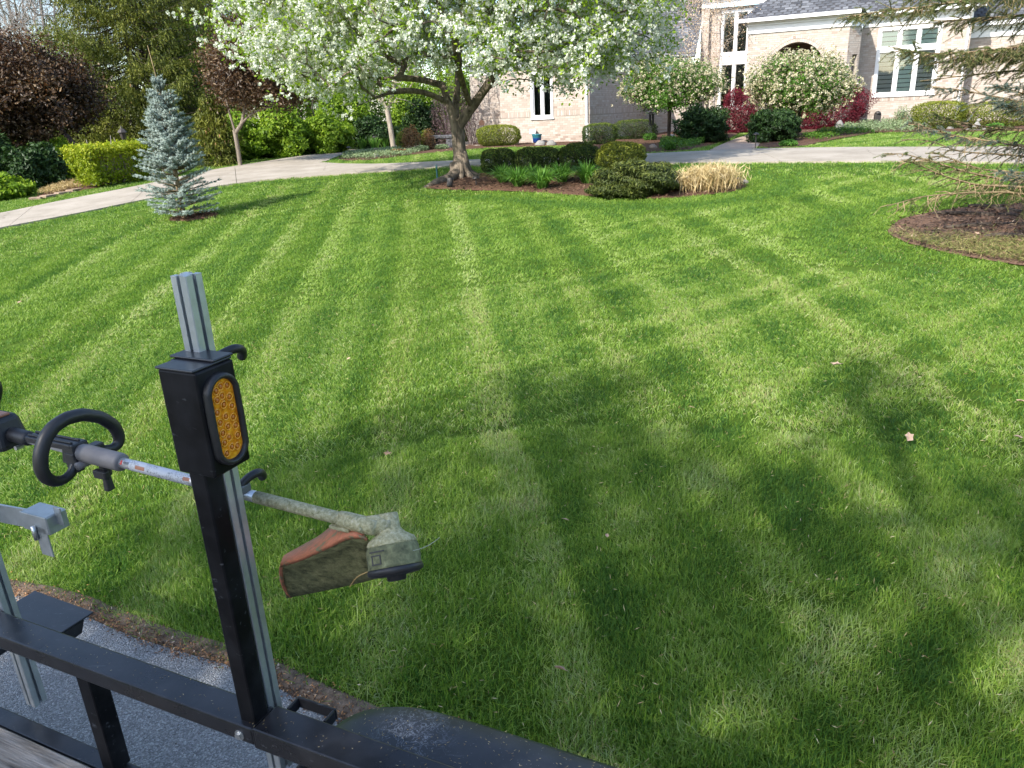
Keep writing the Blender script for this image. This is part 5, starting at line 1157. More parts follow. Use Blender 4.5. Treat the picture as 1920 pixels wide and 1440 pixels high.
# the rest of the tree, above and beyond the picture
Ht = 9.5
for k in range(30): W0.append(sp_b + UP * Ht * k / 30); W1.append(sp_b + UP * Ht * (k + 1) / 30); RW.append(.2 * (1 - k / 31) + .01)
HB, HA = [], []
for t in np.linspace(.05, .97, 40):
    rad_ = 3.0 * (1 - t) ** .75; a0 = rng.uniform(0, 6.28)
    for k in range(9):
        a = a0 + k * .7 + rng.normal(0, .15); d = np.array([math.cos(a), math.sin(a), .05])
        if t < .42 and d[0] < .45: continue
        L = rad_ * rng.uniform(.7, 1.1); p0 = sp_b + UP * Ht * t; m = max(4, int(L / .18))
        for q in range(m):
            pa = p0 + d * L * q / m - UP * .12 * L * math.sin(3 * q / m); pb_ = p0 + d * L * (q + 1) / m - UP * .12 * L * math.sin(3 * (q + 1) / m); W0.append(pa); W1.append(pb_); RW.append(.02 * (1 - q / m) + .005)
            for s in range(8): HB.append(pa + rng.normal(0, .13, 3)); HA.append(d - UP * .8)
W0, W1, RW = np.array(W0), np.array(W1), np.array(RW); V, Fq = frusta(W0, W1, RW, RW * .93, 5); link('trunk', mesh('trunk', V - sp_b, Fq, BARK_TAN, smooth=True), root, sp_b)
S0, S1, Q0, Q1 = map(np.array, (S0, S1, Q0, Q1))
V, F3 = needles(S0, S1, 50, .025, .0046, .8); link('needles', mesh('needles', V - sp_b, F3, LEAF_BOUGH, np.clip(np.repeat(.5 + .2 * rng.normal(size=len(S0)), 50) + rng.normal(0, .12, len(F3)), 0, 1)), root, sp_b)
V, F3 = needles(Q0, Q1, 46, .022, .0044, .8); link('needles', mesh('needles', V - sp_b, F3, LEAF_BLUEBOUGH, np.clip(np.repeat(.5 + .2 * rng.normal(size=len(Q0)), 46) + rng.normal(0, .12, len(F3)), 0, 1)), root, sp_b)
leaves_obj('crown', np.array(HB), .20, .05, LEAF_NORWAY, root, sp_b, axis=np.array(HA), ajit=.25)
# root ridges and needles in its mulch
b = B()
for (x0, y0), (x1, y1) in [((2090, 418), (1740, 402)), ((2090, 425), (1760, 428)), ((2100, 440), (1850, 452)), ((2050, 410), (1820, 392))]:
    p0, p1 = G(x0, y0), G(x1, y1); q = [p0 * (1 - f) + p1 * f + np.array([0, .10 * math.sin(7 * f + x0), 0]) for f in np.linspace(0, 1, 14)]
    for v, f in zip(q, np.linspace(0, 1, 14)): v[2] = sz(v[0], v[1]) + .02 + .02 * math.sin(9 * f)
    b.tube(q, np.linspace(.07, .02, 14), 6)
b.obj('root', BARK_DARK, root, True, loc=sp_b)
# straw coloured thin grass on the near side of that bed
poly = BEDS['spruce_bed']; lo, hi = poly.min(0), poly.max(0); P = rng.uniform(lo, hi, (90000, 2)); P = P[pip(P, poly)]; nd_ = (P - sp_b[:2]) @ np.array([-.55, -.83]); P = P[(nd_ + .5 * rng.normal(size=len(P)) * .5 > 1.35)][:13000]
C3 = np.column_stack([P, sz(P[:, 0], P[:, 1]) + .035 + .02 * rng.random(len(P))]); V, Fq = leaf_quads(C3, .085, .005, np.tile([0, 0, 1.], (len(P), 1)), .4)
THATCH = leafmat('thin thatch', [(0, (.10, .15, .03)), (.5, (.2, .21, .06)), (1, (.44, .34, .17))], .2)
stuff(link('thin_thatch', mesh('thin_thatch', V, Fq, THATCH, rng.random(len(P)))))

# ================================================================== TREES BEHIND THE CAMERA THAT THROW THE SHADE
def outside(P):
    c = (P - [0, 0, CZ]) @ RM; z = -c[:, 2]; x = F * c[:, 0] / np.maximum(z, 1e-3); y = -F * c[:, 1] / np.maximum(z, 1e-3)
    return (z < .3) | (np.abs(x) > 960 + 260) | (y < -720 - 200) | (y > 720 + 200)
def shade_targets(poly, per_m2, h0, h1):
    lo, hi = poly.min(0), poly.max(0); n = int(np.prod(hi - lo) * per_m2); P = rng.uniform(lo, hi, (n, 2)); P = P[pip(P, poly)]
    h = rng.uniform(h0, h1, len(P)); z = sz(P[:, 0], P[:, 1]); Q = np.column_stack([P, z]) + SUN * (h / SUN[2])[:, None]; return Q[outside(Q)]
def shade_tree(label, base, jobs, leafL, per, sig):
    base = np.asarray(base, float); T = np.concatenate([shade_targets(*j) for j in jobs]); c = T.mean(0)
    root = thing('maple_tree', label, 'tree', base); f = base * .45 + c * .55; f[2] = c[2] * .62
    N, par, rad = grow([([base - UP * .3, base * .85 + f * .15 + UP * 1.0, f], None)], T, .6, .12, .06, tip=.006); rad *= .26 / rad[1]
    trunk_obj(N, par, np.maximum(rad, .005), BARK_DARK, root, base, rmax=.28); P = sprinkle(T, per, sig); P = P[outside(P)]
    leaves_obj('crown', P, leafL, leafL * .62, SHADE_LEAF, root, base, np.array(SUN), 1.0)
SH_A = GP([(-420, 1130), (0, 1112), (70, 1086), (200, 1012), (330, 950), (400, 912), (480, 885), (560, 850), (640, 800), (720, 778), (860, 742), (960, 712), (1060, 694), (1150, 690), (1200, 706), (1270, 752), (1240, 800), (1130, 850), (1180, 960), (1080, 1080), (1000, 1440), (600, 1440), (-300, 1440)])
SH_B = np.concatenate([GP([(-420, 1150), (1000, 1400)]), [[1.9, 1.2], [2.5, -1.2], [-3.4, -.6]]])
SH_G = np.array([(-.5, 2.2), (1.3, 1.8), (1.7, 3.3), (.7, 3.9), (-.4, 3.5)])
SH_C = GP([(1000, 1440), (1080, 1080), (1180, 960), (1130, 850), (1260, 800), (1400, 830), (1560, 860), (1700, 880), (1930, 900), (2200, 1000), (2300, 1440)])
SH_D = GP([(1540, 740), (1600, 690), (1690, 642), (1730, 668), (1770, 720), (1840, 760), (1960, 800), (1990, 900), (1880, 880), (1740, 850), (1640, 820), (1560, 790)])
SH_E = GP([(1420, 345), (1500, 315), (1640, 303), (1720, 318), (1720, 350), (1660, 392), (1580, 398), (1490, 380)])
SH_F = GP([(1180, 820), (1240, 800), (1400, 900), (1480, 1020), (1440, 1130), (1320, 1100), (1200, 1000), (1130, 900)])
shade_tree('leafy maple behind the trailer that shades the near lawn', (-7.6, -5.8, 0), [(SH_A, 15, 6.0, 9.0), (SH_B, 15, 6.0, 9.0), (SH_C, 10, 7, 10), (SH_F, 8, 7, 9.5), (SH_D, 14, 7, 10), (SH_G, 14, 6, 9)], .07, 62, .22)
0 and shade_tree('second maple behind the trailer whose shadow falls on the right lawn', (-3.6, -7.5, 0), [(SH_D, 13, 7.5, 10), (SH_E, 5, 12, 15)], .11, 30, .18)

# unseen wood added behind the camera, to darken what windows and paint mirror
n = 34000; a = rng.uniform(R(150), R(390), n); rr_ = rng.uniform(17, 24, n) * (1 + .9 * np.clip((R(225) - a) / R(75), 0, 1)); hh = 7.0 * rng.random(n) ** .8 * (.75 + .35 * np.sin(a * 9) * np.sin(a * 4.3))
P = np.column_stack([rr_ * np.cos(a), rr_ * np.sin(a) - 3, hh]); P = P[outside(P) & ((P[:, 1] < 1.0) | (P[:, 0] < -22))]; stuff(leaves_obj('unseen_woods', P, .8, .5, LEAF_DEEP, None, (0, -18, 0)))

# ================================================================== SMALL THINGS IN THE GARDEN
STONE = plain('field stone', (.27, .255, .235), .9, 0, .2, .3, 6, .015, 12); STONE_W = plain('pale limestone', (.23, .22, .205), .9, 0, .2, .2, 8, .012, 14); STONE_T = plain('tan stone', (.30, .22, .16), .9, 0, .2, .3, 6, .015, 12)
BLACKM = plain('black fixture', (.02, .02, .022), .5); BRONZE = plain('dark bronze fixture', (.045, .038, .034), .55); GREYM = plain('grey utility paint', (.45, .46, .46), .6)
def rock_mesh(seed, mt):
    g = np.random.default_rng(seed); u = np.linspace(0, 2 * np.pi, 13)[:-1]; V = []
    for k, (zf, rf) in enumerate([(-.4, .8), (0, 1), (.4, .95), (.75, .68), (.95, .3)]):
        rr = rf * (1 + .16 * np.sin(2 * u + seed) + .10 * g.normal(size=12)); V.append(np.column_stack([rr * np.cos(u), rr * np.sin(u), np.full(12, zf) + .06 * g.normal(size=12)]))
    V = np.concatenate(V + [np.array([[0, 0, 1.0]])]); F4 = [[k * 12 + j, k * 12 + (j + 1) % 12, (k + 1) * 12 + (j + 1) % 12, (k + 1) * 12 + j] for k in range(4) for j in range(12)]; F3 = [[48 + j, 48 + (j + 1) % 12, 60] for j in range(12)]
    me = mesh('rock', V, [np.array(F4), np.array(F3)], mt, smooth=True); return me
RK = {}
for i, (px, py, hw, hh, mt, lab) in enumerate([
    (1160, 334, 20, 18, STONE_W, 'white boulder between the yew mound and the nest spruce'), (1013, 273, 16, 9, STONE, 'grey rounded rock below the blue pot'), (1034, 273, 16, 9, STONE_W, 'pale rock right of the blue pot with a small ornament'),
    (969, 271, 9, 6, STONE_T, 'small tan rock at the foot of the boxwood'), (676, 287, 20, 5, STONE_T, 'flat tan rock at the back of the island bed tip'), (703, 288, 13, 9, STONE_T, 'tan upright rock near the island tip'), (722, 285, 12, 7, STONE_W, 'pale flat rock left of the pale trunk'),
    (747, 281, 12, 5, STONE_W, 'pale flat rock right of the pale trunk'), (765, 280, 12, 5, STONE, 'grey flat rock further right of the pale trunk'), (779, 278, 9, 5, STONE_W, 'small pale rock next to the variegated mound'), (706, 296, 9, 9, STONE, 'grey leaning stone at the front of the island bed'),
    (1226, 279, 14, 8, STONE_T, 'tan half buried rock under the left standard tree'), (1260, 258, 18, 6, STONE, 'flat grey stone behind the left standard trunk'), (1784, 243, 11, 6, STONE_W, 'pale rock behind the spruce boughs'), (1576, 247, 12, 20, STONE_W, 'upright pale stone at the foot of the right crimson maple')]):
    g_ = G(px, py); k = g_[1] / F * 1.05; key = (i % 5, mt.name)
    if key not in RK: RK[key] = rock_mesh(i % 5 + 3, mt)
    o = link('rock', RK[key]); o.location = Vector(g_ + [0, hw * k * .5, .0]); o.scale = (hw * k * .58, hw * k * .5, hh * k * .95); o.rotation_euler = (0, 0, i * .8); tag(o, lab, 'rock', 'garden rocks')
SLATE = plain('grey speckled slate', (.09, .09, .095), .8, 0, .3, .7, 16, .03, 14)
# stone bench / boulder group right of the island
g_ = gat(828, 279, 29.0); root = thing('stone_bench', 'grey speckled stone bench in the bed left of the pear trunk', 'bench', g_); k = 29 / F
b = B(); b.box(g_ + [0, 0, 20 * k], (44 * k, .4, 6 * k), t=.4); b.obj('seat', SLATE, root, bevel=.03)
for s in (-1, 1): B().box(g_ + [s * 17 * k, 0, 8 * k], (15 * k, .34, 17 * k)).obj('leg', SLATE, root, bevel=.02)
# blue pot
g_ = gat(1007, 266, 29.75); root = thing('glazed_pot', 'blue and teal glazed flower pot against the brick wall', 'pot', g_); k = g_[1] / F
gl_, nt, p, out = mat('blue glaze'); tc = node(nt, 'ShaderNodeTexCoord'); sx = node(nt, 'ShaderNodeSeparateXYZ'); nt.links.new(tc.outputs['Generated'], sx.inputs[0]); r = ramp(nt, [(0, (.012, .025, .12)), (.5, (.012, .045, .2)), (.7, (.03, .17, .2)), (1, (.025, .13, .16))]); nt.links.new(sx.outputs[2], r.inputs[0]); nt.links.new(r.outputs[0], p.inputs['Base Color']); p.inputs['Roughness'].default_value = .15
B().lathe([(5.5 * k, 0), (7 * k, 3 * k), (8 * k, 9 * k), (8.4 * k, 13 * k), (9.2 * k, 14 * k), (9.2 * k, 16 * k), (7.8 * k, 16 * k), (7.4 * k, 12 * k)], g_, sides=24).obj('body', gl_, root, True, loc=g_)
# meter on a post
g_ = gat(999, 265, 30.15); k = g_[1] / F; root = thing('utility_box', 'small white utility box on a thin post beside the blue pot', 'meter', g_)
B().box(g_ + [0, 0, 20 * k], (11 * k, .12, 8 * k)).obj('box', WHITE, root, bevel=.01); B().tube([g_ - UP * .1, g_ + UP * 17 * k], .02, 6).obj('post', GREYM, root)
# lamp post behind the gold hedge
g_ = gat(240, 322, 24.5); root = thing('post_lantern', 'grey post lantern standing just behind the gold hedge', 'lamp', g_); top = at(232, 262, 24.5)
B().tube([g_, at(233, 264, 24.5)], .035, 8).obj('post', BRONZE, root); c = at(231, 256, 24.5)
B().lathe([(.05, -.10), (.11, .12), (.10, .12), (.045, -.09)], c, sides=6).obj('frame', BRONZE, root); B().lathe([(.045, -.08), (.095, .11)], c, sides=6).obj('glass', plain('frosted glass', (.6, .62, .62), .3), root)
B().lathe([(.15, .12), (.10, .19), (.03, .25), (.015, .32)], c, sides=6).obj('cap', BRONZE, root)
# path lights and other small fixtures
def path_light(px, py, h_px, lab, kind='mushroom'):
    g_ = G(px, py); k = g_[1] / F * 1.04; h = h_px * k; root = thing('path_light', lab, 'lamp', g_, 'garden path lights')
    B().tube([g_ - UP * .05, g_ + UP * h * .85], .012, 6).obj('stake', BRONZE, root); B().lathe([(.085, 0), (.07, .025), (.02, .055), (.0, .06)], g_ + UP * h * .85, sides=14).obj('cap', BRONZE, root, True)
path_light(893, 348, 14, 'low path light in the mulch right of the pear trunk'); path_light(1416, 280, 28, 'thin path light at the corner of the garden path'); path_light(655, 291, 14, 'pale path light at the tip of the island bed'); path_light(704, 281, 24, 'path light with square head left of the pale trunk')
g_ = G(843, 353); root = thing('flood_light', 'dark bullet flood light at the foot of the pear tree', 'lamp', g_); d_ = unit(np.array([.15, .35, 1.]))
B().lathe([(.05, 0), (.06, .02), (.065, .14), (.07, .17), (.06, .17), (.055, .12)], g_ + UP * .03, d_, 16).obj('body', BRONZE, root, True); B().tube([g_ - UP * .06, g_ + UP * .05], .015, 6).obj('stake', BRONZE, root)
g_ = G(820, 336); root = thing('marker_stake', 'short teal green marker stake in the grass left of the pear trunk', 'stake', g_); B().tube([g_ - UP * .05, g_ + UP * .27], .02, 8).obj('shaft', plain('teal plastic', (.05, .16, .16), .5), root); B().lathe([(.024, 0), (.024, .03), (0, .05)], g_ + UP * .27, sides=8).obj('cap', plain('pale teal', (.15, .3, .28), .5), root)
g_ = G(1643, 238); k = g_[1] / F * 1.1; root = thing('garden_speaker', 'dark upright post lamp with rounded top by the right brick wall', 'lamp', g_); B().box(g_ + UP * 10 * k, (10 * k, .14, 20 * k)).obj('body', BRONZE, root, bevel=.02); B().lathe([(5 * k, 0), (4.6 * k, .05), (2 * k, .1), (0, .11)], g_ + UP * 20 * k, sides=14).obj('cap', BRONZE, root, True)
g_ = gat(1221, 258, 27.8); root = thing('wind_chime', 'dark twin tube ornament on a stake behind the long yew', 'ornament', g_); k = 27.8 / F
for s in (-1, 1): B().tube([g_ + [s * 2.6 * k, 0, 25 * k], g_ + [s * 2.6 * k, 0, 44 * k]], 2.1 * k, 8).obj('tube', BLACKM, root)
B().tube([g_ - UP * .1, g_ + UP * 28 * k], .012, 6).obj('stake', BLACKM, root); B().box(g_ + UP * 46 * k, (.17, .1, .04)).obj('cap', BRONZE, root)
g_ = gat(905, 262, 30.2); root = thing('bird_house', 'little brown bird house on a stake behind the boxwood', 'bird house', g_); k = 30.2 / F
B().tube([g_ - UP * .1, g_ + UP * 34 * k], .015, 6).obj('stake', BRONZE, root); B().prism(np.array([[-.1, 0, 0], [.1, 0, 0], [.1, 0, .14], [0, 0, .22], [-.1, 0, .14]]) + g_ + UP * 34 * k, (0, .16, 0)).obj('house', plain('brown wood', (.1, .05, .03), .8), root)
g_ = G(1830, 245); k = g_[1] / F * 1.1; root = thing('garden_statue', 'small grey reclining stone figure at the edge of the right bed', 'statue', g_)
b = B(); b.box(g_ + UP * 2 * k, (30 * k, .22, 4 * k), taper=.85); b.obj('base', STONE_W, root, bevel=.02); b = B(); b.lathe([(7 * k, 0), (6 * k, 5 * k), (3 * k, 9 * k), (2.2 * k, 11 * k)], g_ + [0, 0, 3 * k], sides=10); b.lathe([(0, -3 * k), (2.5 * k, -2 * k), (3 * k, 0), (2.4 * k, 2 * k), (0, 3 * k)], g_ + [1.5 * k, 0, 16 * k], sides=10); b.obj('figure', STONE, root, True)
# stone edging along the front of the tree bed and the dry bed at the left
EDG = plain('edging concrete', (.20, .185, .155), .9, 0, .2, .2, 8, .004, 50)
edg = thing('bed_edging', 'low concrete edging along the lawn side of the tree bed', 'edging', G(1000, 362)); tb = BEDS['tree_bed']
pr = np.array([q for q in tb]); ctr = pr.mean(0); n_ = len(pr)
for i in range(n_):
    a, c = pr[i], pr[(i + 1) % n_]; m_ = (a + c) / 2
    if m_[1] > ctr[1] + .35: continue
    if m_[0] < 4.2: continue
    d = c - a; L = np.linalg.norm(d); d = d / L; o3 = np.array([*(m_), sz(*m_) + .008]); B().box(o3, (L - .008, .09, .07), [[d[0], d[1], 0], [-d[1], d[0], 0], [0, 0, 1]]).obj('edging_block', EDG, edg, bevel=.01)
edg2 = thing('bed_edging', 'flat stone slabs edging the dry bed left of the gold hedge', 'edging', G(100, 370)); q = GP([(55, 375), (80, 372), (105, 366), (130, 361), (150, 355)])
for i in range(4):
    a, c = q[i], q[i + 1]; m_ = (a + c) / 2; d = c - a; L = np.linalg.norm(d); d = d / L; B().box([*m_, sz(*m_) + .02], (L - .03, .22, .07), [[d[0], d[1], 0], [-d[1], d[0], 0], [0, 0, 1]]).obj('edging_block', STONE_T, edg2, bevel=.015)
# fallen leaves
LEAFD = tinted('fallen leaf', [(0, (.2, .12, .07)), (.5, (.38, .25, .16)), (1, (.55, .42, .32))], .8, .2, 0, 40, .2, 20)
def dead_leaf(seed):
    g = np.random.default_rng(seed); a = np.linspace(0, 2 * np.pi, 11)[:-1]; r_ = .5 * (1 + .35 * np.cos(5 * a + seed)) * np.array([1.0] * 10); V = np.column_stack([r_ * np.cos(a) * 1.2, r_ * np.sin(a) * .8, .12 * g.random(10) + .18 * np.sin(a) ** 2]); V = np.concatenate([V, [[0, 0, .02]]])
    return mesh('fallen_leaf', V, np.array([[j, (j + 1) % 10, 10] for j in range(10)]), LEAFD, np.full(10, .3 + .5 * g.random()))
DL = [dead_leaf(s) for s in range(4)]
for i, (px, py, s, lab) in enumerate([(1568, 697, .085, 'tan fallen leaf on the sunlit grass, largest of those at the right'), (1703, 836, .07, 'tan fallen leaf on shaded grass at the right'), (1912, 768, .06, 'pinkish fallen leaf near the right edge of the lawn'), (728, 865, .05, 'pale fallen leaf just above the trimmer head'),
    (1297, 778, .04, 'tiny whitish fallen leaf in the middle of the lawn'), (655, 684, .035, 'tiny pale leaf on sunlit grass right of the amber light'), (1138, 1022, .03, 'tiny pale leaf in the shaded grass right of the trimmer head'), (1052, 1276, .055, 'curled tan leaf low in the near grass'), (1830, 447, .07, 'orange leaf lying on the thin grass of the spruce bed'),
    (1905, 836, .05, 'small tan leaf by the right edge in shade'), (700, 620, .03, 'small pale speck of a leaf in the middle sunlit grass'), (930, 640, .03, 'small pale leaf on a light mowing stripe'), (1062, 992, .035, 'small brown leaf left in the shaded grass'), (40, 575, .07, 'dry tan leaf stem on the far left grass')]):
    g_ = G(px, py); o = link('fallen_leaf', DL[i % 4]); o.location = Vector(g_ + [0, 0, .055]); o.scale = (s * .8, s * .8, s * .8); o.rotation_euler = (rng.normal(0, .3), rng.normal(0, .3), i * 1.3); tag(o, lab, 'leaf', 'fallen leaves on the lawn')
# ================================================================== TRAILER AND TRIMMER
O = np.array([-.60, 1.34, 0])
def S(t, n, z): return O + TA * t + NA * n + np.array([0, 0, z])
AX = [TA, NA, UP]
def TPs(px, py, n):                                 # sight line on a vertical plane n metres outside the rail
    d = ray(px, py); P0 = O + NA * n; return d * ((P0 - [0, 0, CZ]).dot(NA) / d.dot(NA)) + [0, 0, CZ]
def TTs(px, py, t):
    d = ray(px, py); P0 = O + TA * t; return d * ((P0 - [0, 0, CZ]).dot(TA) / d.dot(TA)) + [0, 0, CZ]
def paint(name, c, rough, speck=.75, scratches=True):
    m, nt, p, out = mat(name); n = noise(nt, 260, 2, .5); n2 = noise(nt, 9, 4, .6); n3 = noise(nt, 55, 3, .7, vscale=(.15, 1, 1))
    r = ramp(nt, [(speck, c), (speck + .02, (.28, .28, .27))]); nt.links.new(n.outputs[0], r.inputs[0])
    dr = ramp(nt, [(.45, c), (.75, (c[0] * 1.5 + .012, c[1] * 1.5 + .012, c[2] * 1.5 + .013))]); nt.links.new(n2.outputs[0], dr.inputs[0]); mx = node(nt, 'ShaderNodeMix', data_type='RGBA', blend_type='LIGHTEN'); mx.inputs[0].default_value = 1
    nt.links.new(r.outputs[0], mx.inputs[6]); nt.links.new(dr.outputs[0], mx.inputs[7]); last = mx.outputs[2]
    if scratches:
        r2 = ramp(nt, [(.64, (0, 0, 0)), (.72, (.11, .115, .125))]); nt.links.new(n3.outputs[0], r2.inputs[0]); m2 = node(nt, 'ShaderNodeMix', data_type='RGBA', blend_type='LIGHTEN'); m2.inputs[0].default_value = .5; nt.links.new(last, m2.inputs[6]); nt.links.new(r2.outputs[0], m2.inputs[7]); last = m2.outputs[2]
    nt.links.new(last, p.inputs['Base Color']); mr = node(nt, 'ShaderNodeMapRange'); mr.inputs[3].default_value = rough * .7; mr.inputs[4].default_value = rough * 1.6; nt.links.new(n2.outputs[0], mr.inputs[0]); nt.links.new(mr.outputs[0], p.inputs['Roughness']); bump(nt, n2.outputs[0], .002, .5, p)
    return m
PAINT = paint('black trailer paint', (.011, .011, .013), .26); PAINT2 = paint('black post paint', (.005, .005, .006), .36, .80); PAINT2.node_tree.nodes['Principled BSDF'].inputs['Specular IOR Level'].default_value = .12
FENDM = paint('worn fender paint', (.014, .015, .019), .36, .72)
# chalky scuffs on top of the fender
nt = FENDM.node_tree; p = nt.nodes['Principled BSDF']; src = p.inputs['Base Color'].links[0].from_socket
tc = node(nt, 'ShaderNodeTexCoord'); ds = node(nt, 'ShaderNodeVectorMath', operation='DISTANCE'); nt.links.new(tc.outputs['Object'], ds.inputs[0]); ds.inputs[1].default_value = tuple(S(.30, .15, .82))
n = noise(nt, 34, 3, .55, dist=2.2); ab = node(nt, 'ShaderNodeMath', operation='SUBTRACT'); ab.inputs[1].default_value = .5; nt.links.new(n.outputs[0], ab.inputs[0]); a2 = node(nt, 'ShaderNodeMath', operation='ABSOLUTE'); nt.links.new(ab.outputs[0], a2.inputs[0])
rl = ramp(nt, [(.006, (1, 1, 1)), (.03, (0, 0, 0))]); nt.links.new(a2.outputs[0], rl.inputs[0]); rd = ramp(nt, [(.03, (.45, .45, .45)), (.12, (0, 0, 0))]); nt.links.new(ds.outputs['Value'], rd.inputs[0])
mk2 = node(nt, 'ShaderNodeMath', operation='MULTIPLY'); nt.links.new(rl.outputs[0], mk2.inputs[0]); nt.links.new(rd.outputs[0], mk2.inputs[1]); mx = node(nt, 'ShaderNodeMix', data_type='RGBA'); nt.links.new(mk2.outputs[0], mx.inputs[0]); nt.links.new(src, mx.inputs[6]); mx.inputs[7].default_value = (.34, .37, .42, 1); nt.links.new(mx.outputs[2], p.inputs['Base Color'])
ALU = plain('brushed aluminium', (.50, .53, .54), .42, .75, .5, .1, 30); ALUD = plain('aluminium slot', (.16, .17, .18), .6, .6)
RUBBER = plain('black rubber', (.014, .014, .015), .42, 0, .5, .2, 40); PLASTIC = plain('black plastic', (.018, .018, .02), .45, 0, .5, .2, 30); GREYP = plain('grey cast plastic', (.16, .15, .15), .5, 0, .5, .15, 40)
ZINC = plain('zinc bolt', (.55, .56, .55), .35, .9)
m, nt, p, out = mat('weathered plank'); n = noise(nt, 14, 5, .7, vscale=(1, .12, 1), dist=.8); tc = node(nt, 'ShaderNodeTexCoord'); mp = node(nt, 'ShaderNodeMapping'); mp.inputs['Rotation'].default_value = (0, 0, -math.atan2(TA[1], TA[0])); mp.inputs['Scale'].default_value = (.9, 14, 4)
n4 = node(nt, 'ShaderNodeTexNoise'); n4.inputs['Scale'].default_value = 6; n4.inputs['Detail'].default_value = 6; n4.inputs['Roughness'].default_value = .7
mp2 = node(nt, 'ShaderNodeVectorRotate', rotation_type='Z_AXIS'); mp2.inputs['Angle'].default_value = -math.atan2(TA[1], TA[0]); nt.links.new(tc.outputs['Object'], mp2.inputs[0]); mp.inputs['Rotation'].default_value = (0, 0, 0); nt.links.new(mp2.outputs[0], mp.inputs[0]); nt.links.new(mp.outputs[0], n4.inputs['Vector'])
r = ramp(nt, [(.25, (.05, .04, .032)), (.45, (.19, .16, .13)), (.65, (.33, .29, .25)), (.8, (.42, .38, .33))]); nt.links.new(n4.outputs[0], r.inputs[0]); nt.links.new(r.outputs[0], p.inputs['Base Color']); p.inputs['Roughness'].default_value = .85; bump(nt, n4.outputs[0], .006, 1, p); WOOD = m

tr = thing('utility_trailer', 'black steel utility trailer with tool rack and amber light at the street edge', 'trailer', S(0, -.3, 0))
ZR = .895
# rails, posts, deck
b = B(); b.box(S(-1.14, 0, ZR - .023), (2.29, .076, .046), AX); b.obj('top_rail', PAINT, tr, bevel=.005)
b = B(); b.box(S(.98, 0, ZR - .022), (1.94, .080, .056), AX); b.prism([S(.005, -.040, ZR + .006), S(.045, .040, ZR + .006), S(.045, .040, ZR - .05), S(.005, -.040, ZR - .05)], TA * .01); b.obj('top_rail', PAINT, tr, bevel=.005)
b = B(); b.box(S(-.2, .0, .490), (4.0, .05, .05), AX); b.box(S(-.2, -.02, .43), (4.0, .012, .12), AX); b.obj('lower_rail', PAINT, tr, bevel=.004)
for t in (-1.75, -.585, .72, 1.7): B().box(S(t, 0, .70), (.05, .05, .355), AX).obj('upright', PAINT2, tr, bevel=.004)
PT0 = -.020
b = B(); b.box(S(PT0, 0, (ZR + 1.60) / 2), (.044, .043, 1.60 - ZR + .02), AX); b.obj('light_post', PAINT2, tr, bevel=.004)
b = B(); b.lathe([(.0, 0), (.0085, 0), (.0085, .007), (.0, .007)], S(-.035, -.038, ZR - .028), -NA, 6); b.lathe([(.013, -.001), (.013, .0015)], S(-.035, -.038, ZR - .028), -NA, 16); b.obj('bolt', ZINC, tr)
for k in range(13): B().box(S(-.2 + rng.uniform(-.02, .02), -.108 - k * .146, .513 + rng.uniform(-.002, .002)), (4.0, .138, .038), AX).obj('plank', WOOD, tr, bevel=.005)
for t in (-1.9, -.9, .1, 1.1): B().box(S(t, -.98, .45), (.05, 1.9, .08), AX).obj('crossmember', PAINT, tr)
# marker light on the post
HC = .012; z0, z1 = 1.528, 1.738
hs = B().box(S(HC, 0, (z0 + z1) / 2), (.094, .094, z1 - z0), AX).obj('marker_housing', PAINT2, tr, bevel=.004)
b = B(); b.box(S(HC - .004, -.0, z1 + .003), (.095, .097, .005), AX); b.box(S(HC - .010, .026, z1 + .0085), (.112, .05, .005), AX); b.box(S(HC - .0525, .022, z1 - .022), (.010, .056, .055), AX); b.obj('housing_cap', PAINT, hs, bevel=.002)
b = B(); b.box(S(HC - .058, .02, z1 - .085), (.006, .03, .03), AX); b.obj('reflection', plain('orange reflector', (.5, .13, .02), .3), hs, bevel=.002)  # orange block put in for a reflection on the back plate
def oval(hw, hh, n=28):
    P = []
    for i in range(n):
        a = 2 * np.pi * i / n; P.append([hw * math.cos(a), (hh - hw) * (1 if math.sin(a) >= 0 else -1) * (1 if abs(math.sin(a)) > 1e-6 else 0) + hw * math.sin(a)])
    return np.array(P)
def ring_sweep(b, loops):
    """loops: list of (oval half width, half height, stand-off) joined into a moulded ring on the +T face"""
    Vs = []
    for hw, hh, off in loops:
        for y, z in oval(hw, hh): Vs.append(S(HC + .047 + off, y, (z0 + z1) / 2 + z))
    n = 28; F4 = [[k * n + j, k * n + (j + 1) % n, (k + 1) * n + (j + 1) % n, (k + 1) * n + j] for k in range(len(loops) - 1) for j in range(n)]; b.add(Vs, F4); return b
gr = ring_sweep(B(), [(.041, .092, -.001), (.041, .092, .008), (.038, .089, .014), (.033, .084, .015), (.0295, .081, .011), (.0285, .080, .004)]).obj('grommet', RUBBER, hs, True)
AMB, nt, p, out = mat('amber lens'); p.inputs['Roughness'].default_value = .16; p.inputs['Coat Weight'].default_value = .6; p.inputs['Specular IOR Level'].default_value = .5
n = noise(nt, 120, 3, .6); n5 = noise(nt, 40, 2, .6); ma = node(nt, 'ShaderNodeMath', operation='ADD'); nt.links.new(n.outputs[0], ma.inputs[0]); nt.links.new(n5.outputs[0], ma.inputs[1]); mh = node(nt, 'ShaderNodeMath', operation='MULTIPLY'); mh.inputs[1].default_value = .5; nt.links.new(ma.outputs[0], mh.inputs[0])
r = ramp(nt, [(.36, (.42, .10, .003)), (.5, (.74, .245, .008)), (.64, (.90, .40, .02))]); nt.links.new(mh.outputs[0], r.inputs[0]); nt.links.new(r.outputs[0], p.inputs['Base Color']); bump(nt, n.outputs[0], .002, .5, p)
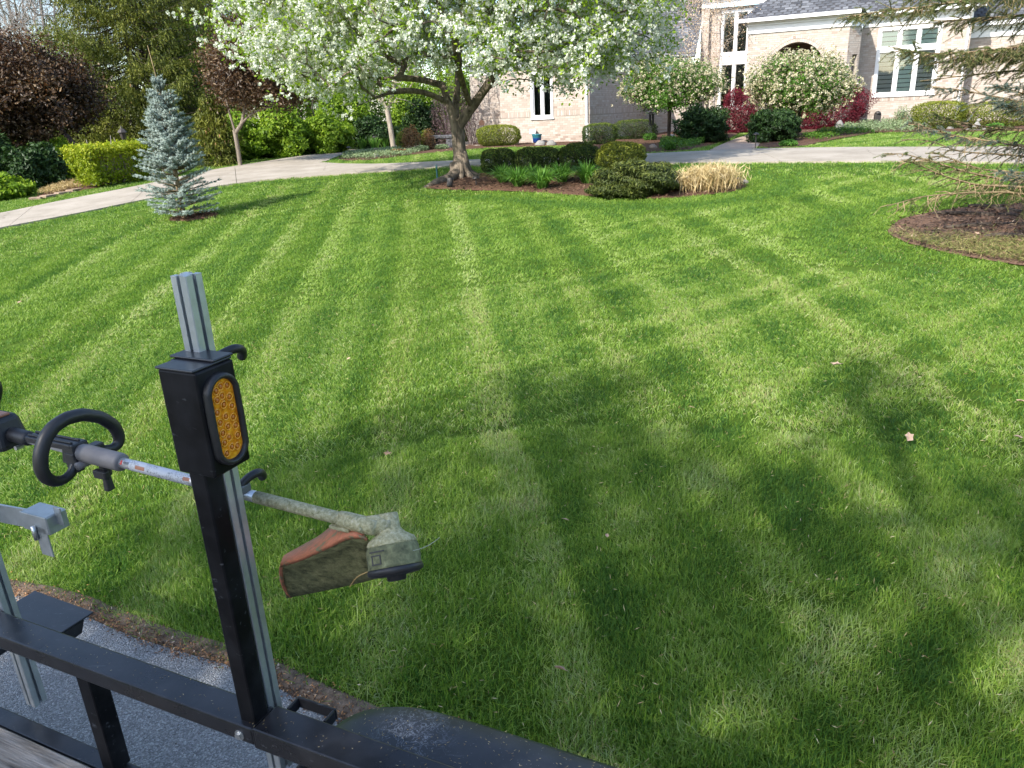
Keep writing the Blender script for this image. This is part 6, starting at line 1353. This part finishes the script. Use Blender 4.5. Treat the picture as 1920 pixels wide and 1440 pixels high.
AMB2 = plain('amber moulding', (.90, .38, .02), .12, 0, .6, 0, 1, 0, 1, .6); AMBD = plain('amber well', (.55, .16, .005), .15)
b = B(); Vs = [S(HC + .047 + .006, y, (z0 + z1) / 2 + z) for y, z in oval(.0288, .0803)] + [S(HC + .047 + .006, 0, (z0 + z1) / 2)]; b.add(Vs, None, [[j, (j + 1) % 28, 28] for j in range(28)])
lens = b.obj('lens', AMB, hs)
rg = B(); a = np.linspace(0, 2 * np.pi, 19)[:-1]
tv = []
for q in range(18):
    for w in range(5): ph = 2 * np.pi * w / 5; rr = .0070 + .0011 * math.cos(ph); tv.append([rr * math.cos(a[q]), rr * math.sin(a[q]), .0013 * math.sin(ph)])
tv = np.array(tv); TV = tv[:, :1] * NA + tv[:, 1:2] * UP + tv[:, 2:3] * TA; f = [[q * 5 + w, q * 5 + (w + 1) % 5, ((q + 1) % 18) * 5 + (w + 1) % 5, ((q + 1) % 18) * 5 + w] for q in range(18) for w in range(5)]
RINGM = mesh('led_ring', TV, np.array(f), AMB2, smooth=True); WELL = B().lathe([(.0046, 0), (.003, .0006), (0, .001)], (0, 0, 0), TA, 12); Vw, flw, _ = WELL.data(); WELLM = mesh('led_well', Vw, flw, AMBD, smooth=True)
for row in range(7):
    for col in (-1, 0, 1):
        if abs(row - 3) == 3 and col == 0 and row == 6: pass
        y = col * .0165 * (.85 if abs(row - 3) == 3 else 1); z = (row - 3) * .0212 + (.006 if col == 0 else 0) + rng.normal(0, .0006)
        if abs(row - 3) == 3 and col == 0: z *= .97
        c = S(HC + .047 + .0068, y + rng.normal(0, .0013), (z0 + z1) / 2 + z + rng.normal(0, .0012)); link('led_ring', RINGM, hs, c); link('led_well', WELLM, hs, c)
# aluminium T-slot uprights of the tool rack
def slot_section(w=.04, o=.0042, dp=.009, c=.0016):
    h = w / 2; P = []
    for k in range(4):
        a = k * math.pi / 2; q = [(h, -h + c), (h, -o), (h - .0025, -o), (h - .0025, -o - .0035), (h - dp, -o - .0035), (h - dp, o + .0035), (h - .0025, o + .0035), (h - .0025, o), (h, o), (h, h - c)]
        for x, y in q: P.append([x * math.cos(a) - y * math.sin(a), x * math.sin(a) + y * math.cos(a)])
    return np.array(P)
def extrusion(t, n, za, zb):
    P = slot_section(); m_ = len(P); lo = np.array([S(t + x, n + y, za) for x, y in P]); hi = np.array([S(t + x, n + y, zb) for x, y in P]); j = np.arange(m_); k = (j + 1) % m_
    V = np.concatenate([lo, hi]); o = link('rack_upright', mesh('rack_upright', V, [np.stack([j, k, k + m_, j + m_], 1), np.arange(m_)[None, ::-1], (np.arange(m_) + m_)[None]], ALU), tr); return o
extrusion(-.027, .052, .69, 1.895); ex2 = extrusion(-1.0, .062, .545, 1.90)
b = B(); b.box(S(-.027, .0745, ZR + .12), (.02, .004, .09), AX); b.obj('slot_cover', PLASTIC, tr)
# hooks
def hook(px, n0, n1, name='hook'):
    q = [TPs(x, y, n0 + (n1 - n0) * i / (len(px) - 1)) for i, (x, y) in enumerate(px)]; B().tube(smooth_open(np.array(q), 18, 2), np.concatenate([np.full(14, .0095), [.010, .0105, .0105, .007]]), 10).obj(name, RUBBER, tr, True)
hook([(398, 676), (416, 664), (434, 655), (447, 652), (455, 658), (453, 670)], .085, .17); hook([(444, 922), (455, 906), (468, 893), (482, 886), (491, 886), (492, 895)], .085, .17)
B().box(TPs(452, 915, .10), (.03, .03, .02), AX).obj('hook_bracket', ALUD, tr, bevel=.003)
# tool latch on the left upright
LAT = plain('galvanised latch', (.36, .39, .40), .4, .7, .5, .15, 30)
b = B(); a_, c_2 = TPs(-60, 952, .085), TPs(62, 975, .085); b.prism([a_ + UP * .028, a_ - UP * .028, c_2 - UP * .028, c_2 + UP * .028], NA * .006)
for k in range(9):
    f = (k + .5) / 9; c = a_ * (1 - f) + c_2 * f - UP * .021; b.lathe([(.004, -.001), (.004, .0005)], c, -NA, 8)
bar = b.obj('latch_bar', LAT, tr)
cen = TPs(82, 965, .085); b = B(); b.box(cen + UP * .012, (.10, .055, .004), AX); b.box(cen + UP * .012 - NA * .027 - UP * .022, (.10, .004, .05), AX); b.box(cen + TA * .05 - UP * .012, (.004, .055, .048), AX); b.box(cen - NA * .027 + TA * .018 - UP * .06, (.045, .004, .085), AX, taper=1); b.box(cen + TA * .062 + UP * .008, (.026, .004, .05), AX)
lt = b.obj('latch', LAT, tr, bevel=.0015); B().tube([cen - NA * .034 - UP * .015, cen - NA * .034 - UP * .055], .006, 8).obj('latch_pin', ZINC, lt, True)
# step plate with gusset
pl = [np.array([*Zq[:2], .70]) for Zq in ()]
def Zp(px, py, z): d = ray(px, py); return d * ((z - CZ) / d[2]) + [0, 0, CZ]
q = [Zp(x, y, .70) for x, y in [(65, 1107), (175, 1147), (100, 1195), (-10, 1152)]]
sp_ = B().prism(q, (0, 0, -.006)).obj('step_plate', FENDM, tr, bevel=.0015)
B().prism([q[1] * .75 + q[2] * .25 - UP * .007, q[2] - UP * .007, q[2] * .95 + q[1] * .05 - UP * .05 - TA * .0, q[1] * .62 + q[2] * .38 - UP * .045], -TA * .006).obj('plate_bracket', PAINT, tr)
c = (q[2] + q[3]) / 2; b = B(); b.box(c - NA * .10 - UP * .022, (.05, .18, .02), AX); b.obj('plate_arm', PAINT, tr)
# stake pocket
for name_, P_, ln in (('stake_pocket', None, None),):
    b = B(); ta, tb2, na, nb = .035, .145, .042, .085; w = .007
    for (t0_, t1_, n0_, n1_) in ((ta, tb2, nb - w, nb), (ta, ta + w, na, nb - w), (tb2 - w, tb2, na, nb - w)): b.box(S((t0_ + t1_) / 2, (n0_ + n1_) / 2, ZR - .012), (t1_ - t0_, n1_ - n0_, .03), AX)
    b.obj(name_, PAINT, tr, bevel=.003)
# fender over the wheel
tt_ = -.045 + np.array([.035, .05, .08, .13, .20, .30, .45, .65, .85, 1.0, 1.10, 1.17, 1.20, 1.215]); zz_ = np.array([.52, .64, .72, .775, .806, .820, .825, .825, .825, .820, .80, .76, .68, .52]) + .008; no_ = np.array([.215, .215, .215, .222, .23, .235, .236, .236, .236, .235, .23, .222, .215, .215])
no_ = np.interp(tt_ + .045, [.035, .08, .12, .18, .26, .34, 1.0, 1.1, 1.21], [.05, .115, .165, .205, .232, .24, .24, .21, .1])
V = []; ws = np.array([0, .35, .7, .92, 1.0, 1.0]); dz = np.array([0, .002, 0, -.006, -.02, -.05])
tf = smooth_open(np.column_stack([tt_, zz_, no_]), 44, 1)
for t, z, no in tf:
    for w, d in zip(ws, dz): V.append(S(t, .02 + (no - .02) * w, z + d))
nn = len(tf); Fq = [[i * 6 + j, (i + 1) * 6 + j, (i + 1) * 6 + j + 1, i * 6 + j + 1] for i in range(nn - 1) for j in range(5)]
fe = link('fender', mesh('fender', np.array(V), np.array(Fq), FENDM, smooth=True), tr); md = fe.modifiers.new('thickness', 'SOLIDIFY'); md.thickness = .004; md.offset = -1
n_c = 260; u = rng.random(n_c); t_ = .15 + .75 * u; w_ = rng.uniform(.15, .95, n_c); zt = np.interp(t_, tf[:, 0], tf[:, 1]); no = np.interp(t_, tf[:, 0], tf[:, 2])
C3 = np.array([S(a, .02 + (b_ - .02) * c, z + .0025) for a, b_, c, z in zip(t_, no, w_, zt)]); V, Fq = leaf_quads(C3, .007, .0012, np.tile(UP, (n_c, 1)), .06)
stuff(link('clippings', mesh('clippings', V, Fq, STRAW, rng.random(n_c)), fe))
t2 = rng.uniform(-1.1, .6, 150); C3 = np.array([S(a, rng.uniform(-.034, .034), ZR + (.0075 if a > .01 else .0015)) for a in t2]); V, Fq = leaf_quads(C3, .006, .0011, np.tile(UP, (150, 1)), .05); stuff(link('clippings', mesh('clippings', V, Fq, STRAW, rng.random(150)), tr))
wh = B().lathe([(.19, -.09), (.30, -.085), (.325, -.06), (.33, 0), (.325, .06), (.30, .085), (.19, .09)], S(.64, .12, .335), NA, 40).obj('wheel', RUBBER, tr, True); B().lathe([(.0, .06), (.06, .062), (.12, .05), (.185, .075), (.19, .09)], S(.64, .12, .335), NA, 32).obj('rim', GREYP, wh, True)
B().tube([S(.64, .05, .335), S(.64, -1.9, .335)], .03, 8).obj('axle', PAINT, tr)

# ---- string trimmer hanging on the rack
sN = .12
tm = thing('string_trimmer', 'grass caked string trimmer with black loop handle hanging on the trailer rack', 'trimmer', S(-.2, sN, 1.40))
def sh(t, dn=0, dz=0): return S(t, sN + dn, 1.400 - .043 * (t + .25) + dz)
m, nt, p, out = mat('alloy shaft'); p.inputs['Metallic'].default_value = .8; p.inputs['Base Color'].default_value = (.62, .62, .63, 1); p.inputs['Roughness'].default_value = .33; SHAFT = m
m, nt, p, out = mat('grass caked shaft'); n = noise(nt, 130, 4, .7); r = ramp(nt, [(.3, (.17, .165, .075)), (.5, (.34, .32, .18)), (.7, (.50, .47, .33))]); nt.links.new(n.outputs[0], r.inputs[0]); nt.links.new(r.outputs[0], p.inputs['Base Color']); p.inputs['Roughness'].default_value = .7; bump(nt, n.outputs[0], .003, 1, p); CAKED = m
m, nt, p, out = mat('caked spool'); n = noise(nt, 45, 5, .7); r = ramp(nt, [(.32, (.055, .062, .03)), (.5, (.135, .142, .068)), (.72, (.26, .265, .135))]); nt.links.new(n.outputs[0], r.inputs[0]); nt.links.new(r.outputs[0], p.inputs['Base Color']); p.inputs['Roughness'].default_value = .8; bump(nt, n.outputs[0], .003, 1, p); SPOOL = m
B().tube([sh(-.83), sh(-.3), sh(-.02)], .0128, 18).obj('shaft', SHAFT, tm, True); B().tube([sh(-.022), sh(.06), sh(.262)], .0136, 18).obj('shaft', CAKED, tm, True)['label'] = 'lower shaft caked with dried grass'
B().tube([sh(-.575), sh(-.565), sh(-.44), sh(-.432)], [.0205, .0225, .0225, .0205], 20).obj('sleeve', GREYP, tm, True)
b = B(); b.lathe([(.008, -.028), (.013, -.026), (.013, .006)], sh(-.50, 0, -.022), (0, 0, 1), 12); b.box(sh(-.488, -.01, -.058), (.018, .022, .046), AX, taper=.7); b.box(sh(-.502, -.012, -.040), (.044, .016, .022), AX); b.obj('wing_knob', PLASTIC, tm, bevel=.004)
b = B(); b.lathe([(.010, -.02), (.010, .02)], sh(-.565, -.006, -.026), -NA, 12); b.obj('clamp_ear', GREYP, tm, True)
# label sleeve on the shaft: pale sticker with an orange flash and rows of fine print
m, nt, p, out = mat('shaft label'); tc = node(nt, 'ShaderNodeTexCoord'); mp = node(nt, 'ShaderNodeMapping'); mp.inputs['Scale'].default_value = (1, 1, 1); nt.links.new(tc.outputs['Object'], mp.inputs[0])
n = noise(nt, 420, 1, .5); st = noise(nt, 28, 2, .5); r = ramp(nt, [(.55, (.45, .46, .47)), (.60, (.14, .14, .15))]); nt.links.new(n.outputs[0], r.inputs[0]); mk_ = ramp(nt, [(.42, (0, 0, 0)), (.5, (1, 1, 1))]); nt.links.new(st.outputs[0], mk_.inputs[0]); mx = node(nt, 'ShaderNodeMix', data_type='RGBA'); nt.links.new(mk_.outputs[0], mx.inputs[0]); mx.inputs[6].default_value = (.47, .48, .50, 1); nt.links.new(r.outputs[0], mx.inputs[7]); nt.links.new(mx.outputs[2], p.inputs['Base Color']); p.inputs['Roughness'].default_value = .4
B().tube([sh(-.395), sh(-.21)], .0131, 18, caps=False).obj('label', m, tm, True)
ORG = plain('orange flash', (.34, .14, .075), .5)
def patch(t0_, t1_, a0, a1, mat_, r_=.01335, name='label_flash'):
    ts = np.linspace(t0_, t1_, 3); an = np.linspace(a0, a1, 5); V = [sh(t) + (-NA * math.cos(x) + UP * math.sin(x)) * r_ for t in ts for x in an]; Fq = [[i * 5 + j, i * 5 + j + 1, (i + 1) * 5 + j + 1, (i + 1) * 5 + j] for i in range(2) for j in range(4)]; link(name, mesh(name, np.array(V), np.array(Fq), mat_, smooth=True), tm)
patch(-.375, -.345, .1, .75, ORG); patch(-.225, -.205, .3, .9, ORG); patch(-.424, -.419, .2, 1.0, plain('red mark', (.5, .04, .03), .5))
for i in range(5): patch(-.414 + i * .0035, -.4125 + i * .0035, .45, .95, BLACKM, name='label_mark')
# loop handle, in the plane across the shaft
tH = -.585; lp = [(141, 868), (136, 885), (122, 899), (104, 904), (86, 897), (76, 878), (76, 850), (84, 822), (100, 800), (125, 784), (155, 777), (188, 782), (213, 797), (224, 818), (222, 833), (210, 842), (190, 842)]
P = smooth_open(np.array([TTs(x, y, tH) for x, y in lp]), 70, 2); rr = np.interp(np.arange(70), [0, 6, 14, 20, 55, 60, 69], [.011, .0115, .0155, .0165, .0165, .0145, .010])
B().tube(P, rr, 14).obj('loop_handle', RUBBER, tm, True)
b = B(); b.box(sh(-.665, -.004, .014), (.17, .036, .016), AX); b.box(sh(-.665, -.012, .024), (.165, .006, .006), AX); b.box(sh(-.665, .008, .024), (.165, .006, .006), AX); b.box(sh(-.592, 0, .0), (.05, .052, .05), AX, taper=.8); b.box(P[3] * .5 + sh(-.59) * .5, (.036, .022, .05), AX); b.box(P[-3] * .5 + sh(-.585, 0, .01) * .5, (.03, .05, .02), AX); b.obj('handle_bracket', PLASTIC, tm, bevel=.005)
# grip collar and engine end
B().tube([sh(-.835), sh(-.828), sh(-.772), sh(-.763)], [.018, .0195, .0195, .017], 18).obj('collar', PLASTIC, tm, True); B().lathe([(.006, -.01), (.006, .01)], sh(-.80, -.012, -.024), -NA, 10).obj('collar_bolt', ZINC, tm)
b = B(); b.box(sh(-.905, .0, .003), (.16, .09, .088), AX, taper=.78); b.box(sh(-.91, -.036, -.008), (.13, .03, .06), AX); h_ = b.obj('engine_housing', PLASTIC, tm, bevel=.016, seg=3); B().box(sh(-.875, -.006, .049), (.055, .045, .007), AX).obj('housing_top', ORG, h_, bevel=.003); B().box(sh(-.858, -.052, .0), (.018, .006, .05), AX).obj('guard_plate', GREYP, h_, bevel=.002)
q = [TPs(-16, 770, .1), TPs(-11, 752, .1), TPs(-7, 736, .1), TPs(-7, 724, .1), TPs(-14, 714, .1)]; B().tube(smooth_open(np.array(q), 12, 1), .014, 10).obj('rear_grip', RUBBER, tm, True)
B().lathe([(.012, 0), (.012, .02)], TPs(-10, 764, .1), UP, 10).obj('grip_collar', ZINC, tm)
# gear head, spool and guard
axh = unit(-TA * .36 - NA * .20 * -2.2 + UP * .86); sc_ = TPs(738, 1042, sN)
b = B(); b.tube([sh(.20), sh(.215), sh(.275), sh(.29)], [.0165, .018, .018, .016], 16); b.tube([sh(.205, -.004, .012), sh(.25, -.004, .012)], .008, 8); b.tube([sh(.265), sc_ + axh * .062], [.019, .024], 16)
b.lathe([(.020, .086), (.0215, .082), (.022, .055), (.030, .045), (.047, .034), (.051, .026), (.050, .022)], sc_, axh, 26); b.lathe([(.006, -.003), (.006, .004)], sh(.262, -.018, .0), -NA, 10); b.obj('gear_head', CAKED, tm, True)
b = B(); b.lathe([(.044, .025), (.0505, .022), (.0535, .014), (.0545, -.004), (.0535, -.017), (.0555, -.022)], sc_, axh, 48); spo = b.obj('spool', SPOOL, tm, True)
b = B(); b.lathe([(.0545, -.0215), (.057, -.026), (.056, -.033), (.045, -.038), (.020, -.040), (.019, -.048), (.012, -.050), (0, -.050)], sc_, axh, 32); b.obj('spool_cap', PLASTIC, spo, True)
sv = unit(np.cross(axh, np.cross(-NA * .9 + TA * .1, axh))); su = np.cross(axh, sv)      # slot mark on the drum, facing the street
b = B(); bx_ = lambda x, z, w_, h_2: b.box(sc_ + sv * (math.sqrt(max(1e-6, .0542 ** 2 - x * x))) + su * x + axh * z, (w_, .002, h_2), [su, sv, axh])
bx_(.0, .012, .034, .0026); bx_(.006, -.004, .0026, .018); bx_(-.014, -.004, .0026, .018); bx_(-.004, -.0125, .022, .0026); bx_(-.004, .0045, .022, .0026); b.obj('spool_mark', PLASTIC, spo)
GORG, nt, p, out = mat('faded orange guard'); n = noise(nt, 50, 4, .7); r = ramp(nt, [(.36, (.17, .17, .09)), (.47, (.42, .15, .075)), (.7, (.56, .19, .10))]); nt.links.new(n.outputs[0], r.inputs[0]); nt.links.new(r.outputs[0], p.inputs['Base Color']); p.inputs['Roughness'].default_value = .7; bump(nt, n.outputs[0], .003, 1, p)
GDIRT, nt, p, out = mat('clippings caked guard'); n = noise(nt, 42, 5, .75); r = ramp(nt, [(.33, (.05, .052, .02)), (.5, (.17, .165, .07)), (.72, (.31, .29, .14))]); nt.links.new(n.outputs[0], r.inputs[0]); nt.links.new(r.outputs[0], p.inputs['Base Color']); p.inputs['Roughness'].default_value = .9; bump(nt, n.outputs[0], .006, 1, p)
def loft(rows):
    k = len(rows[0]); V = np.concatenate([np.asarray(r_) for r_ in rows]); Fq = [[i * k + j, i * k + j + 1, (i + 1) * k + j + 1, (i + 1) * k + j] for i in range(len(rows) - 1) for j in range(k - 1)]; return V, np.array(Fq)
def line3(px, n0, n1, k=14): return resample(np.array([TPs(x, y, a) for (x, y), a in zip(px, np.linspace(n0, n1, len(px)))]), k)
lipb = line3([(538, 1042), (560, 1030), (600, 1008), (628, 986), (655, 983), (672, 990)], .20, .15); lipf = line3([(529, 1056), (560, 1046), (610, 1024), (650, 1004), (672, 1003), (688, 1008)], .105, .10)
rim = line3([(527, 1060), (562, 1050), (612, 1028), (652, 1008), (673, 1006), (690, 1010)], .108, .102); mid = line3([(524, 1085), (565, 1078), (615, 1062), (655, 1048), (680, 1045), (694, 1045)], .165, .17); bot = line3([(538, 1119), (575, 1112), (620, 1103), (660, 1094), (685, 1088), (700, 1084)], .20, .20)
V, Fq = loft([lipb, lipb * .5 + lipf * .5 + UP * .004, lipf, rim]); gd = link('guard', mesh('guard', V, Fq, GORG, smooth=True), tm); md = gd.modifiers.new('thickness', 'SOLIDIFY'); md.thickness = .005
V, Fq = loft([rim, rim * .6 + mid * .4 + NA * .012, mid, mid * .5 + bot * .5 + NA * .004, bot]); gp = link('guard_inside', mesh('guard_inside', V, Fq, GDIRT, smooth=True), gd); md = gp.modifiers.new('thickness', 'SOLIDIFY'); md.thickness = .004
ed = smooth_open(np.array([TPs(529, 1056, .105), TPs(526, 1072, .13), TPs(530, 1096, .17), TPs(538, 1112, .195), TPs(546, 1119, .20)]), 14, 1); B().tube(ed, .0042, 8).obj('guard_edge', GORG, gd, True); B().tube(bot, .003, 6).obj('guard_rim', GDIRT, gd, True)
B().box(TPs(643, 986, .118), (.05, .03, .008), AX).obj('guard_mount', CAKED, gd, bevel=.002)
LINE = plain('trimmer line', (.42, .27, .10), .5)
B().tube(smooth_open(np.array([sc_ + su * .05 - axh * .01, TPs(684, 1074, .10), TPs(668, 1082, .10), TPs(656, 1100, .11)]), 14, 1), .0012, 6).obj('line', LINE, tm); B().tube(smooth_open(np.array([sc_ - su * .05, TPs(798, 1027, .12), TPs(812, 1018, .13), TPs(824, 1008, .13)]), 12, 1), .0006, 6).obj('line', plain('pale line', (.25, .28, .25), .4), tm)
# hang the trimmer: second support under the handle end
b = B(); b.tube([S(-1.0, .085, 1.405), S(-1.0, .12, 1.395), S(-1.0, .145, 1.405), S(-1.0, .15, 1.43)], .008, 8); b.obj('hook', RUBBER, tr, True)

# ================================================================== GRASS
near_bound = np.concatenate([near, near[::-1]])
TUFTS = [tuft(15, .032, .050, .0028, .0, 1, .6), tuft(15, .032, .056, .0029, .0, 2, .55), tuft(14, .034, .044, .0031, .0, 3, .7), tuft(18, .045, .046, .0040, 0, 4, .6), tuft(18, .045, .050, .0040, 0, 5, .6), tuft(22, .075, .046, .0056, 0, 6, .6), tuft(22, .075, .044, .0056, 0, 7, .6), tuft(26, .14, .06, .0095, 0, 8, .5), tuft(26, .14, .055, .0095, 0, 9, .5), tuft(8, .03, .10, .0030, 0, 10, .55)]
TOBJ = [bpy.data.objects.new('grass_tuft', m_) for m_ in TUFTS]
zones = [(.9, 4.6, .0245, (0, 1, 2)), (4.6, 8.2, .040, (3, 4)), (8.2, 14.5, .072, (5, 6)), (14.5, 27, .135, (7, 8)), (27, 36, .26, (7, 8))]
PTS, TIN, ROT, SCL, IDX = [], [], [], [], []
for r0_, r1_, sp_g, ids in zones:
    xs = np.arange(-r1_, r1_, sp_g); ys = np.arange(0, r1_, sp_g); X, Yg = np.meshgrid(xs, ys); P = np.column_stack([X.ravel(), Yg.ravel()]) + rng.uniform(-.5, .5, (X.size, 2)) * sp_g * 1.3
    rr_ = np.hypot(P[:, 0], P[:, 1]) + rng.normal(0, .06 * r0_, len(P)) * (1 if r0_ > 1 else 0); P = P[(rr_ >= r0_) & (rr_ < r1_)]
    z = sz(P[:, 0], P[:, 1]); c = (np.column_stack([P, z]) - [0, 0, CZ]) @ RM; w = -c[:, 2]; ok = (w > .3); sx_ = F * c[:, 0] / np.maximum(w, .1); sy_ = -F * c[:, 1] / np.maximum(w, .1); ok &= (np.abs(sx_) < 960 + 90 + 900 / np.maximum(w, 1)) & (sy_ < 720 + 260) & (sy_ > -760); P = P[ok]; P = P[lawn_mask(P)]
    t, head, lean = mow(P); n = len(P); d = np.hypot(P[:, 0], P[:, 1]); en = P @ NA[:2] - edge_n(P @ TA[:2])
    idx = np.asarray(ids)[rng.integers(0, len(ids), n)]; sc = rng.uniform(.8, 1.2, n) * np.where(d > 14.5, .8, .9)
    if r0_ < 4.6:
        long_ = (rng.random(n) < .05 * np.exp(-en / 1.2)); idx = np.where(long_, 9, idx); sc *= 1 + .35 * np.exp(-en / .5); sc *= .85 + .4 * value_noise(P, .3, 44)
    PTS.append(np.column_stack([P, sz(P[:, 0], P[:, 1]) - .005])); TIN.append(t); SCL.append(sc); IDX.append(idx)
    # tuft leans along +X before it is turned to its heading
    ROT.append(np.column_stack([np.zeros(n), lean * .55, head]))
PTS, TIN, ROT, SCL, IDX = np.concatenate(PTS), np.concatenate(TIN), np.concatenate(ROT), np.concatenate(SCL), np.concatenate(IDX)
print('grass tufts', len(PTS), [int((IDX == k).sum()) for k in range(10)])
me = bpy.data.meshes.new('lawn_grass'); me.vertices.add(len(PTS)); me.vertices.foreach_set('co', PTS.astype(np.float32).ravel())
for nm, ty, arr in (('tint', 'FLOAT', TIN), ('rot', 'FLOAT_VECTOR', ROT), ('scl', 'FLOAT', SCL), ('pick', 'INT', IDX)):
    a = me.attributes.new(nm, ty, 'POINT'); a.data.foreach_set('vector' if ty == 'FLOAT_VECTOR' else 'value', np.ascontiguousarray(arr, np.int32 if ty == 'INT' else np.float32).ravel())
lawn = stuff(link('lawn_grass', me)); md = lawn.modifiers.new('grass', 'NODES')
ng = bpy.data.node_groups.new('grass_tufts', 'GeometryNodeTree'); ng.interface.new_socket('Geometry', in_out='INPUT', socket_type='NodeSocketGeometry'); ng.interface.new_socket('Geometry', in_out='OUTPUT', socket_type='NodeSocketGeometry')
gi = ng.nodes.new('NodeGroupInput'); go = ng.nodes.new('NodeGroupOutput'); g2i = ng.nodes.new('GeometryNodeGeometryToInstance')
for o in reversed(TOBJ):
    oi = ng.nodes.new('GeometryNodeObjectInfo'); oi.inputs[0].default_value = o; ng.links.new(oi.outputs['Geometry'], g2i.inputs[0])
iop = ng.nodes.new('GeometryNodeInstanceOnPoints'); iop.inputs['Pick Instance'].default_value = True
def attr(nm, ty): q = ng.nodes.new('GeometryNodeInputNamedAttribute'); q.data_type = ty; q.inputs[0].default_value = nm; return [s for s in q.outputs if s.enabled][0]
ng.links.new(gi.outputs[0], iop.inputs['Points']); ng.links.new(g2i.outputs[0], iop.inputs['Instance']); ng.links.new(attr('pick', 'INT'), iop.inputs['Instance Index'])
e2r = ng.nodes.new('FunctionNodeEulerToRotation'); ng.links.new(attr('rot', 'FLOAT_VECTOR'), e2r.inputs[0]); ng.links.new(e2r.outputs[0], iop.inputs['Rotation']); ng.links.new(attr('scl', 'FLOAT'), iop.inputs['Scale']); ng.links.new(iop.outputs[0], go.inputs[0]); md.node_group = ng

# clippings and dead blades caught in the lawn
P = np.column_stack([rng.uniform(-5, 5.5, 9000), rng.uniform(1.6, 8.5, 9000)]); P = P[lawn_mask(P)]; n = len(P)
C3 = np.column_stack([P, sz(P[:, 0], P[:, 1]) + .03 + .025 * rng.random(n)]); V, Fq = leaf_quads(C3, .028, .0032, np.tile(UP, (n, 1)), .6); stuff(link('lawn_clippings', mesh('lawn_clippings', V, Fq, STRAW, rng.random(n) ** 1.5)))
